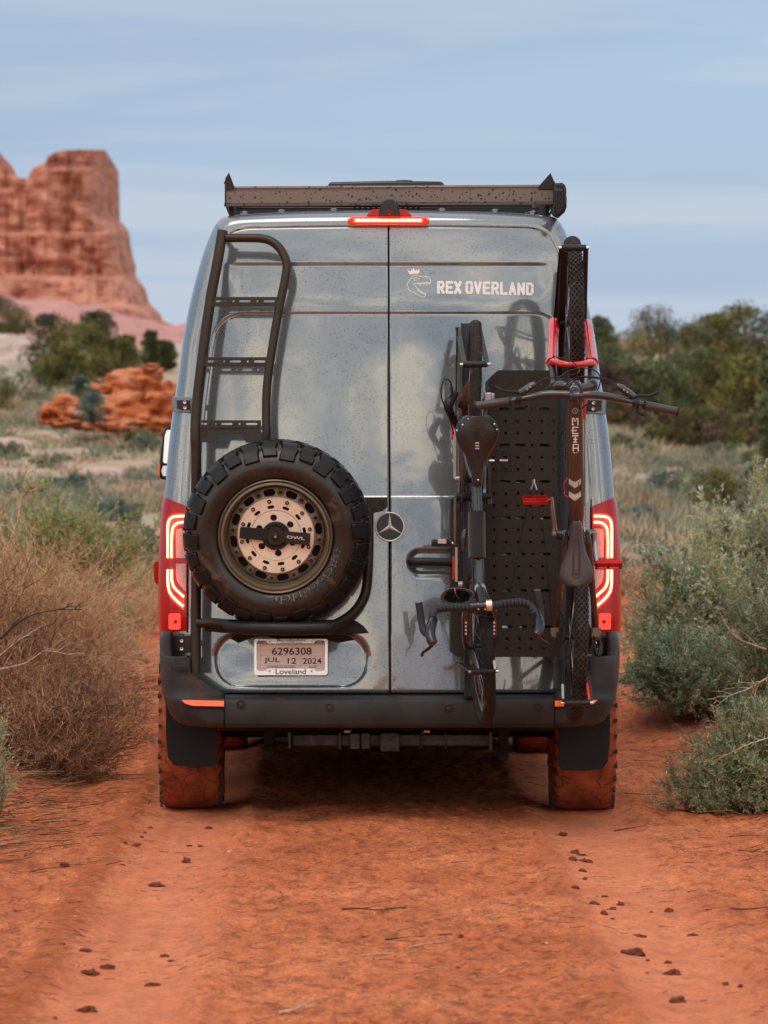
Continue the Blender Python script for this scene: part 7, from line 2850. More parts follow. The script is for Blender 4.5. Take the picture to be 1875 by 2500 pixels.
# ------------------------------------------------------------------ trees on the right
TR = [(1405, 150, 1.6, 790, JUN, 'olive juniper showing just past the van flank behind the fork'),
      (1466, 128, 0.75, 772, JUN_L, 'slim pale juniper poking up directly right of the bicycle fork'),
      (1594, 176, 1.75, 736, BROWN, 'thin airy brown tree with sky showing through its round crown'),
      (1520, 135, 2.4, 802, JUN, 'low olive juniper left of the airy brown tree'),
      (1640, 140, 2.3, 786, JUN_D, 'dark juniper in front of the airy brown tree'),
      (1500, 118, 1.3, 850, JUN_L, 'light green juniper over the handlebar lever'),
      (1715, 140, 2.1, 784, JUN, 'olive juniper between the dark juniper and the tall one'),
      (1812, 138, 1.75, 746, JUN, 'tallest olive juniper near the right picture edge'),
      (1765, 132, 1.5, 762, JUN, 'olive juniper leaning on the left side of the tallest one'),
      (1895, 130, 1.5, 755, JUN_D, 'dark tall juniper cut by the right picture edge'),
      (1690, 112, 1.7, 858, JUN_L, 'rounded light green juniper in front of the tree line'),
      (1600, 108, 1.4, 880, JUN_L, 'pale green juniper behind the handlebar end'),
      (1780, 108, 1.6, 850, JUN, 'mid green juniper right of the rounded light one'),
      (1545, 104, 1.2, 905, JUN_D, 'low dark juniper under the brake lever'),
      (1850, 98, 1.4, 880, JUN, 'olive juniper in front of the tall dark one at the right edge'),
      (1475, 102, 1.1, 900, BROWN, 'low brownish tree right beside the van'),
      (1885, 74, 0.42, 860, JUN_L, 'bright green juniper cut in half by the right picture edge'),
      (1990, 110, 2.2, 780, JUN, 'olive juniper just outside the right picture edge'),
      (1350, 140, 1.8, 830, JUN_D, 'dark juniper mostly hidden by the van roof corner')]
for i, (px, d, w_, top, cols, lb) in enumerate(TR):
    airy = 'airy' in lb
    h = top_h(px, d, top)
    tree(px, d, w_ * 1.35, h, cols, 100 + i, lb, 'junipers of the right hand tree line', n_cl=75 if airy else 95, per=46 if airy else 66, leaf=0.085 if airy else 0.11, low=0.5 if airy else 0.0, thin=0.75 if airy else 0.9)
for i, (px, d, w_, h, lb) in enumerate(((1655, 88, 1.3, 0.95, 'dark purplish brown bush in front of the tree line'), (1735, 88, 1.7, 1.0, 'widest of the dark brown bushes under the junipers'), (1825, 90, 1.4, 0.85, 'dark brown bush near the right picture edge'),
                                        (1500, 98, 0.9, 1.0, 'deep brown bush beside the van flank'), (1580, 94, 0.9, 0.65, 'small brown bush below the handlebar grip'))):
    shrub(px, d, w_, h * 0.85, BROWN + JUN[:2], 200 + i, lb, 'dark brown bushes under the junipers', n_cl=50, per=60, leaf=0.09)
# trees on the left
for i, (px, d, w_, h, cols, lb) in enumerate(((0, 292, 2.6, 722, JUN_D, 'dark juniper at the left picture edge in front of the butte'), (48, 290, 2.0, 750, JUN, 'olive juniper second from the left picture edge'),
                                              (122, 172, 1.7, 762, JUN_D, 'round dark juniper at the left of the green group'), (240, 176, 1.5, 752, JUN_D, 'tallest of the junipers in front of the butte'),
                                              (200, 165, 2.6, 790, JUN, 'wide olive juniper in the middle of the left group'), (300, 168, 1.4, 822, JUN, 'lower juniper at the right end of the left group'),
                                              (165, 160, 1.9, 842, JUN, 'low juniper in front of the round dark one'), (368, 210, 0.8, 808, JUN_D, 'small lone juniper on the pale ledge'),
                                              (402, 215, 0.9, 832, JUN_D, 'small dark juniper next to the van on the pale ledge'))):
    tree(px, d, w_ * 1.15, top_h(px, d, h), cols, 300 + i, lb, 'junipers in front of the butte', n_cl=95, per=70, leaf=0.13, thin=1.05)
for i, (px, d, w_, h, cols, lb) in enumerate(((20, 140, 1.5, 1.3, SAGE_B, 'blue green bush at the left edge under the dark juniper'), (80, 135, 1.6, 1.1, JUN_D, 'dark low bush left of the outcrop top'), (5, 120, 0.9, 1.0, JUN, 'bright olive bush touching the left picture edge'),
                                              (130, 128, 1.3, 0.7, SAGE, 'grey green bush in the gap before the outcrop'), (236, 93.5, 0.62, 0.62, SAGE_B, 'round blue grey bush at the foot of the orange outcrop'),
                                              (205, 94, 0.42, 0.40, SAGE_B, 'small grey bush growing on the left part of the outcrop'), (228, 93.8, 0.4, 0.3, JUN_L, 'yellow green tuft between the two bushes on the outcrop'),
                                              (340, 91, 0.62, 0.34, JUN, 'olive bush at the right foot of the outcrop'), (350, 85, 0.9, 0.38, SAGE, 'pale bush in front of the olive one below the outcrop'))):
    o = shrub(px, d, w_, h, cols, 400 + i, lb, 'bushes around the orange outcrop', n_cl=40, per=55, leaf=0.06)
    if px in (236, 205, 228) and 93 < d < 95:
        o.location.z = P(0, {236: 1035, 205: 968, 228: 985}[px], d - 19.2).z
        o.location.y -= 1.6 if px == 236 else 1.3
# bushes of the field
FS = [(1770, 78, 0.95, 0.42, SAGE, 'pale sage bush in front of the dark brown bushes'), (1850, 76, 0.8, 0.35, SAGE, 'pale sage bush near the right edge below the tree line'), (1560, 80, 0.7, 0.35, SAGE, 'yellowish low bush right of the van at the field edge'),
      (1520, 84, 0.5, 0.4, JUN_L, 'small pale tuft next to the van flank'), (1720, 56, 0.95, 0.62, SAGE, 'grey green bush in mid field right of the van'), (1755, 54, 0.7, 0.6, JUN, 'dark olive bush with a bare red base in mid field'),
      (1640, 60, 0.9, 0.4, SAGE_B, 'bluish low bush in mid field'), (1560, 50, 0.6, 0.35, SAGE_B, 'teal tuft close behind the right tail light'), (1830, 60, 0.8, 0.45, SAGE, 'pale bush at mid height on the right edge'),
      (1600, 38, 0.55, 0.26, SAGE_B, 'dark green tuft on the red bank beside the van'), (1860, 50, 0.8, 0.5, SAGE, 'broad pale bush behind the big sagebrush'),
      (310, 47, 0.75, 0.45, JUN_L, 'yellow green bush left of the mirror'), (360, 44, 0.7, 0.5, SAGE, 'olive grey bush beside the left tail light'), (60, 60, 0.9, 0.3, SAGE_B, 'teal low bush at the far left of the field'),
      (180, 66, 1.0, 0.3, SAGE_B, 'long teal bush in the left field'), (120, 78, 0.8, 0.25, SAGE, 'pale tuft left below the outcrop'), (280, 58, 0.8, 0.28, SAGE_B, 'teal bush below the pale slab'), (30, 84, 0.8, 0.3, SAGE, 'straw coloured tuft at the left edge')]
for i, (px, d, w_, h, cols, lb) in enumerate(FS):
    shrub(px, d, w_, h, cols, 500 + i, lb, 'low bushes scattered over the field', n_cl=34, per=60, leaf=0.05)

# ------------------------------------------------------------------ grass and low brush of the field: nobody could count it
def field():
    rg = np.random.default_rng(77)
    n = 30000
    d = 37 + 110 * rg.uniform(0, 1, n) ** 1.3
    x = CAM.x + np.where(rg.uniform(0, 1, n) < 0.62, rg.uniform(-1200, 1300, n), rg.uniform(-3200, 3600, n)) / F * d
    y = CAM.y + d
    xr = x + 0.0022 * np.clip(y - 6, 0, 60) ** 2
    keep = (np.abs(xr + 0.1) > 1.75 + 0.3 * rg.normal(size=n)) | (d > 60)
    pn = fbm(x * 0.25, y * 0.12, 4, 61)
    keep &= rg.uniform(0, 1, n) < sstep(0.36, 0.58, pn) * 0.9 + 0.10
    keep &= ~((d < 44) & (rg.uniform(0, 1, n) < 0.35))
    x, y, d, pn = x[keep], y[keep], d[keep], pn[keep]
    z = gz(x, y)
    pal = np.array([(0.52, 0.42, 0.28), (0.42, 0.38, 0.25), (0.24, 0.28, 0.20), (0.50, 0.40, 0.28), (0.50, 0.32, 0.21), (0.44, 0.42, 0.29), (0.26, 0.26, 0.15)])
    band = fbm(x * 0.15 + 40, y * 0.07, 4, 71)
    teal = (0.25 + 0.75 * sstep(0.45, 0.56, band)) * sstep(82, 70, d) * sstep(50, 56, d) * np.where(x < 0, 1.0, 0.6)
    idx = np.clip((fbm(x * 0.5, y * 0.3, 3, 91) * 1.5 - 0.25) * 7, 0, 6).astype(int)
    base = pal[idx]
    base = base * (1 - teal[:, None] * 0.75) + np.array([0.13, 0.20, 0.15]) * teal[:, None] * 0.75
    per = 26
    m = len(x)
    sz = rg.uniform(0.06, 0.20, m) * (1 + 0.5 * (pn > 0.55))
    q = rg.normal(size=(m, per, 3)) * np.array([0.8, 0.8, 0.30])
    c0 = np.stack([x, y, z], 1)[:, None, :]
    p = c0 + q * sz[:, None, None] * np.array([1.0, 1.0, 0.2])
    dr = q * 0.6 + np.array([0, 0, 1.0])
    cc = np.clip(np.repeat(base, per, 0) * (1 + rg.normal(0, 0.22, (m * per, 1))), 0.01, 0.9)
    V, Fq, C = leaf_quads(p.reshape(-1, 3), dr.reshape(-1, 3), (sz[:, None] * rg.uniform(0.7, 1.5, (m, per))).ravel(), np.full(m * per, 0.016) * (1 + np.repeat(d, per) / 60), cc, rg)
    me = npmesh('field_grass', V, Fq, False, {'tint': C})
    o = link('field_grass', me, None, 'leaf')
    o['kind'] = 'stuff'
field()

# ------------------------------------------------------------------ sagebrush with real leaves
def sagebrush(name, label, roots, targets, cols, seed, leaf=0.030, lw=0.0052, sub_n=9, sub_len=0.16, leaves=22, stemc=(0.30, 0.22, 0.14), group=None, bare=0, cat='shrub', curl=0.5, straw=0.12):
    """roots (k,3), targets (n,3): one main stem per target, each with leafy side sprigs"""
    rg = np.random.default_rng(seed)
    n = len(targets)
    ri = rg.integers(0, len(roots), n)
    P0 = roots[ri] + rg.normal(0, 0.02, (n, 3))
    P3 = targets
    mid = (P0 + P3) / 2 + rg.normal(0, 0.05, (n, 3)) + np.array([0, 0, 0.06])
    parts = []
    K = 6
    ts = np.linspace(0, 1, K + 1)
    C_ = [(1 - t) ** 2 * P0 + 2 * t * (1 - t) * mid + t * t * P3 for t in ts]
    ln = np.linalg.norm(P3 - P0, axis=1)
    for i in range(K):
        r0 = 0.0052 * (1 - 0.8 * ts[i]) * (0.5 + ln)
        r1 = 0.0052 * (1 - 0.8 * ts[i + 1]) * (0.5 + ln)
        parts.append(prisms(C_[i], C_[i + 1], r0, r1, tints([stemc], n, rg, 0.15)))
    # sprigs
    m = n * sub_n
    tt = rg.uniform(0.35, 1.0, m)
    ii = np.repeat(np.arange(n), sub_n)
    t_ = tt[:, None]
    S0 = (1 - t_) ** 2 * P0[ii] + 2 * t_ * (1 - t_) * mid[ii] + t_ * t_ * P3[ii]
    tang = 2 * (1 - t_) * (mid[ii] - P0[ii]) + 2 * t_ * (P3[ii] - mid[ii])
    tang /= np.linalg.norm(tang, axis=1, keepdims=True)
    dd = tang * 0.9 + rg.normal(0, 0.6, (m, 3)) + np.array([0, 0, curl])
    dd /= np.linalg.norm(dd, axis=1, keepdims=True)
    sl = sub_len * rg.uniform(0.5, 1.2, m)
    S1 = S0 + dd * sl[:, None] * 0.5
    S2 = S1 + (dd + rg.normal(0, 0.25, (m, 3)) + np.array([0, 0, 0.25])) * sl[:, None] * 0.5
    sc_ = tints([stemc, (0.28, 0.27, 0.16)], m, rg, 0.15)
    parts.append(prisms(S0, S1, np.full(m, 0.0016), np.full(m, 0.0011), sc_))
    parts.append(prisms(S1, S2, np.full(m, 0.0011), np.full(m, 0.0006), sc_))
    # leaves
    k = leaves
    if k:
        u = rg.uniform(0.05, 1.05, (m, k))
        base = np.where(u[..., None] < 0.5, S0[:, None] + (S1 - S0)[:, None] * u[..., None] * 2, S1[:, None] + (S2 - S1)[:, None] * (u[..., None] - 0.5) * 2)
        ld = dd[:, None] * 0.75 + rg.normal(0, 0.62, (m, k, 3))
        spc = np.repeat(tints(cols, m, rg, 0.16), k, 0)
        st_mask = np.repeat(rg.uniform(0, 1, m) < straw, k)
        spc[st_mask] = np.array([0.46, 0.40, 0.24])
        spc = np.clip(spc * (1 + rg.normal(0, 0.14, (m * k, 1))), 0.01, 0.9)
        parts.append(leaf_quads(base.reshape(-1, 3), ld.reshape(-1, 3), rg.uniform(0.6, 1.25, m * k) * leaf, rg.uniform(0.7, 1.2, m * k) * lw, spc, rg))
    V, Fq, C = join(parts)
    o0 = roots.mean(0)
    me = npmesh(name, V - o0, Fq, False, {'tint': C})
    o = link(name, me, None, 'leaf')
    o.location = tuple(o0)
    return tag(o, label, cat, group)

def dome_targets(c_, w_, dp, h, n, seed, flat=0.85, zmin=0.05):
    rg = np.random.default_rng(seed)
    a = rg.uniform(0, 2 * math.pi, n)
    e = np.arcsin(rg.uniform(zmin, 1, n))
    rr = rg.uniform(0.55, 1.1, n)
    bump_ = 1 + 0.25 * np.sin(a * 3 + seed) + 0.15 * np.sin(a * 7 + e * 4)
    return np.stack([c_[0] + np.cos(a) * np.cos(e) * w_ * rr * bump_, c_[1] + np.sin(a) * np.cos(e) * dp * rr * bump_, c_[2] + np.sin(e) * h * rr * bump_], 1)
def roots_at(c_, w_, n, seed):
    rg = np.random.default_rng(seed)
    x = c_[0] + rg.normal(0, w_, n)
    y = c_[1] + rg.normal(0, w_, n)
    return np.stack([x, y, gz(x, y) - 0.02], 1)
GREEN = [(0.33, 0.38, 0.20), (0.40, 0.45, 0.27), (0.24, 0.28, 0.145), (0.48, 0.51, 0.33)]
GREEN2 = [(0.24, 0.33, 0.19), (0.31, 0.40, 0.25), (0.18, 0.25, 0.14), (0.38, 0.46, 0.32)]
PALE = [(0.42, 0.46, 0.30), (0.50, 0.54, 0.39), (0.32, 0.37, 0.23), (0.50, 0.50, 0.24)]
x, y, z = at(1845, 20.1)
sagebrush('sagebrush', 'leafy grey green sagebrush lying lowest and nearest at the right side of the track', roots_at((x + 0.10, y, z), 0.10, 14, 1), dome_targets((x + 0.06, y, z + 0.02), 0.36, 0.30, 0.47, 220, 2), GREEN, 1001, leaves=22, sub_len=0.12, leaf=0.034, lw=0.0065)
x, y, z = at(1735, 19.9)
sagebrush('sagebrush', 'low sprawling sage sprigs reaching over the sand in front of the nearest bush', roots_at((x + 0.08, y, z), 0.06, 8, 3), dome_targets((x, y, z + 0.01), 0.20, 0.18, 0.20, 60, 4, zmin=0.0), GREEN, 1002, leaves=18, sub_len=0.10, leaf=0.030)
x, y, z = at(1890, 22.6)
sagebrush('sagebrush', 'tall bush with pale feathery tips at the right picture edge', roots_at((x + 0.30, y, z), 0.10, 12, 5), dome_targets((x + 0.06, y, z + 0.38), 0.32, 0.32, 0.60, 160, 6), PALE[:3] + GREEN2, 1003, leaves=22, sub_len=0.15, leaf=0.034, lw=0.0065)
x, y, z = at(1700, 24.5)
sagebrush('sagebrush', 'dark green drooping sagebrush on the red bank between the van and the feathery bush', roots_at((x + 0.12, y + 0.1, z), 0.10, 12, 7), dome_targets((x - 0.03, y, z + 0.18), 0.38, 0.36, 0.30, 230, 8, zmin=-0.25), GREEN2, 1004, leaves=20, sub_len=0.14, leaf=0.036, lw=0.008)
x, y, z = at(1690, 27.5)
sagebrush('sagebrush', 'big pale sagebrush standing behind the drooping one', roots_at((x, y, z), 0.15, 14, 9), dome_targets((x, y, z + 0.20), 0.34, 0.40, 0.54, 260, 10), PALE, 1005, leaves=24, sub_len=0.18, leaf=0.042, lw=0.011, stemc=(0.36, 0.34, 0.22), straw=0.04)
x, y, z = at(1830, 29)
sagebrush('sagebrush', 'pale sagebrush behind the feathery bush at the right', roots_at((x, y, z), 0.15, 12, 11), dome_targets((x, y, z + 0.30), 0.40, 0.40, 0.70, 190, 12), PALE, 1006, leaves=22, sub_len=0.18, leaf=0.045, lw=0.012, stemc=(0.36, 0.34, 0.22), straw=0.04)
x, y, z = at(1570, 27.5)
sagebrush('sagebrush', 'small green tuft at the end of the bank right beside the van', roots_at((x, y, z), 0.05, 8, 13), dome_targets((x, y, z + 0.02), 0.16, 0.16, 0.20, 40, 14), GREEN2, 1007, leaves=16, sub_len=0.10, leaf=0.03)
x, y, z = at(1820, 23.2)
sagebrush('sagebrush', 'small mint green sprout under the drooping sagebrush', roots_at((x, y, z), 0.04, 6, 15), dome_targets((x, y, z + 0.05), 0.13, 0.12, 0.30, 36, 16), [(0.20, 0.32, 0.20), (0.26, 0.38, 0.26)], 1008, leaves=16, sub_len=0.09, leaf=0.03, straw=0.0)
x, y, z = at(-70, 18.6)
sagebrush('sagebrush', 'pale grey green sage sprigs entering at the left picture edge', roots_at((x, y, z), 0.08, 8, 17), dome_targets((x, y, z + 0.05), 0.20, 0.22, 0.44, 50, 18), PALE, 1009, leaves=18, sub_len=0.12, leaf=0.026)
x, y, z = at(160, 33)
sagebrush('sagebrush', 'yellow green bush glowing behind the dry tumbleweeds', roots_at((x, y, z), 0.2, 12, 19), dome_targets((x, y, z + 0.40), 0.62, 0.4, 0.50, 150, 20), [(0.36, 0.40, 0.13), (0.26, 0.34, 0.13), (0.42, 0.40, 0.18)], 1010, leaves=12, sub_len=0.20, leaf=0.05, lw=0.012)
x, y, z = at(310, 31)
sagebrush('sagebrush', 'fresh green patch right of the yellow green bush', roots_at((x, y, z), 0.1, 8, 21), dome_targets((x - 0.1, y, z + 0.12), 0.16, 0.2, 0.30, 40, 22), [(0.24, 0.34, 0.14), (0.18, 0.28, 0.12)], 1011, leaves=12, sub_len=0.14, leaf=0.045, lw=0.010)

# ------------------------------------------------------------------ dry brush: fractal bare twigs
def dry_brush(label, c_, w_, dp, h, cols, seed, n0=55, lv=(7, 6, 4), name='tumbleweed', l0=0.5, group=None, r0=0.0042):
    rg = np.random.default_rng(seed)
    a = rg.uniform(0, 2 * math.pi, n0)
    e = np.arcsin(rg.uniform(0.05, 0.98, n0))
    rt = roots_at(c_, w_ * 0.25, n0, seed + 1)
    d = np.stack([np.cos(a) * np.cos(e) * w_, np.sin(a) * np.cos(e) * dp, np.sin(e) * h], 1)
    L_ = np.linalg.norm(d, axis=1) * rg.uniform(0.6, 1.0, n0)
    d /= np.linalg.norm(d, axis=1, keepdims=True)
    parts = []
    O, D_, LL, rr = rt, d, L_, np.full(n0, r0)
    for lev in range(len(lv) + 1):
        S = 4
        pts = [O]
        dd = D_.copy()
        segs = []
        for s_ in range(S):
            dd = dd + rg.normal(0, 0.16 + 0.05 * lev, dd.shape) + np.array([0, 0, 0.03])
            dd /= np.linalg.norm(dd, axis=1, keepdims=True)
            pts.append(pts[-1] + dd * (LL / S)[:, None])
            segs.append(dd.copy())
        cc = tints(cols, len(O), rg, 0.25)
        for s_ in range(S if lev < 3 else 2):
            a_, b_ = (s_, s_ + 1) if lev < 3 else (s_ * 2, s_ * 2 + 2)
            parts.append(prisms(pts[a_], pts[b_], rr * (1 - 0.18 * s_), rr * (1 - 0.18 * (s_ + 1)), cc))
        if lev == len(lv):
            break
        k = lv[lev]
        m = len(O) * k
        ii = np.repeat(np.arange(len(O)), k)
        t = rg.uniform(0.25, 1.0, m) * S
        si = np.clip(t.astype(int), 0, S - 1)
        fr = (t - si)[:, None]
        PT = np.stack(pts, 1)
        SG = np.stack(segs, 1)
        O2 = PT[ii, si] * (1 - fr) + PT[ii, si + 1] * fr
        D2 = SG[ii, si] + rg.normal(0, 0.62, (m, 3)) + np.array([0, 0, 0.10])
        D2 /= np.linalg.norm(D2, axis=1, keepdims=True)
        O, D_, LL, rr = O2, D2, LL[ii] * rg.uniform(0.28, 0.55, m), rr[ii] * 0.62
    V, Fq, C = join(parts)
    g_ = gz(V[:, 0], V[:, 1]) + 0.004
    V[:, 2] = np.maximum(V[:, 2], g_)
    o0 = np.array([c_[0], c_[1], gzf(c_[0], c_[1])])
    me = npmesh(name, V - o0, Fq, False, {'tint': C})
    o = link(name, me, None, 'twig')
    o.location = tuple(o0)
    return tag(o, label, 'dry brush', group)
DRY = [(0.50, 0.28, 0.15), (0.30, 0.145, 0.08), (0.60, 0.39, 0.24), (0.14, 0.065, 0.04)]
STRAW = [(0.74, 0.48, 0.28), (0.66, 0.38, 0.21), (0.80, 0.60, 0.40), (0.48, 0.25, 0.14)]
x, y, z = at(110, 21.5)
dry_brush('dense reddish brown tumbleweed nearest to the track at the left', (x - 0.05, y, z), 0.52, 0.45, 0.50, DRY, 41, n0=120)
x, y, z = at(20, 24.0)
dry_brush('tall dark twiggy bush leaning over at the left picture edge', (x - 0.1, y, z), 0.62, 0.5, 0.86, DRY, 42, n0=90)
x, y, z = at(70, 26.5)
dry_brush('straw coloured dry bush behind the dark twiggy one', (x, y, z), 0.72, 0.5, 1.02, STRAW, 43, n0=120)
x, y, z = at(195, 29)
dry_brush('pale dry bush left of the van wheel', (x, y, z), 0.44, 0.5, 0.66, STRAW, 44, n0=100)
x, y, z = at(140, 24.5)
dry_brush('low red brown brush filling the verge between tumbleweed and wheel', (x, y, z), 0.34, 0.5, 0.40, DRY, 49, n0=80)
x, y, z = at(285, 35)
dry_brush('hazy straw coloured brush beside the left tail light', (x, y, z), 0.55, 0.6, 0.50, STRAW, 45, n0=90)
x, y, z = at(1590, 33)
dry_brush('rusty dry brush showing between the van and the sagebrush', (x, y, z), 0.30, 0.4, 0.55, [(0.40, 0.20, 0.10), (0.30, 0.13, 0.07)], 46, n0=40, lv=(6, 5, 3))
x, y, z = at(1770, 22.3)
dry_brush('grey leafless twigs under the right hand sagebrush', (x, y, z), 0.30, 0.25, 0.32, [(0.34, 0.24, 0.17), (0.24, 0.16, 0.12)], 47, n0=30, lv=(5, 4, 3))
x, y, z = at(245, 22.6)
dry_brush('sparse black branched twig bush standing between tumbleweed and wheel', (x, y, z), 0.16, 0.14, 0.36, [(0.07, 0.04, 0.035), (0.12, 0.07, 0.05)], 48, n0=12, lv=(5, 3), r0=0.0035)
# long pale and dark branches lying over the brush
def branch(label, pts, r, colr, seed, side=5, name='bare_branch'):
    rnd = random.Random(seed)
    q = smooth_path([P(px, py, d - 19.2) for px, py, d in pts], 6)
    mb = MB()
    mb.tube(q, [r * (1 - 0.8 * i / len(q)) for i in range(len(q))], 5)
    for k in range(side):
        i = rnd.randint(2, len(q) - 3)
        a = q[i]
        d = (q[i + 1] - q[i]).normalized()
        b = a + (d + Vector((rnd.uniform(-.5, .5), rnd.uniform(-.5, .5), rnd.uniform(-.1, .7)))).normalized() * rnd.uniform(0.06, 0.16)
        mb.tube([a, (a + b) / 2 + Vector((0, 0, 0.008)), b], [r * 0.5, r * 0.4, r * 0.15], 4)
    o = mb.build(name, pbr('branch_bark', colr, 0.85, var=0.4, vscale=60), smooth=50)
    return tag(o, label, 'branch')
branch('dark arching branch over the left tumbleweeds', [(0, 1560, 21.6), (60, 1510, 21.4), (130, 1490, 21.3), (200, 1488, 21.4)], 0.006, (0.06, 0.035, 0.03), 1)
branch('pale bare branch spreading at the left edge', [(-10, 1635, 20.6), (60, 1620, 20.4), (110, 1590, 20.3), (170, 1598, 20.2), (240, 1602, 20.3)], 0.005, (0.42, 0.32, 0.23), 2, 9)
branch('pale forked branch above the other pale one', [(0, 1600, 20.9), (50, 1560, 20.8), (80, 1548, 20.7)], 0.0045, (0.46, 0.36, 0.26), 3, 7)
branch('tan curved branch inside the right sagebrush', [(1870, 1585, 22.0), (1800, 1558, 21.9), (1770, 1520, 21.9), (1752, 1482, 21.9)], 0.005, (0.42, 0.30, 0.20), 4, 4)
branch('tan branch crossing the low right bushes', [(1880, 1650, 20.4), (1830, 1680, 20.3), (1780, 1700, 20.2), (1745, 1728, 20.1)], 0.004, (0.48, 0.38, 0.24), 5, 8)
branch('thin straw stem crossing the nearest sagebrush', [(1880, 1800, 19.7), (1820, 1820, 19.6), (1740, 1860, 19.6)], 0.003, (0.55, 0.45, 0.28), 6, 5)

# ------------------------------------------------------------------ dirt clods, sticks and litter on the track
clod_m = pbr('dark_red_clod', (0.30, 0.082, 0.038), 0.95, c2=(0.15, 0.040, 0.022), vscale=40, bump=0.9, bscale=90)
clod_me = []
for s_ in range(6):
    mb = MB()
    mb.sphere((0, 0, 0), 1.0, (1, 0.8, 0.55), 8)
    for j, v in enumerate(mb.v):
        q = Vector(v)
        q = q * (1 + 0.95 * mnoise.fractal(q * 1.3 + Vector((s_ * 5.0, 0, 0)), 0.9, 2.0, 5) + 0.2 * mnoise.noise(q * 6))
        mb.v[j] = tuple(q)
    me = mb.mesh('dirt_clod', 30)
    me.materials.append(clod_m)
    clod_me.append(me)
LC = [(368, 2022, 7), (352, 2033, 5), (345, 2045, 6), (305, 2058, 5), (330, 2066, 12), (508, 2024, 7), (463, 2066, 8), (490, 2067, 7), (455, 2105, 13), (300, 2114, 8), (380, 2165, 15), (157, 2118, 14), (205, 2322, 14), (154, 2306, 7),
      (404, 2336, 9), (418, 2347, 8), (225, 2382, 20), (265, 2366, 14), (372, 2408, 20), (210, 2470, 18), (135, 2488, 8), (250, 1985, 5)]
RC = [(1374, 2040, 11), (1404, 2084, 13), (1422, 2089, 10), (1397, 2101, 11), (1425, 2104, 12), (1422, 2128, 12), (1426, 2147, 6), (1403, 2168, 9), (1477, 2190, 9), (1451, 2208, 9), (1516, 2210, 15), (1498, 2220, 9), (1474, 2233, 12), (1495, 2244, 6),
      (1590, 2228, 6), (1635, 2227, 12), (1564, 2287, 12), (1555, 2333, 26), (1535, 2330, 14), (1582, 2346, 8), (1630, 2352, 10), (1640, 2380, 18), (1580, 2376, 6), (1770, 2405, 9), (1808, 2410, 11), (1656, 2445, 22), (1125, 2288, 9), (1118, 2364, 7), (1690, 2285, 12)]
big = {(225, 2382): 'largest dark clod in the left wheel track near the bottom', (380, 2165): 'flat dark clod alone in the left wheel track', (372, 2408): 'wide low clod at the bottom right of the left wheel track', (205, 2322): 'upright dark clod in the left wheel track',
       (1555, 2333): 'largest dark clod in the right wheel track', (1656, 2445): 'lowest of the big clods in the right wheel track', (1516, 2210): 'forked dark clod in the right wheel track', (1374, 2040): 'clod lying just behind the right rear tyre', (1125, 2288): 'single clod at the end of the long stick'}
ci = 0
for lst, lb, gp in ((LC, 'small dark red clod lying in the left wheel track', 'small clods in the left wheel track'), (RC, 'small dark red clod lying in the right wheel track', 'small clods in the right wheel track')):
    for px, py, s_ in lst:
        p = G(px, py)
        k = (p.y + 19.2) / F
        o = bpy.data.objects.new('dirt_clod', clod_me[ci % 6])
        col.objects.link(o)
        r_ = s_ * k * 0.92
        o.location = p + Vector((0, 0, r_ * 0.16))
        o.scale = (r_ * (0.9 + 0.4 * math.sin(ci * 2.7)), r_ * 1.2, r_ * (0.95 + 0.30 * math.sin(ci * 4.1)))
        o.rotation_euler = (0, 0, ci * 1.3)
        if (px, py) in big:
            tag(o, big[(px, py)], 'dirt clod')
        else:
            tag(o, lb, 'dirt clod', gp)
        ci += 1
ST = [(835, 2222, 950, 2226, 0.004, 'long dark stick lying across the middle of the track'), (940, 2296, 1105, 2284, 0.004, 'longest dark stick in the foreground of the track'), (885, 2290, 945, 2296, 0.0035, 'dark stick left of the longest one'),
      (1500, 2030, 1575, 2018, 0.0035, 'slim dark stick behind the right wheel'), (720, 2005, 805, 2003, 0.003, 'curved twig on the dark sand under the van'), (725, 1996, 790, 2008, 0.0025, 'second twig crossing the curved one'),
      (940, 2222, 1020, 2218, 0.003, 'dark double twig in the middle of the track'), (1720, 2225, 1875, 2218, 0.004, 'dark root end at the right edge of the track'), (680, 2478, 770, 2462, 0.006, 'blurred ochre stick at the bottom of the picture'),
      (35, 2226, 85, 2229, 0.003, 'thin dark twig at the left edge of the track'), (995, 2064, 1040, 2074, 0.002, 'pale grass stalk right of the middle'), (1000, 2314, 1085, 2300, 0.003, 'pale straw below the longest stick'),
      (885, 2335, 960, 2330, 0.003, 'tan chip of wood left of the pale straw')]
for i, (x0, y0, x1, y1, r_, lb) in enumerate(ST):
    a, b = G(x0, y0), G(x1, y1)
    m_ = (a + b) / 2
    rnd = random.Random(i)
    pts = [a + Vector((0, 0, r_)), a.lerp(b, 0.35) + Vector((0, rnd.uniform(-.03, .03), r_ * 1.6)), a.lerp(b, 0.7) + Vector((0, rnd.uniform(-.03, .03), r_)), b + Vector((0, 0, r_ * 1.5))]
    mb = MB()
    q = smooth_path(pts, 4)
    mb.tube(q, [r_ * (1 - 0.6 * j / len(q)) for j in range(len(q))], 6)
    if i % 2 == 0:
        mb.tube([q[5], q[5] + (b - a).normalized() * 0.05 + Vector((0, 0.03, r_ * 2))], [r_ * 0.6, r_ * 0.3], 5)
    pale = any(w_ in lb for w_ in ('pale', 'tan', 'ochre'))
    tag(mb.build('stick', pbr('stick_bark', (0.50, 0.34, 0.20) if pale else (0.10, 0.045, 0.032), 0.85, var=0.3, vscale=70), smooth=50), lb, 'stick')
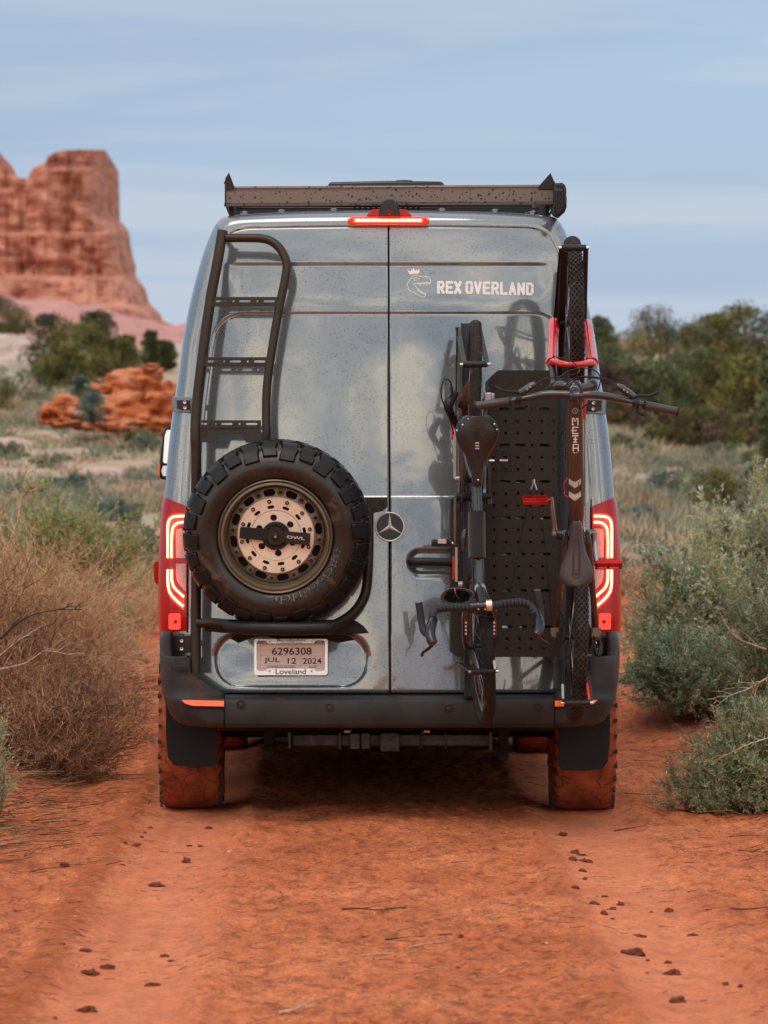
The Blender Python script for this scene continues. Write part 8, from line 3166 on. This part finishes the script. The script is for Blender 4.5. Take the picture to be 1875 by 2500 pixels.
# uncountable litter: fine straws, crumbs and pebbles
def litter():
    rg = np.random.default_rng(5)
    n = 3800
    x = rg.uniform(-1.9, 2.2, n)
    y = rg.uniform(-7.2, 9, n)
    keep = rg.uniform(0, 1, n) < np.clip(0.35 + 0.9 * sstep(0.45, 0.65, fbm(x * 1.5, y * 0.8, 3, 8)) - 0.6 * np.exp(-((np.abs(x) - 0.87) / 0.24) ** 4), 0.05, 1)
    x, y = x[keep], y[keep]
    m = len(x)
    a = rg.normal(0, 0.7, m)
    ln = rg.uniform(0.012, 0.065, m)
    P0 = np.stack([x, y, gz(x, y) + 0.003], 1)
    P1 = P0 + np.stack([np.cos(a) * ln, np.sin(a) * ln, np.zeros(m)], 1)
    P1[:, 2] = gz(P1[:, 0], P1[:, 1]) + 0.005
    V, Fq, C = prisms(P0, P1, np.full(m, 0.0013), np.full(m, 0.0008), tints([(0.16, 0.06, 0.04), (0.09, 0.04, 0.03), (0.55, 0.36, 0.22), (0.34, 0.12, 0.06)], m, rg, 0.2))
    o = link('straw_litter', npmesh('straw_litter', V, Fq, False, {'tint': C}), None, 'twig')
    o['kind'] = 'stuff'
    # crumbs
    n = 26000
    x = rg.uniform(-2.0, 2.2, n)
    y = rg.uniform(-7.4, 8, n)
    keep = rg.uniform(0, 1, n) < np.clip(0.75 - 0.66 * np.exp(-((np.abs(x) - 0.87) / 0.22) ** 4), 0.05, 1)
    x, y = x[keep], y[keep]
    m = len(x)
    r_ = rg.uniform(0.0012, 0.0042, m) * (1 + 1.3 * (rg.uniform(0, 1, m) < 0.03))
    c0 = np.stack([x, y, gz(x, y) + r_ * 0.3], 1)
    oc = np.array([(1, 0, 0), (0, 1, 0), (-1, 0, 0), (0, -1, 0), (0, 0, 0.8)])
    jit = 1 + rg.normal(0, 0.25, (m, 5, 1))
    V = (c0[:, None] + oc[None] * r_[:, None, None] * jit).reshape(-1, 3)
    b = (np.arange(m) * 5)[:, None]
    Fq = np.concatenate([b + np.array(t_)[None] for t_ in ((0, 1, 4), (1, 2, 4), (2, 3, 4), (3, 0, 4))])
    C = np.repeat(tints([(0.42, 0.125, 0.055), (0.26, 0.075, 0.035), (0.60, 0.26, 0.15), (0.36, 0.10, 0.045)], m, rg, 0.2), 5, 0)
    o = link('sand_crumbs', npmesh('sand_crumbs', V, Fq, False, {'tint': C}), None, 'twig')
    o['kind'] = 'stuff'
    # twig litter along the left and right verge
    n = 2600
    left = rg.uniform(0, 1, n) < 0.62
    x = np.where(left, rg.normal(-1.72, 0.20, n), rg.normal(1.95, 0.3, n))
    y = np.where(left, rg.uniform(-2.5, 12, n), rg.uniform(-3.0, 8, n))
    a = rg.normal(0, 0.8, n)
    ln = rg.uniform(0.04, 0.22, n)
    P0 = np.stack([x, y, gz(x, y) + 0.004 + rg.uniform(0, 0.02, n)], 1)
    P1 = P0 + np.stack([np.cos(a) * ln, np.sin(a) * ln, rg.uniform(-0.005, 0.03, n)], 1)
    P1[:, 2] = np.maximum(P1[:, 2], gz(P1[:, 0], P1[:, 1]) + 0.004)
    V, Fq, C = prisms(P0, P1, np.full(n, 0.0022), np.full(n, 0.001), tints([(0.16, 0.08, 0.055), (0.30, 0.17, 0.10), (0.42, 0.28, 0.18), (0.09, 0.05, 0.04)], n, rg, 0.2))
    o = link('verge_twigs', npmesh('verge_twigs', V, Fq, False, {'tint': C}), None, 'twig')
    o['kind'] = 'stuff'
litter()
